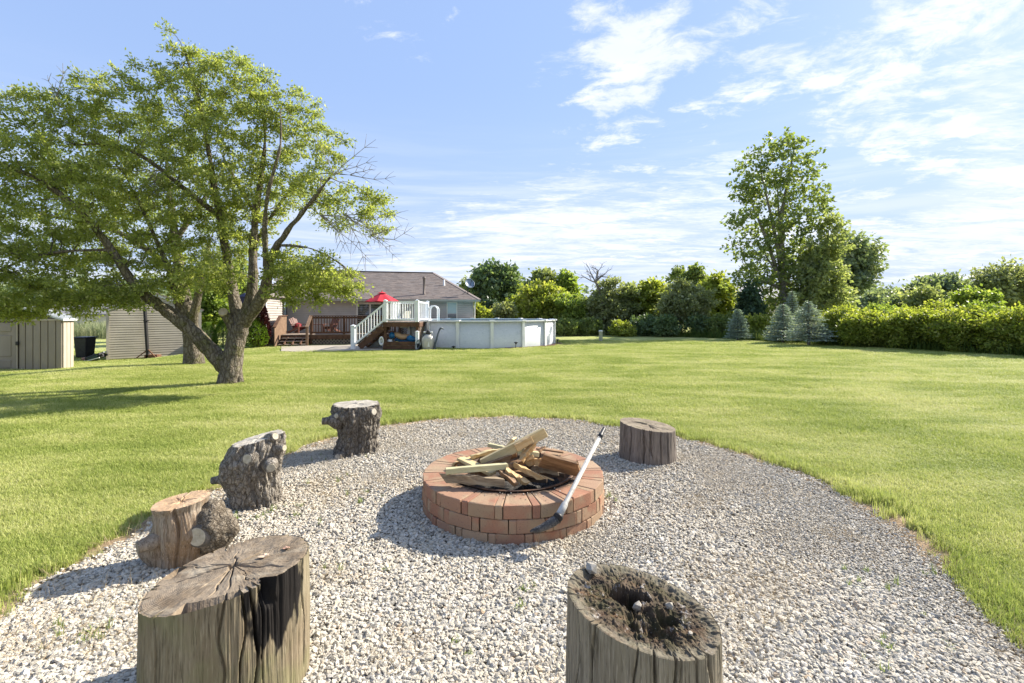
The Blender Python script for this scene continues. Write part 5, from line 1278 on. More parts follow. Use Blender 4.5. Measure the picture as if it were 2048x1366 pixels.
# stairs going down to the left
sx0, sz0 = x0-.02, fz2; sx1, sz1 = D(716, 0).x, .02
for yy in (DY+.03, DY+.90):
    m = MB(); m.bar((sx0, yy, sz0-.22), (sx1+.05, yy, sz1+.07), .045, .24); m.build('stringer', M['deck_wood'], pd)
for k in range(5):
    t_ = (k+1)/6; m = MB(); m.box((sx0+(sx1-sx0)*t_+.03, DY+.46, sz0+(sz1-sz0)*t_-.01), (.26, .90, .035)); m.build('tread', M['tread'], pd)
Aa, Bb = V(D(708, 0).x, DY-.02, .06), V(pa.x, DY-.02, fz2+.0)
for off in (.80, .14):
    m = MB(); m.bar(Aa+V(0, 0, off), Bb+V(0, 0, off-.02), .06, .065); m.build('top_rail' if off > .5 else 'bottom_rail', M['white_vinyl'], pd)
mm = MB(); mm.box((0, 0, 0), (.034, .034, .62)); sb = mm.mesh('baluster', M['white_vinyl'])
for k in range(10):
    q = Aa+(Bb-Aa)*((k+.9)/10.7); inst('baluster', sb, pd, q+V(0, 0, .47))
# pool ladder arch
lx = pb_.x+.30; Ly = 20.9
t = thing('pool_ladder', 'white arched pool ladder rail behind the right corner post of the raised deck', 'ladder', (lx, Ly, fz2))
for yy in (0, .45):
    pts = [V(lx-.02, Ly+yy, fz2-.2)]+[V(lx+.17-.19*math.cos(a_), Ly+yy, fz2+.50+.19*math.sin(a_)) for a_ in np.linspace(0, PI, 9)]+[V(lx+.36, Ly+yy, fz2-.2)]
    m = MB(); m.tube(pts, .026, 8); m.build('rail', M['white_vinyl'], t, True)
m = MB(); m.box((lx, Ly+.22, fz2+.1), (.12, .45, .03)); m.build('tread', M['white_vinyl'], t)
# things stored under the deck
blue = mat('blue_vinyl_float', (.012, .10, .26), (.02, .17, .36), scale=5, rough=.35, bump=0); tanv = mat('tan_vinyl_float', (.42, .27, .17), (.5, .34, .22), scale=5, rough=.4, bump=0)
fo = V(D(800, 0).x, y0+.45, .30)
t = thing('pool_float', 'rolled blue and tan inflatable pool float lying under the raised deck', 'pool float', fo)
def sausage(name, A, B, ra, rb, mt, bulge=.02, n=9):
    A, B = Vector(A), Vector(B); m = MB(); pts = [A+(B-A)*k/(n-1)+V(0, 0, bulge*math.sin(PI*k/(n-1)*3)) for k in range(n)]
    rad = [(ra+(rb-ra)*k/(n-1))*(math.sin(PI*(k+.35)/(n-.3))**.35) for k in range(n)]; m.tube(pts, rad, 14); m.build(name, mt, t, True)
sausage('lower_tube', fo+V(-.35, .1, .07), fo+V(.50, .15, .03), .10, .10, blue)
sausage('upper_tube', fo+V(-.38, -.05, .30), fo+V(.35, 0, .17), .13, .12, tanv, .03)
sausage('left_end', fo+V(-.53, -.1, .28), fo+V(-.30, -.1, .26), .14, .13, blue, .0, 6); sausage('right_end', fo+V(.20, -.08, .17), fo+V(.60, -.05, .07), .15, .12, blue, .0, 7)
q = V(D(777, 0).x, y0+.22, .30); m = MB(); m.lathe(q, [(.08, -.06), (.10, -.02), (.10, .08), (.07, .11)], 14); tag(obj('bucket', m.v, m.f, M['white'], None, True, q), 'white bucket in front of the left end of the blue pool float', 'bucket')
q = V(D(749, 0, 20.9).x, 20.9, 0)
t = thing('storage_box', 'grey plastic box with a pale lid standing behind the pool stairs', 'storage box', q)
m = MB(); m.box(q+V(0, 0, .27), (.55, .45, .54)); soften(m.build('body', M['grey_plastic'], t), .02, 2); m = MB(); m.box(q+V(0, 0, .565), (.6, .5, .05)); m.build('lid', M['tread'], t)
q = V(D(765, 0, 19.9).x, 19.72, .36)
m = MB(); m.lathe(q, [(.06, -.015), (.10, -.015), (.10, .015), (.06, .015), (.06, -.015)], 16, (.2, -1, 0)); o = obj('hose_coil', [V(v.x, v.y, q.z+(v.z-q.z)*1.9) for v in m.v], m.f, M['white'], None, True, q); tag(o, 'white coiled hose hanging on the left post of the raised deck', 'hose')
q = G(834.5, 699.3)
m = MB(); m.box(q+V(0, 0, .36), (.13, .13, .72)); m.box(q+V(0, 0, .735), (.15, .15, .03)); m.add([q+V(a_, b_, .75) for a_, b_ in ((-.065, -.065), (.065, -.065), (.065, .065), (-.065, .065))]+[q+V(0, 0, .79)], [(0, 1, 4), (1, 2, 4), (2, 3, 4), (3, 0, 4)])
tag(obj('post', m.v, m.f, M['white_vinyl'], None, False, q), 'short free-standing white post between raised deck and filter', 'post')

# ---------------------------------------------------------------- left side: two sheds and odds and ends
def Pz(px, py, Y): return W(px, py, Y)
c1 = G(125, 738.5); gzs = c1.z
sh = thing('resin_shed', 'tan panelled garden shed with grey roof at the left edge of the lawn', 'shed', c1)
fd = V(-1, -.10, 0).normalized(); bd = V(fd.y*-1, fd.x, 0)*-1; bd = V(-.10, 1, 0).normalized()
FW = 3.0; k2 = (146-CX)/F
SD = ((k2*c1.y-c1.x)/(bd.x-k2*bd.y))
ehz = H-(640.5-HY)*c1.y/F
def sp(a, b, z): return c1+fd*a+bd*b+V(0, 0, z-c1.z)
gnd = c1.z-.05
m = MB(); m.add([sp(.03, .03, gnd), sp(FW, .03, gnd), sp(FW, SD-.02, gnd), sp(.03, SD-.02, gnd), sp(.03, .03, ehz), sp(FW, .03, ehz), sp(FW, SD-.02, ehz), sp(.03, SD-.02, ehz), sp(FW/2, .03, ehz+.48), sp(FW/2, SD-.02, ehz+.48)],
      [(0, 1, 5, 4), (1, 2, 6, 5), (2, 3, 7, 6), (3, 0, 4, 7), (4, 5, 8), (6, 7, 9), (7, 4, 8, 9), (5, 6, 9, 8)]); m.build('wall', M['resin_dark'], sh)
mpp = (125-37)/F*c1.y/1.0
dpx = lambda px: (lambda k: (c1.x-k*c1.y)/(k*fd.y-fd.x))((px-CX)/F)
edges = [125, 112.5, 97, 82, 67, 52, 39]
for a_, b_ in zip(edges[:-1], edges[1:]):
    s_, e_ = dpx(a_)+.012, dpx(b_)-.012
    m = MB(); m.box(sp((s_+e_)/2, -.005, (gnd+ehz)/2), (e_-s_, .05, ehz-gnd), fd, bd); soften(m.build('panel', M['resin'], sh), .01)
# door leaf with three raised fields
ds, de = dpx(35), dpx(35)+1.25
m = MB(); m.box(sp((ds+de)/2, -.01, (gnd+ehz)/2-.04), (de-ds, .06, ehz-gnd-.10), fd, bd); dr = m.build('door', M['resin'], sh)
for zl, zh in ((gnd+.12, gnd+.42), (gnd+.55, ehz-.55), (ehz-.42, ehz-.16)):
    m = MB(); m.box(sp(ds+.42, -.045, (zl+zh)/2), (.50, .03, zh-zl), fd, bd); soften(m.build('raised_field', M['resin'], dr), .02, 1)
m = MB(); m.tube([sp(ds-.03, -.05, gnd+.05), sp(ds-.03, -.05, ehz-.06)], .018, 6); m.build('door_rod', M['resin_light'], sh)
m = MB(); m.box(sp(ds-.05, -.07, H-(686-HY)*c1.y/F), (.09, .05, .14), fd, bd); m.build('latch', M['black_metal'], sh)
n_ = 3
for k in range(n_):
    a_, b_ = SD*k/n_+.01, SD*(k+1)/n_-.01; m = MB(); m.box(sp(-.005, (a_+b_)/2, (gnd+ehz)/2), (.05, b_-a_, ehz-gnd), fd, bd); m.build('side_panel', M['resin_light'], sh)
m = MB(); m.box(sp(FW/2, -.03, ehz+.02), (FW+.1, .07, .06), fd, bd); m.build('eave_trim', M['resin_light'], sh)
vs = [sp(-.12, -.12, ehz-.02), sp(-.12, SD+.1, ehz-.02), sp(FW/2, SD+.1, ehz+.50), sp(FW/2, -.12, ehz+.50), sp(FW+.12, -.12, ehz-.02), sp(FW+.12, SD+.1, ehz-.02)]
m = MB(); m.add(vs+[v+V(0, 0, .07) for v in vs], [(0, 1, 2, 3), (3, 2, 5, 4), (6, 9, 8, 7), (9, 10, 11, 8), (0, 6, 7, 1), (0, 3, 9, 6), (3, 4, 10, 9), (4, 5, 11, 10), (1, 7, 8, 2), (2, 8, 11, 5)]); m.build('roof', M['resin_roof'], sh)
for k in range(5):
    y_ = -.05+(SD+.1)*k/4; m = MB(); m.bar(sp(-.10, y_, ehz+.07), sp(FW/2, y_, ehz+.585), .05, .03); m.build('roof_rib', M['resin_roof'], sh)

A_ = G(215.5, 720.5); Yb = A_.y*1.185; B_ = V((400-CX)/F*Yb, Yb, A_.z)
gb = thing('sided_shed', 'cream shed with horizontal lapped siding behind the black pole', 'shed', A_)
wd = V(math.cos(math.radians(39)), math.sin(math.radians(39)), 0); B_ = A_+wd*(((400-CX)/F*A_.y-A_.x)/(wd.x-(400-CX)/F*wd.y)); wn = V(wd.y, -wd.x, 0); WL = (B_-A_).length; DEP = 3.0
e_z = H-(619-HY)*A_.y/F; g0 = A_.z-.05
gab = lambda t: e_z+.70*(1-abs(2*t-1))
m = MB(); q = lambda a, b, z: V(A_.x, A_.y, 0)+wd*a-wn*b+V(0, 0, z)
m.add([q(0, 0, g0), q(WL, 0, g0), q(WL, DEP, g0), q(0, DEP, g0), q(0, 0, e_z), q(WL, 0, e_z), q(WL, DEP, e_z), q(0, DEP, e_z), q(WL/2, 0, e_z+.70), q(WL/2, DEP, e_z+.70)],
      [(0, 1, 5, 4), (1, 2, 6, 5), (2, 3, 7, 6), (3, 0, 4, 7), (4, 5, 8), (6, 7, 9)]); m.build('wall', M['siding_shed'], gb)
siding('siding', q(0, 0, 0), q(WL, 0, 0), A_.z+.03, e_z+.70, M['siding_shed'], gb, .108, wn, gab)
for a_ in (0.0, WL):
    m = MB(); m.box(q(a_, -.012, (g0+e_z)/2), (.11, .07, e_z-g0), wd, wn); m.build('corner_post', M['siding_shed'], gb)
for sg in (0, 1):
    m = MB(); P0, P1 = q(WL*sg, -.02, e_z), q(WL/2, -.02, e_z+.70); m.bar(P0+(P0-P1)*.06, P1, .10, .12); m.build('rake_board', M['white'], gb)
    vs = [q(WL*sg+(.15 if sg else -.15), -.12, e_z-.05), q(WL/2, -.12, e_z+.74), q(WL/2, DEP+.1, e_z+.74), q(WL*sg+(.15 if sg else -.15), DEP+.1, e_z-.05)]
    m = MB(); m.add(vs+[v+V(0, 0, .06) for v in vs], [(0, 1, 2, 3), (4, 7, 6, 5), (0, 4, 5, 1), (1, 5, 6, 2), (2, 6, 7, 3), (3, 7, 4, 0)]); m.build('roof', M['shingle'], gb)

pb0 = G(296, 718); pole = thing('black_pole', 'black steel pole with braced rusty foot in front of the cream shed', 'pole', pb0)
ptop = W(286, 560, pb0.y)
m = MB(); m.bar(pb0, ptop, .10, .10, up=(0, 1, 0)); m.build('pole', M['black_metal'], pole)
m = MB(); zb = H-(642-HY)*pb0.y/F; m.box(V(pb0.x-.09, pb0.y, zb), (.22, .05, .05)); m.build('bracket', M['black_metal'], pole)
for sx in (-1, 1):
    m = MB(); m.bar(pb0+V(sx*.48, -.1, .03), pb0+V(sx*.02, 0, .42), .04, .04); m.build('brace', M['rust'], pole)
    m = MB(); m.bar(pb0+V(0, 0, .03), pb0+V(sx*.52, -.12, .03), .05, .05); m.build('base_bar', M['black_metal'], pole)
m = MB(); m.box(pb0+V(.15, .1, .12), (.6, .3, .16)); soften(m.build('ballast', M['rust'], pole), .03, 2)
# wheeled bin
b_ = G(170, 716); bn = thing('wheeled_bin', 'black wheeled bin with lid standing between the two sheds', 'bin', b_)
bw = (187-153)/F*b_.y/2*.72; bh = (717-674.5)/F*b_.y
m = MB(); m.add([b_+V(sx*bw*(.82 if k == 0 else 1), sy*.28*(.82 if k == 0 else 1), .04 if k == 0 else bh-.05) for k in (0, 1) for sx, sy in ((-1, -1), (1, -1), (1, 1), (-1, 1))], [(3, 2, 1, 0), (4, 5, 6, 7), (0, 1, 5, 4), (1, 2, 6, 5), (2, 3, 7, 6), (3, 0, 4, 7)]); soften(m.build('body', M['black'], bn), .02, 2)
m = MB(); m.box(b_+V(0, 0, bh-.02), (bw*2+.08, .66, .05), (1, 0, 0), (0, 1, 0)); m.bar(b_+V(-bw, .34, bh-.03), b_+V(bw, .34, bh-.03), .04, .04); soften(m.build('lid', M['navy'], bn), .015, 2)
for sx in (-1, 1):
    m = MB(); m.lathe(b_+V(sx*(bw*.8), .22, .10), [(.10, -.02), (.10, .02)], 14, (1, 0, 0)); m.build('wheel', M['grey_plastic'], bn)
# tipped-over cart/box beside it
q_ = G(192, 722); t = thing('tipped_cart', 'dark box-shaped cart tipped over on the grass beside the wheeled bin', 'cart', q_)
ud = V(.93, .1, .34).normalized(); vd = V(-.3, .1, .9).normalized(); bwid = .55
m = MB(); m.box(q_+V(-.02, 0, .17), (.62, .35, .20), ud, V(0, 1, 0)); soften(m.build('body', M['black'], t), .02); m = MB(); m.box(q_+V(.02, -.19, .16), (.40, .02, .13), ud, V(0, 1, 0)); m.build('front_panel', mat('dark_teal_panel', (.01, .03, .035), (.02, .05, .06), rough=.3, bump=0), t)
m = MB(); m.bar(q_+V(-.30, -.22, .00), q_+V(.34, -.22, .17), .03, .035); m.bar(q_+V(-.33, -.22, .04), q_+V(-.28, -.22, .0), .03, .035); m.build('chrome_edge', M['white'], t)
m = MB(); m.box(q_+V(-.36, .02, .09), (.34, .35, .10), V(.95, 0, -.1), V(0, 1, 0)); soften(m.build('red_tray', mat('faded_red_tray', (.28, .15, .12), (.36, .22, .18), scale=6), t), .02)
m = MB(); m.box(q_+V(.10, .12, .32), (.40, .2, .05), ud, V(0, 1, 0)); m.build('handle_block', M['grey_plastic'], t)
for sx in (0, 1):
    m = MB(); m.lathe(q_+V(.33+.0*sx, -.1+.25*sx, .27), [(.06, -.02), (.06, .02)], 12, (0, 1, 0)); m.build('wheel', M['black'], t)

# white pipe on the lawn, far houses
q = G(1201.5, 683.2); m = MB(); m.lathe(q, [(.095, -.02), (.095, .52), (.105, .52), (.105, .57), (.08, .59), (.0, .59)], 18); tag(obj('standpipe', m.v, m.f, M['white'], None, True, q), 'short white pipe standing alone on the lawn right of the pool', 'pipe')
def far_house(name, label, c, w, dep, eave, ridge, roofm, wallm, rz=0, wins=()):
    t = thing(name, label, 'house', c); u = V(math.cos(rz), math.sin(rz), 0); n = V(-math.sin(rz), math.cos(rz), 0)
    q = lambda a, b, z: V(*c)+u*a+n*b+V(0, 0, z)
    m = MB(); m.box(q(0, dep/2, eave/2), (w, dep, eave), u, n); m.build('wall', wallm, t)
    m = MB(); vs = [q(-w/2-.4, -.4, eave), q(w/2+.4, -.4, eave), q(w/2+.4, dep/2, ridge), q(-w/2-.4, dep/2, ridge), q(-w/2-.4, dep+.4, eave), q(w/2+.4, dep+.4, eave)]
    m.add(vs+[v+V(0, 0, .15) for v in vs], [(0, 1, 2, 3), (3, 2, 5, 4), (6, 9, 8, 7), (9, 10, 11, 8), (0, 6, 7, 1), (1, 7, 8, 2), (2, 8, 11, 5), (0, 3, 9, 6), (3, 4, 10, 9)]); m.build('roof', roofm, t)
    for (a, z, ww, hh) in wins:
        m = MB()
        for (dx, dz, sx, sz) in ((0, hh/2, ww+.2, .1), (0, -hh/2, ww+.2, .1), (-ww/2, 0, .1, hh), (ww/2, 0, .1, hh)): m.box(q(a+dx, -.04, z+dz), (sx, .08, sz), u, n)
        f = m.build('window', M['white'], t); m = MB(); m.box(q(a, -.02, z), (ww-.1, .03, hh-.1), u, n); m.build('pane', M['glass_dark'], f)
    return t
lg = mat('far_grey_roof', (.19, .18, .18), (.25, .24, .24), scale=1.5); fw = mat('far_cream_wall', (.50, .46, .41), (.56, .52, .47), scale=.8)
c = W(186, 660, 62); far_house('far_house', 'pale single-storey house far off between the two sheds', (c.x-1.5, 62, -1.6), 14, 7, 2.75, 4.1, lg, fw, 0, ((1.0, 1.75, .95, .75),))
c = W(1500, 660, 62); far_house('far_house', 'grey-roofed house half hidden behind the trees left of the tall poplar', (c.x, 62, 0), 12, 8, 2.9, 5.0, mat('slate_roof', (.17, .175, .19), (.22, .225, .24), scale=1.5), fw, .15)
# fence in front of the far house
fc = W(186, 650, 55); fn = thing('far_fence', 'low pinkish board fence in front of the far pale house', 'fence', (fc.x, 55, -1.2))
fm_ = mat('pinkish_fence', (.38, .27, .22), (.46, .34, .28), scale=2)
mm = MB(); mm.box((0, 0, 0), (.19, .03, 1.15)); fbm_ = mm.mesh('board', fm_)
for k in range(44): inst('board', fbm_, fn, (fc.x-4.2+k*.2, 55, -.55+R.uniform(-.02, .02)))
for k in range(5): m = MB(); m.box((fc.x-4.2+k*2.1, 54.93, -.5), (.12, .12, 1.35)); m.build('post', M['white'], fn)
# ---------------------------------------------------------------- vegetation
def leaf_faces(P, size, rs, up=.25, narrow=.5, dirs=None):
    """diamond leaves at points P"""
    n = len(P); P = np.asarray(P, float)
    a = rs.randn(n, 3) if dirs is None else dirs+rs.randn(n, 3)*.55
    a[:, 2] += -.15; a /= np.linalg.norm(a, axis=1)[:, None]
    nn = rs.randn(n, 3); nn[:, 2] += up*2; b = np.cross(a, nn); b /= np.linalg.norm(b, axis=1)[:, None]+1e-9
    c = np.cross(a, b); L = size*(.6+.8*rs.rand(n))[:, None]; Wd = L*narrow*(.8+.4*rs.rand(n))[:, None]
    v = np.stack([P, P+a*L*.5+b*Wd*.5+c*L*.08, P+a*L, P+a*L*.5-b*Wd*.5+c*L*.08], 1).reshape(-1, 3)
    return v, np.arange(n*4).reshape(n, 4)
def grow(limbs, clusters, rs, tip=.004, kfat=.5, sag=.0, maxr=.06, seglen=.35):
    """limbs: [(points, radii)]; joins every cluster to the nearest wood, closest first"""
    tubes = []; N = []; NRd = []
    for pts, rad in limbs:
        tubes.append((pts, rad))
        for i in range(len(pts)-1):
            for k in range(4): N.append(pts[i]+(pts[i+1]-pts[i])*k/4); NRd.append(rad[i]+(rad[i+1]-rad[i])*k/4)
        N.append(pts[-1]); NRd.append(rad[-1])
    N = [np.array(p) for p in N]
    cl = [np.array(c) for c in clusters]
    if not cl: return tubes, []
    A = np.array(N); C = np.array(cl)
    dmin = np.array([np.min(np.linalg.norm(A-c, axis=1)) for c in C]); ends = [None]*len(C)
    done = np.zeros(len(C), bool); rr = np.array(NRd)
    near = dmin.copy()
    for _ in range(len(C)):
        i = int(np.argmin(np.where(done, 1e9, near))); c = C[i]
        d = np.linalg.norm(A-c, axis=1); pen = d+np.where(A[:, 2] > c[2]+.3, .5*(A[:, 2]-c[2]), 0)+np.where(rr < .008, .3, 0)
        j = int(np.argmin(pen)); s = A[j]; L = float(np.linalg.norm(c-s)); n = max(2, int(L/seglen)+1)
        r0 = min(rr[j]*.75, maxr, tip*1.6+kfat*.02*L+.002); pts = []; prev = s
        mid = rs.randn(3)*.12*L
        for k in range(n+1):
            t = k/n; p = s+(c-s)*t+mid*4*t*(1-t)*.5+np.array([0, 0, (.12*L)*math.sin(PI*t)-sag*t*t*L]); p = p+(rs.randn(3)*.02*L if 0 < k < n else 0); pts.append(p)
        rad = [r0+(tip-r0)*(k/n) for k in range(n+1)]
        tubes.append(([Vector(p) for p in pts], rad)); ends[i] = (pts[-1], pts[-1]-pts[-2])
        new = np.array(pts[1:]); A = np.vstack([A, new]); rr = np.concatenate([rr, rad[1:]]); done[i] = True
        dn = np.min(np.linalg.norm(C[:, None, :]-new[None], axis=2), axis=1); near = np.minimum(near, dn)
    return tubes, ends
def wood_mesh(tubes, big=9, small=4):
    m = MB()
    for pts, rad in tubes: m.tube(pts, list(rad), big if rad[0] > .05 else (6 if rad[0] > .02 else small), False)
    return m
def crown_leaves(clusters, radii, per, size, rs, flat=.75, twig=0, narrow=.5, up=.25, streak=None):
    P = []; Dd = []; tw = []
    for c, r in zip(clusters, radii):
        n = int(per*(r/np.mean(radii))**2)
        nt = max(3, n//14)
        a = rs.randn(nt, 3); a[:, 2] = a[:, 2]*.7+.1; a /= np.linalg.norm(a, axis=1)[:, None]
        L = r*(.55+.75*rs.rand(nt))
        for k in range(nt):
            q = np.linspace(.15, 1, 14); line = np.array(c)+a[k]*L[k]*q[:, None]*np.array([1, 1, flat])+np.array([0, 0, -.10*r])*(q**2)[:, None]
            P.append(line+rs.randn(14, 3)*size*.55); Dd.append(np.repeat(a[k][None], 14, 0))
            if twig: tw.append((np.array(c), line[-1], line[6]))
    P = np.vstack(P); Dd = np.vstack(Dd)
    v, f = leaf_faces(P, size, rs, up, narrow, Dd); return v, f, tw
def twig_mesh(tw, r):
    n = len(tw); v = np.zeros((n, 9, 3)); off = np.array([[1, 0, 0], [-.5, .8, 0], [-.5, -.8, .3]])*r
    for i, (a, b, m_) in enumerate(tw):
        v[i, 0:3] = a+off; v[i, 3:6] = m_+off*.7; v[i, 6:9] = b+off*.35
    f = []
    for s in (0, 3):
        for k in range(3): k2 = (k+1) % 3; f.append([s+k, s+k2, s+3+k2, s+3+k])
    F_ = (np.arange(n)[:, None, None]*9+np.array(f)[None]).reshape(-1, 4); return v.reshape(-1, 3), F_
def blob_points(blobs, n, rs, mind):
    """blobs: (x,y,z,rx,ry,rz); rough poisson fill, biased to the outer shell"""
    P = []; vol = np.array([b[3]*b[4]*b[5] for b in blobs])**.66; vol /= vol.sum(); tries = 0
    while len(P) < n and tries < n*40:
        tries += 1
        b = blobs[rs.choice(len(blobs), p=vol)]; d = rs.randn(3); d /= np.linalg.norm(d); r = rs.rand()**.42
        p = np.array(b[:3])+d*r*np.array(b[3:6])
        if len(P) and np.min(np.linalg.norm(np.array(P)-p, axis=1)) < mind: continue
        P.append(p)
    return P

M['leaf_apple'] = leaf_mat('tree_leaf', (.22, .27, .075), (.39, .44, .145), (.56, .56, .28), .6, cscale=.8)
M['leaf_apple2'] = leaf_mat('shade_tree_leaf', (.17, .225, .055), (.31, .365, .10), (.45, .47, .2), .58, cscale=.8)

def BL(px, py, rx, ry, Y, rd=None):          # blob given by photo position and depth
    c = W(px, py, Y); s = Y/F; return (c.x, c.y, c.z, rx*s, (rd if rd else (rx+ry)/2*s), ry*s)

# --- the big spreading tree on the left
TY = 10.35
tb_ = G(461, 769)
tr = thing('spreading_tree', 'big spreading tree with forked grey trunk and a low limb reaching left over the lawn', 'tree', tb_)
def L_(pts, rad): return ([W(px, py, y) for px, py, y in pts], rad)
limbs = [
 L_([(460, 772, TY), (461, 745, TY), (467, 705, TY), (474, 675, TY), (480, 650, TY)], [.27, .225, .195, .19, .185]),
 L_([(474, 672, TY), (465, 650, TY-.05), (452, 632, TY-.15), (447, 625, TY-.2)], [.14, .105, .088, .088]),                 # sawn stub
 L_([(480, 652, TY), (470, 610, TY+.1), (462, 560, TY+.2), (452, 500, TY+.3), (440, 430, TY+.2), (425, 350, TY+.1), (410, 260, TY), (395, 180, TY-.1), (370, 110, TY-.2)], [.14, .115, .10, .09, .075, .06, .042, .028, .012]),
 L_([(482, 652, TY), (500, 615, TY), (507, 560, TY), (505, 500, TY+.1), (512, 430, TY+.1), (520, 360, TY+.3), (535, 280, TY+.3), (520, 200, TY+.2)], [.15, .13, .10, .085, .07, .055, .035, .012]),
 L_([(482, 650, TY), (505, 622, TY-.1), (530, 590, TY-.2), (536, 545, TY-.3), (545, 500, TY-.4), (585, 450, TY-.6), (625, 400, TY-.8), (660, 355, TY-1)], [.16, .13, .12, .10, .075, .05, .038, .022]),
 L_([(536, 545, TY-.3), (528, 490, TY-.5), (530, 420, TY-.8), (542, 350, TY-1), (565, 290, TY-1.1), (560, 220, TY-1)], [.07, .055, .045, .035, .022, .01]),
 L_([(548, 492, TY-.4), (600, 490, TY-.6), (650, 505, TY-.7), (690, 535, TY-.8)], [.045, .03, .02, .01]),
 L_([(512, 430, TY+.1), (470, 360, TY+.9), (440, 300, TY+1.3)], [.05, .035, .015]),
 L_([(505, 500, TY+.1), (560, 400, TY+.9), (620, 340, TY+1.1), (700, 350, TY+.8)], [.05, .04, .03, .012]),
 L_([(440, 432, TY+.2), (370, 380, TY-.2), (300, 320, TY-.6), (235, 285, TY-.9), (150, 290, TY-1.1)], [.055, .05, .04, .03, .015]),
 # low limb to the left
 L_([(455, 735, TY), (428, 708, TY-.05), (398, 676, TY-.15), (365, 645, TY-.25), (335, 622, TY-.35), (300, 600, TY-.5), (262, 565, TY-.7), (225, 500, TY-.9), (170, 430, TY-1.1), (90, 360, TY-1.3), (0, 325, TY-1.5), (-80, 300, TY-1.6)], [.20, .165, .15, .145, .125, .10, .085, .07, .055, .045, .035, .02]),
 L_([(362, 643, TY-.25), (361, 612, TY-.2), (352, 585, TY-.2), (340, 540, TY-.3), (300, 450, TY-.4), (250, 350, TY-.4)], [.10, .085, .07, .05, .035, .015]),
 L_([(225, 500, TY-.9), (120, 500, TY-1.2), (40, 520, TY-1.3), (-40, 560, TY-1.4)], [.045, .035, .025, .01]),
]
blobs = [BL(*b) for b in ((80, 300, 150, 95, TY-1.2), (10, 430, 120, 120, TY-1.3), (30, 560, 120, 55, TY-1.2), (150, 520, 120, 80, TY-.8), (215, 240, 110, 95, TY-.6), (240, 400, 130, 120, TY-.5), (385, 215, 105, 85, TY),
                          (347, 95, 22, 45, TY-.2), (395, 140, 60, 45, TY-.1), (430, 330, 120, 110, TY), (480, 175, 80, 55, TY), (555, 250, 80, 75, TY+.1), (540, 370, 85, 80, TY+.2), (640, 300, 50, 55, TY), (640, 400, 70, 50, TY-.2), (715, 420, 60, 50, TY-.4),
                          (760, 425, 32, 45, TY-.4), (640, 562, 74, 42, TY-.5), (415, 545, 60, 42, TY-.7), (560, 560, 34, 34, TY-.2), (120, 590, 110, 34, TY-.9), (300, 570, 70, 30, TY-.6), (580, 520, 45, 40, TY-.3), (470, 460, 80, 70, TY+.2), (330, 520, 90, 60, TY-.3), (600, 200, 38, 22, TY), (90, 195, 70, 30, TY-1), (20, 215, 45, 35, TY-1.1), (690, 570, 30, 20, TY-.6), (260, 160, 50, 30, TY-.5), (200, 600, 90, 25, TY-.8), (60, 610, 90, 25, TY-1))]
rs = np.random.RandomState(5)
cl = blob_points(blobs, 600, rs, .31)
cl += blob_points([BL(*b) for b in ((600, 568, 52, 34, TY-.5), (680, 578, 36, 24, TY-.6), (560, 545, 30, 40, TY-.4), (640, 545, 50, 30, TY-.9))], 34, rs, .26)
cl += blob_points([BL(*b) for b in ((40, 612, 80, 26, TY-1), (130, 608, 70, 24, TY-.9), (220, 590, 60, 26, TY-.7), (385, 560, 45, 36, TY-.5))], 26, rs, .3)
tubes, ends = grow(limbs, cl, rs, .004, .55, seglen=.3)
wm = wood_mesh(tubes[:13], 16); vs = np.array([tuple(v) for v in wm.v])
# bark ridges as geometry on the trunk
nz_ = fbm(vs[:, 0]*9, vs[:, 1]*9, vs[:, 2]*3.2, 4)
o = wm.build('trunk', M['bark'], tr, True)
sb_ = o.modifiers.new('sub', 'SUBSURF'); sb_.levels = 2; sb_.render_levels = 2
tx = bpy.data.textures.new('bark_relief', 'CLOUDS'); tx.noise_scale = .11; tx.noise_depth = 3
dm_ = o.modifiers.new('relief', 'DISPLACE'); dm_.texture = tx; dm_.strength = .075; dm_.mid_level = .5; dm_.texture_coords = 'LOCAL'
wood_mesh(tubes[13:]).build('branches', M['bark'], tr, True)['kind'] = 'stuff'
st = W(447, 625, TY-.2); ax = (W(436, 612, TY-.55)-W(452, 632, TY-.15)).normalized(); m = MB(); m.lathe(st, [(.09, -.05), (.092, .03), (.085, .045), (.04, .05), (.001, .045)], 20, ax); m.build('cut_face', mat('sawn_limb', (.34, .28, .20), (.42, .35, .26), (.26, .15, .08), scale=9, rough=.85), tr, False)
for k_, (px, py, sx) in enumerate(((445, 765, -1), (478, 766, 1), (462, 770, 0))):
    q = W(px, py, TY-.08*(1-abs(sx))); m = MB(); m.tube([q+V(0, 0, -.1), q+V(-.02*sx, 0, .12), q+V(-.08*sx, .05, .55), q+V(-.09*sx, .1, 1.0)], [.125, .105, .075, .03], 12); o = m.build('root_flare', M['bark'], tr, True)
    s_ = o.modifiers.new('sub', 'SUBSURF'); s_.levels = 2; s_.render_levels = 2; dq = o.modifiers.new('relief', 'DISPLACE'); dq.texture = tx; dq.strength = .05; dq.texture_coords = 'LOCAL'
rad = .17+.15*rs.rand(len(cl))
v, f, tw = crown_leaves(cl, rad, 215, .062, rs, .7, 1, .48)
print('tree leaves', len(f))
obj('crown', v, f, M['leaf_apple'], tr)['kind'] = 'stuff'
v, f = twig_mesh(tw, .0035); obj('twigs', v, f, M['bark'], tr)['kind'] = 'stuff'
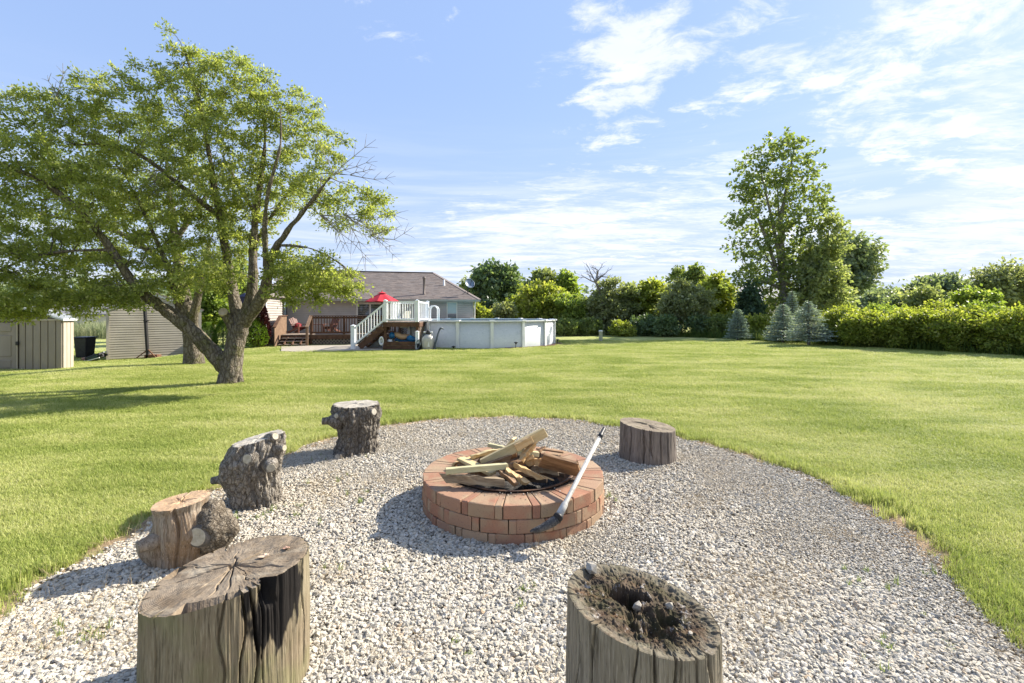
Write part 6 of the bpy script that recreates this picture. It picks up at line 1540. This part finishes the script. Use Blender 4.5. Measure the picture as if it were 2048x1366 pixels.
# bare twigs sticking out
bt = []
def bare(px, py, y, dirx, diry, n, L, rs_):
    P = W(px, py, y); out = []
    for k in range(n):
        a = math.atan2(-diry, dirx)+rs_.randn()*.45; l = L*(.5+.7*rs_.rand()); pts = [P]; 
        for s_ in range(4): a += rs_.randn()*.18; pts.append(pts[-1]+V(math.cos(a)*l/4, rs_.randn()*.05, math.sin(a)*l/4))
        out.append((pts, [.011, .008, .006, .0045, .003]))
        for s_ in (1, 2, 3):
            for q_ in (-1, 1):
                b = a+q_*(.5+.4*rs_.rand()); e = pts[s_]+V(math.cos(b), .1*rs_.randn(), math.sin(b))*l*.25; out.append(([pts[s_], (pts[s_]+e)/2+V(0, 0, .01), e], [.006, .004, .002]))
    return out
for a_ in ((668, 350, TY-1, .5, -1, 3, 1.0), (690, 430, TY-.8, 1, .1, 7, 1.15), (640, 430, TY-.9, 1, .35, 6, 1.3), (700, 350, TY-.8, .9, -.5, 2, .9), (740, 470, TY-.6, 1, .3, 4, .9), (120, 215, TY-1.2, -.3, -1, 3, .7), (95, 230, TY-1.2, -1, -.5, 2, .6), (330, 340, TY-.5, -.6, .3, 10, 1.0), (280, 370, TY-.6, .5, .3, 8, .8)): bt += bare(*a_, rs)
wood_mesh(bt, 5, 4).build('bare_twigs', M['dead_twig'], tr, True)

# --- second tree behind it
T2 = G(387, 729).y
tr2 = thing('spreading_tree', 'second tree with a straight rough trunk behind the big tree\'s low limb', 'tree', G(387, 729))
limbs = [L_([(388, 731, T2), (387, 700, T2), (383, 660, T2), (372, 620, T2), (362, 560, T2), (350, 480, T2), (340, 380, T2), (330, 300, T2)], [.31, .25, .22, .20, .16, .12, .08, .03]),
         L_([(384, 655, T2), (392, 610, T2-.2), (402, 560, T2-.3), (420, 480, T2-.4)], [.13, .12, .09, .04]), L_([(362, 560, T2), (280, 480, T2-.2), (180, 440, T2-.6), (80, 430, T2-.8)], [.10, .08, .06, .03]), L_([(350, 480, T2), (420, 380, T2+.3), (460, 320, T2+.4)], [.08, .05, .02])]
blobs = [BL(*b) for b in ((330, 420, 130, 110, T2), (200, 430, 120, 90, T2-.5), (90, 480, 110, 75, T2-.6), (430, 470, 60, 75, T2), (300, 300, 110, 70, T2), (400, 560, 55, 30, T2), (240, 545, 90, 40, T2-.3), (150, 350, 100, 60, T2-.2))]
cl = blob_points(blobs, 150, rs, .5); tubes, ends = grow(limbs, cl, rs, .006, .5)
wm = wood_mesh(tubes[:4], 14); o = wm.build('trunk', M['bark'], tr2, True)
s_ = o.modifiers.new('sub', 'SUBSURF'); s_.levels = 2; s_.render_levels = 2; dq = o.modifiers.new('relief', 'DISPLACE'); dq.texture = tx; dq.strength = .06; dq.texture_coords = 'LOCAL'
wood_mesh(tubes[4:]).build('branches', M['bark'], tr2, True)['kind'] = 'stuff'
v, f, tw = crown_leaves(cl, .26+.18*rs.rand(len(cl)), 190, .075, rs, .8, 1, .45)
obj('crown', v, f, M['leaf_apple2'], tr2)['kind'] = 'stuff'

# --- generic background tree
LM = {'dark': leaf_mat('dark_green_leaf', (.105, .165, .085), (.175, .245, .115), (.24, .30, .14), .42, cscale=.5),
      'yellow': leaf_mat('yellow_green_leaf', (.20, .255, .045), (.35, .39, .085), (.50, .50, .16), .58, cscale=.6),
      'bright': leaf_mat('bright_green_leaf', (.175, .25, .055), (.28, .36, .085), (.40, .44, .14), .58, cscale=.6),
      'mid': leaf_mat('mid_green_leaf', (.150, .205, .070), (.25, .31, .11), (.36, .40, .18), .52, cscale=.6),
      'olive': leaf_mat('olive_leaf', (.19, .225, .11), (.32, .355, .185), (.43, .45, .25), .5, cscale=.6),
      'pale': leaf_mat('pale_green_leaf', (.20, .25, .115), (.33, .375, .18), (.44, .46, .26), .58, cscale=.6),
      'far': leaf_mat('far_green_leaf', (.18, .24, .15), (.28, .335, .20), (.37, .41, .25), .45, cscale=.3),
      'spruce': leaf_mat('blue_spruce_needle', (.24, .31, .28), (.38, .47, .43), (.50, .57, .53), .3, cscale=1.5),
      'spruce_dark': leaf_mat('dark_spruce_needle', (.035, .075, .042), (.08, .13, .065), None, .15, cscale=1.5),
      'red': leaf_mat('dark_red_leaf', (.035, .010, .012), (.075, .016, .018), None, .1),
      'thuja': leaf_mat('arborvitae_leaf', (.080, .15, .018), (.16, .25, .032), (.22, .31, .05), .35, cscale=2)}
def bg_tree(name, label, cat, px, Y, blobs, lm, ncl, per, leaf, trunk=.12, base_py=None, group=None, seed=0, rad=None, nlimb=3, bark='bark_far', lean=0, show_twig=True, narrow=.6, mind=None):
    rs = np.random.RandomState(200+seed); bx = (px-CX)/F*Y; base = V(bx, Y, float(gz(bx, Y)))
    t = thing(name, label, cat, base, group); B = [BL(b[0], b[1], b[2], b[3], Y+(b[4] if len(b) > 4 else 0), (b[5] if len(b) > 5 else None)) for b in blobs]
    cs = np.array([b[:3] for b in B]); top = cs[np.argmax(cs[:, 2])]; cen_ = cs.mean(0)
    limbs = [([base+V(0, 0, -.1), base+V(lean*.3, 0, max(.2, (cen_[2]-base.z)*.4)), V(cen_[0]*.6+base.x*.4+lean*.2, cen_[1], cen_[2]), V(*top)], [trunk*1.15, trunk*.85, trunk*.55, trunk*.12])]
    st = limbs[0][0][1]
    for b in sorted(B, key=lambda b: -b[3]*b[5])[:nlimb]:
        e = V(*b[:3]); limbs.append(([st, (st+e)/2+V(rs.randn()*.1, 0, .1), e], [trunk*.5, trunk*.35, trunk*.12]))
    mr = rad or np.mean([min(b[3:6]) for b in B])*.42
    cl = blob_points(B, ncl, rs, mind or mr*.55); tubes, _ = grow(limbs, cl, rs, .01, .5, maxr=trunk*.4, seglen=.8)
    wood_mesh(tubes, 8, 4).build('trunk', M[bark], t, True)
    v, f, tw = crown_leaves(cl, mr*(.7+.6*rs.rand(len(cl))), per, leaf, rs, .85, 1, narrow)
    obj('crown', v, f, LM[lm], t)['kind'] = 'stuff'
    return t, tw
tc = 'trees along the far edge of the lawn'
bg_tree('maple_tree', 'dense dark green rounded maple right of the house roof', 'tree', 992, 41, [(990, 575, 40, 38), (975, 560, 28, 26), (1010, 560, 24, 24), (992, 608, 42, 32), (960, 590, 18, 28), (1018, 590, 18, 26)], 'dark', 150, 90, .40, .2, seed=1, group=tc)
bg_tree('tree', 'pale yellow-green tree rising just behind the satellite dish', 'tree', 948, 43, [(948, 585, 24, 30), (958, 570, 16, 18), (940, 610, 25, 25)], 'pale', 60, 80, .35, .13, seed=2, group=tc)
bg_tree('spruce_tree', 'small dark conifer in front of the rounded maple', 'tree', 984, 36, [(984, 640, 15, 25), (984, 618, 9, 16)], 'spruce_dark', 50, 80, .25, .08, seed=3)
bg_tree('shrub', 'olive rounded bush right of the small dark conifer', 'shrub', 1007, 33, [(1007, 628, 20, 24), (1007, 648, 22, 20)], 'olive', 50, 90, .22, .06, seed=4)
bg_tree('shrub', 'yellow-green bush with reddish leaves beside the house corner', 'shrub', 955, 32, [(950, 625, 18, 18), (965, 632, 16, 16), (950, 645, 26, 18)], 'yellow', 50, 90, .2, .06, seed=5)
bg_tree('tree', 'tall pale tree, left of the two behind the yellow-green bush', 'tree', 1092, 46, [(1088, 562, 24, 22), (1100, 590, 34, 26), (1075, 600, 22, 26), (1090, 548, 12, 10)], 'pale', 70, 80, .38, .18, seed=6, group=tc)
bg_tree('tree', 'tall narrow pale tree, right of the pair behind the yellow-green bush', 'tree', 1134, 45, [(1133, 560, 15, 18), (1136, 585, 20, 28), (1145, 610, 16, 22), (1122, 590, 14, 24)], 'bright', 60, 80, .35, .16, seed=7, group=tc)
bg_tree('tree', 'grey-green tree peeping out between rounded maple and yellow-green bush', 'tree', 1052, 47, [(1052, 585, 26, 20), (1045, 605, 26, 26), (1065, 590, 16, 22)], 'far', 60, 70, .4, .15, seed=8, group=tc)
bg_tree('tree', 'broad yellow-green bushy tree behind the right part of the pool', 'tree', 1082, 34.5, [(1080, 605, 48, 32), (1058, 620, 30, 28), (1108, 615, 34, 30), (1082, 585, 30, 18), (1085, 640, 55, 22)], 'yellow', 150, 90, .26, .12, seed=9, group=tc)
bg_tree('shrub', 'bright green shrub between the yellow-green tree and the dead-topped tree', 'shrub', 1140, 33, [(1138, 612, 26, 26), (1150, 635, 30, 24), (1125, 645, 28, 22), (1150, 655, 34, 16)], 'bright', 110, 90, .22, .07, seed=10, group='shrubs along the far edge of the lawn')
t_, tw_ = bg_tree('tree', 'tree with bare dead top branches behind the white pipe', 'tree', 1203, 33, [(1200, 610, 34, 32), (1215, 585, 22, 26), (1190, 640, 38, 26), (1225, 630, 30, 32), (1228, 570, 10, 16), (1203, 655, 45, 16)], 'olive', 130, 85, .2, .14, seed=11, group=tc)
rs = np.random.RandomState(77); bt = []
Yd = 32.6; bt.append(([W(1206, 640, Yd), W(1204, 600, Yd), W(1196, 575, Yd), W(1190, 560, Yd)], [.12, .10, .085, .07]))
def fract(P, a, L, r, lev):
    pts = [P]; 
    for k in range(3): a += rs.randn()*.16; pts.append(pts[-1]+V(math.cos(a)*L/3, rs.randn()*.1, math.sin(a)*L/3))
    bt.append((pts, [r, r*.85, r*.7, r*.55]))
    if lev:
        for k in range(3): fract(pts[1+k], a+(rs.rand()-.5)*1.9, L*.62, r*.5, lev-1)
for a_ in (2.7, 2.2, 1.7, 1.2, .8): fract(W(1191, 565, Yd), a_, .85, .05, 2)
wood_mesh(bt, 5, 4).build('dead_branches', M['bark_far'], t_, True)
bg_tree('shrub', 'pale loose shrub right of the dead-topped tree', 'shrub', 1252, 33.5, [(1250, 585, 20, 22), (1245, 605, 26, 28), (1262, 625, 26, 28), (1255, 650, 40, 18)], 'pale', 90, 80, .2, .08, seed=12, group='shrubs along the far edge of the lawn')
bg_tree('tree', 'yellow-green tree with dark lower side left of the leaning olive tree', 'tree', 1300, 34, [(1298, 585, 30, 22), (1315, 600, 28, 26), (1282, 605, 24, 30), (1300, 630, 42, 26), (1325, 585, 12, 12)], 'yellow', 130, 85, .24, .14, seed=13, group=tc)
bg_tree('willow_tree', 'grey-olive rounded tree with a pale leaning trunk', 'tree', 1358, 31, [(1370, 600, 44, 32), (1345, 612, 34, 28), (1400, 605, 30, 30), (1370, 575, 28, 12), (1385, 630, 45, 18)], 'olive', 170, 90, .17, .13, seed=14, bark='dead_twig', group=tc, lean=.5)
bg_tree('tree', 'darker tree with open top rising behind the leaning olive tree', 'tree', 1372, 47, [(1352, 548, 16, 14), (1388, 545, 14, 13), (1370, 560, 30, 16), (1398, 562, 16, 14), (1372, 590, 40, 24)], 'mid', 70, 60, .34, .16, seed=15, group=tc)
bg_tree('tree', 'bushy yellow-green tree just left of the far grey roof', 'tree', 1436, 36, [(1435, 565, 20, 18), (1420, 585, 34, 24), (1450, 600, 24, 28), (1430, 625, 42, 28), (1460, 625, 12, 22)], 'yellow', 140, 85, .26, .14, seed=16, group=tc)
for k, (px, py, rx, ry, Y, lm, lab) in enumerate(((1130, 655, 24, 14, 31, 'mid', 'low dark green bush at the right end of the pool, below the bright green shrub'), (1175, 655, 28, 15, 31.5, 'mid', 'low green bush at the left foot of the dead-topped tree'), (1290, 652, 30, 18, 31, 'dark', 'low dark bush under the yellow-green tree'), (1330, 650, 26, 20, 30, 'dark', 'dark bush left of the pale leaning trunk'),
      (1400, 650, 34, 18, 30, 'dark', 'dark bush right of the pale leaning trunk'), (1440, 650, 26, 20, 29.5, 'mid', 'green bush left of the small round blue spruce'), (1245, 658, 22, 14, 30.5, 'yellow', 'low yellow-green bush right of the white pipe'), (1515, 655, 26, 22, 28.5, 'yellow', 'yellow-green bush between the small and the middle spruce'))):
    bg_tree('shrub', lab, 'shrub', px, Y, [(px, py, rx, ry)], lm, 45, 90, .16, .05, seed=30+k, group='shrubs along the far edge of the lawn')
# --- the tall poplar
Yp = 33
bg_tree('poplar_tree', 'tallest tree, a poplar with open leafy crown right of centre', 'tree', 1568, Yp, [(1560, 300, 34, 32), (1590, 290, 26, 25), (1610, 330, 30, 34), (1520, 335, 34, 36), (1492, 375, 34, 34), (1555, 375, 50, 42), (1625, 400, 36, 32), (1500, 440, 36, 30), (1570, 450, 55, 40), (1640, 425, 22, 20), (1488, 490, 26, 24), (1530, 510, 50, 34), (1600, 510, 45, 36), (1510, 560, 46, 34), (1590, 565, 56, 42), (1550, 610, 60, 30), (1500, 590, 26, 26)],
        'mid', 330, 38, .215, .30, seed=40, rad=.60, nlimb=9, bark='dead_twig', narrow=.75, mind=.6)
bg_tree('poplar_tree', 'broad bright tree joined to the right side of the tall poplar', 'tree', 1648, 31.5, [(1658, 455, 22, 24), (1650, 500, 34, 30), (1640, 550, 40, 40), (1660, 590, 36, 36), (1620, 600, 34, 34), (1675, 545, 14, 20)], 'pale', 180, 55, .22, .2, seed=41, rad=.6, nlimb=5, bark='dead_twig', narrow=.7)
bg_tree('tree', 'dark blue-green tree farther back, right of the poplar', 'tree', 1705, 52, [(1712, 500, 28, 26), (1735, 510, 20, 22), (1700, 530, 30, 30), (1725, 540, 24, 24), (1705, 570, 28, 26), (1690, 500, 16, 20)], 'far', 120, 50, .42, .24, seed=42, rad=1.0)
bg_tree('spruce_tree', 'dark green spruce standing behind the small blue spruce', 'tree', 1500, 31.5, [(1500, 600, 16, 16), (1500, 630, 24, 24), (1500, 580, 8, 14)], 'spruce_dark', 90, 90, .2, .1, seed=43)
for k, (px, py, rx, ry, Y, lm, lab) in enumerate(((1725, 610, 40, 24, 42, 'far', 'pale green bush mass behind the hedge, right of the poplar'), (1765, 600, 30, 22, 46, 'far', 'far rounded bush behind the hedge below the blue-green tree'), (1850, 600, 38, 24, 40, 'pale', 'pale bush rising behind the hedge, left of the far right trees'))):
    bg_tree('shrub', lab, 'shrub', px, Y, [(px, py, rx, ry), (px+8, py+20, rx, ry)], lm, 70, 80, .3, .1, seed=50+k, group='bushes behind the hedge')
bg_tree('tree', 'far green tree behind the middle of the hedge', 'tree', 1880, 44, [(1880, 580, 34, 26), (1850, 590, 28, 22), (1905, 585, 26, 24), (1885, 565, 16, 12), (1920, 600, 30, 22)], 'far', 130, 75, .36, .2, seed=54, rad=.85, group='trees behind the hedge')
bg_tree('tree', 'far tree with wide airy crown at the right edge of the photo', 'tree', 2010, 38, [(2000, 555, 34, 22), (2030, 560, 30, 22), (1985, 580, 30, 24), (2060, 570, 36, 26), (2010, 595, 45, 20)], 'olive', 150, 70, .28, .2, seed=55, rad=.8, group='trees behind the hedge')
bg_tree('shrub', 'tall green shrub behind the hedge between the two far right trees', 'shrub', 1950, 34, [(1945, 600, 34, 20), (1975, 605, 28, 18)], 'bright', 70, 80, .25, .1, seed=56, group='bushes behind the hedge')
# --- yellow-green hedge on the right: overlapping big shrubs
hg = 'shrubs forming the yellow-green hedge'
for k, (px, Y, rx, top, lm, lab) in enumerate(((1690, 22.5, 40, 612, 'yellow', 'first shrub of the yellow-green hedge, right of the wide blue spruce'), (1738, 21, 42, 622, 'yellow', 'second shrub of the hedge counting from the blue spruce, low in front'), (1770, 23, 45, 606, 'bright', 'third shrub of the hedge, set slightly behind its neighbours'),
        (1822, 20, 48, 618, 'yellow', 'fourth shrub of the hedge, left of the middle of the hedge'), (1870, 20.5, 52, 606, 'yellow', 'fifth shrub of the hedge, with the tallest bright top'), (1925, 18.6, 52, 616, 'yellow', 'sixth shrub of the hedge, with a sprinkling of pale blossom'), (1975, 18.8, 55, 606, 'bright', 'seventh shrub of the hedge near the right edge'), (2035, 17.4, 60, 612, 'yellow', 'eighth shrub of the hedge, cut by the right edge of the photo'), (2110, 17, 60, 608, 'yellow', 'last hedge shrub, outermost at the right edge'))):
    base_y = HY+H*F/Y; cy = (top+base_y)/2
    bg_tree('hedge_shrub', lab, 'shrub', px, Y, [(px, top+28, rx*.8, 26), (px-rx*.3, cy-4, rx*.9, 30), (px+rx*.35, cy, rx*.85, 30), (px, base_y-22, rx*1.0, 22)], lm, 150, 110, .105, .06, seed=60+k, group=hg, rad=.30)
# --- spruces
def spruce(name, label, px, base_py, top_py, wpx, lm, seed, lift=.1):
    rs = np.random.RandomState(seed); b = G(px, base_py); Ht = (base_py-top_py)/F*b.y; Rw = wpx/2/F*b.y; t = thing(name, label, 'tree', b, 'spruces at the edge of the lawn')
    m = MB(); m.tube([b, b+V(0, 0, Ht*.5), b+V(0, 0, Ht)], [.07, .045, .012], 8); P = []; Dd = []
    z = lift*Ht
    while z < Ht*.97:
        k = 1-z/Ht; n = int(9+12*k); L = Rw*(k**.8)*(.85+.35*rs.rand()); off = rs.rand()*6
        for i in range(n):
            a = off+2*PI*i/n+rs.randn()*.12; l = L*(.75+.4*rs.rand()); r1 = V(math.cos(a), math.sin(a), 0)
            s_ = b+V(0, 0, z+rs.randn()*.02); e = s_+r1*l+V(0, 0, l*(.12-.30*k*.5)); m.tube([s_, (s_+e)/2-V(0, 0, .03*l), e], [.012, .008, .004], 4, False)
            nn = int(40*l/Rw)+10; q = rs.rand(nn)**.75; base_ = np.array(s_)+(np.array(e-s_))*q[:, None]
            side = np.array([-math.sin(a), math.cos(a), 0]); sp_ = (rs.rand(nn)*2-1)*l*.32*(1.05-q*.7); base_ = base_+side*sp_[:, None]; base_[:, 2] -= .05*np.abs(sp_)
            P.append(base_); Dd.append(np.array(r1)[None]*1.2+side[None]*np.sign(sp_)[:, None]*.9+np.array([0, 0, .35])[None]+0*base_)
        z += Ht*(.034+.012*k)
    m.build('trunk', M['bark_far'], t); P = np.vstack(P); Dd = np.vstack(Dd)
    v, f = leaf_faces(P, .085, rs, .3, .30, Dd*1.5); obj('crown', v, f, LM[lm], t)['kind'] = 'stuff'
spruce('spruce_tree', 'smallest blue spruce, standing apart on the left', 1476, 681, 616, 54, 'spruce', 1)
spruce('spruce_tree', 'blue spruce in the middle with a pale leader, partly behind the wide one', 1566, 686, 606, 82, 'spruce', 2)
spruce('spruce_tree', 'tall thin spruce top showing between the two bigger blue spruces', 1584, 678, 578, 60, 'spruce', 4)
spruce('spruce_tree', 'widest blue spruce, nearest the hedge, with its trunk foot showing', 1617, 691, 602, 104, 'spruce', 3, .14)
# --- bushes near the house
def thuja(label, px, base_py, top_py, wpx, lm='thuja', n=5200, leaf=.06, Yf=None):
    b = G(px, base_py); Ht = (base_py-top_py)/F*b.y; Rw = wpx/2/F*b.y; rs = np.random.RandomState(px); t = thing('arborvitae' if lm == 'thuja' else 'shrub', label, 'shrub', b, 'evergreen bushes by the house' if lm == 'thuja' else None)
    m = MB(); m.tube([b, b+V(0, 0, Ht*.8)], [.05, .02], 7); m.build('trunk', M['bark_far'], t)
    u = rs.rand(n); a = rs.rand(n)*2*PI; prof = np.sin(PI*np.clip(u, 0, 1)**.62)**.55*(1-.25*u)
    lump = 1+.14*fbm(np.cos(a)*3.2+px, np.sin(a)*3.2, u*6, 3); r_ = Rw*1.08*prof*lump*(1-.22*rs.rand(n)**2)
    P = np.stack([b.x+np.cos(a)*r_, b.y+np.sin(a)*r_, b.z+.05+u*Ht*.97], 1); Dd = np.stack([np.cos(a), np.sin(a), .7+0*a], 1)
    v, f = leaf_faces(P, leaf, rs, .2, .6, Dd*1.2); obj('crown', v, f, LM[lm], t)['kind'] = 'stuff'
thuja('rounded bright evergreen bush right beside the sloping deck wall', 511, 695.5, 636, 46)
thuja('pointed evergreen bush just left of the big tree trunk', 446, 695, 641, 34)
thuja('evergreen bush farthest left, beside the cream shed corner', 414, 696, 646, 36)
thuja('dark red bushy maple behind the sloping deck wall', 519, 694.8, 600, 36, 'red', 3500, .10)
bg_tree('tree', 'bright green tree filling the gap between cream shed and big trunk', 'tree', 425, 33, [(425, 590, 36, 36), (410, 560, 28, 30), (440, 550, 28, 30), (430, 630, 34, 26)], 'bright', 130, 85, .26, .14, seed=70)
bg_tree('tree', 'dark green tree far behind, right of the pointed evergreen bush', 'tree', 480, 38, [(485, 590, 28, 40), (470, 550, 24, 30), (500, 620, 24, 30)], 'mid', 90, 80, .3, .14, seed=71)
q = W(489, 600, 26.5); qb = float(gz(q.x, q.y)); t = thing('bird_house', 'dark box on a grey post seen through the fork of the big tree', 'bird house', (q.x, q.y, qb))
m = MB(); m.box(V(q.x, q.y, q.z), (.36, .36, .36)); m.add([q+V(a, b, .18) for a, b in ((-.24, -.24), (.24, -.24), (.24, .24), (-.24, .24))]+[q+V(0, 0, .40)], [(0, 1, 4), (1, 2, 4), (2, 3, 4), (3, 0, 4), (3, 2, 1, 0)]); m.build('box', M['navy'], t)
m = MB(); m.tube([V(q.x, q.y, qb), q], .045, 8); m.build('post', M['grey_plastic'], t)
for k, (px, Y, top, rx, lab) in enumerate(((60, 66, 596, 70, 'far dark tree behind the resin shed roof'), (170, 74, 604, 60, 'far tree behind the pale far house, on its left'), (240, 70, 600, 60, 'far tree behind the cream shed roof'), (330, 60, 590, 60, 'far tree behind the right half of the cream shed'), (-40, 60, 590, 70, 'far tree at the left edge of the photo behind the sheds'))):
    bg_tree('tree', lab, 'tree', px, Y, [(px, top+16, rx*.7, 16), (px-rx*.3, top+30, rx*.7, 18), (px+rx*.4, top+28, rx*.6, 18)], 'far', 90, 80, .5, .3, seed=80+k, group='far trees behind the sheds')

# --- tall grass strips and reeds (nobody could count the stems)
tg = grass_mat('tall_grass_blade', [(.035, .075, .012), (.075, .13, .022), (.13, .18, .035), (.20, .23, .07)])
rg = grass_mat('reed_blade', [(.10, .15, .06), (.17, .22, .10), (.26, .29, .15), (.36, .34, .2)], .3)
tp = [blades(26, .22, .35, .85, .018, .8, 51, tg), blades(22, .25, .25, .65, .022, 1.1, 52, tg)]
edge_line = [(1100, 668.5), (1160, 668.5), (1230, 670), (1300, 671.5), (1360, 674), (1420, 676), (1470, 678), (1530, 683), (1600, 687), (1660, 691), (1700, 694), (1780, 698), (1860, 702.5), (1950, 708), (2048, 714.5), (2150, 722)]
P = []; 
for (a0, b0), (a1, b1) in zip(edge_line[:-1], edge_line[1:]):
    A, B = G(a0, b0), G(a1, b1); L = (B-A).length; n = int(L*34)
    for _ in range(n):
        q = A+(B-A)*R.random(); d = R.random()**1.2*1.5; nrm_ = V(-(B-A).y, (B-A).x, 0).normalized(); nrm_ = nrm_ if nrm_.y > 0 else -nrm_
        if nrm_.x < 0 and a0 > 1500: pass
        q = q+nrm_*(d-.05+.12*float(vnoise(q.x*2, q.y*2))); P.append(q)
P = np.array([tuple(p) for p in P]); n = len(P); s = .45+.65*NR.rand(n)
scatter('tall_grass', P, np.stack([np.zeros(n), np.zeros(n), NR.rand(n)*6.28], 1), np.stack([s, s, s*(.6+.6*NR.rand(n))], 1), NR.randint(0, 2, n), tp)
rp = [blades(18, .4, 1.1, 2.0, .035, .45, 61, rg), blades(16, .45, .9, 1.7, .04, .6, 62, rg)]
n = 1700; X = NR.uniform(-52, -24, n); Y = NR.uniform(36, 50, n); keep = (Y > 37+.15*(X+40)); X, Y = X[keep], Y[keep]; n = len(X); s = .6+.35*NR.rand(n)
scatter('reeds', np.stack([X, Y, gz(X, Y)], 1), np.stack([np.zeros(n), np.zeros(n), NR.rand(n)*6.28], 1), np.stack([s, s, s], 1), NR.randint(0, 2, n), rp)
# pale blossom on the hedge
bl_ = mat('pale_blossom', (.62, .60, .46), (.7, .68, .55), scale=20, bump=0)
# far tree line closing the horizon
P = []; rs = np.random.RandomState(9)
tl = []
for k in range(150):
    a = math.radians(-52+104*k/149+rs.randn()*.3); D_ = 95+rs.rand()*40; h = 4.0+2.5*rs.rand()
    if -52 < math.degrees(a) < -20: h += 1.5
    tl.append((D_*math.sin(a), D_*math.cos(a), h*.5-.6, 3.2+rs.rand()*2, 2.5, h*.55))
cl = blob_points(tl, 1500, rs, .6); v, f, tw = crown_leaves(cl, 1.2+.6*rs.rand(len(cl)), 42, 1.0, rs, .8, 0, .7)
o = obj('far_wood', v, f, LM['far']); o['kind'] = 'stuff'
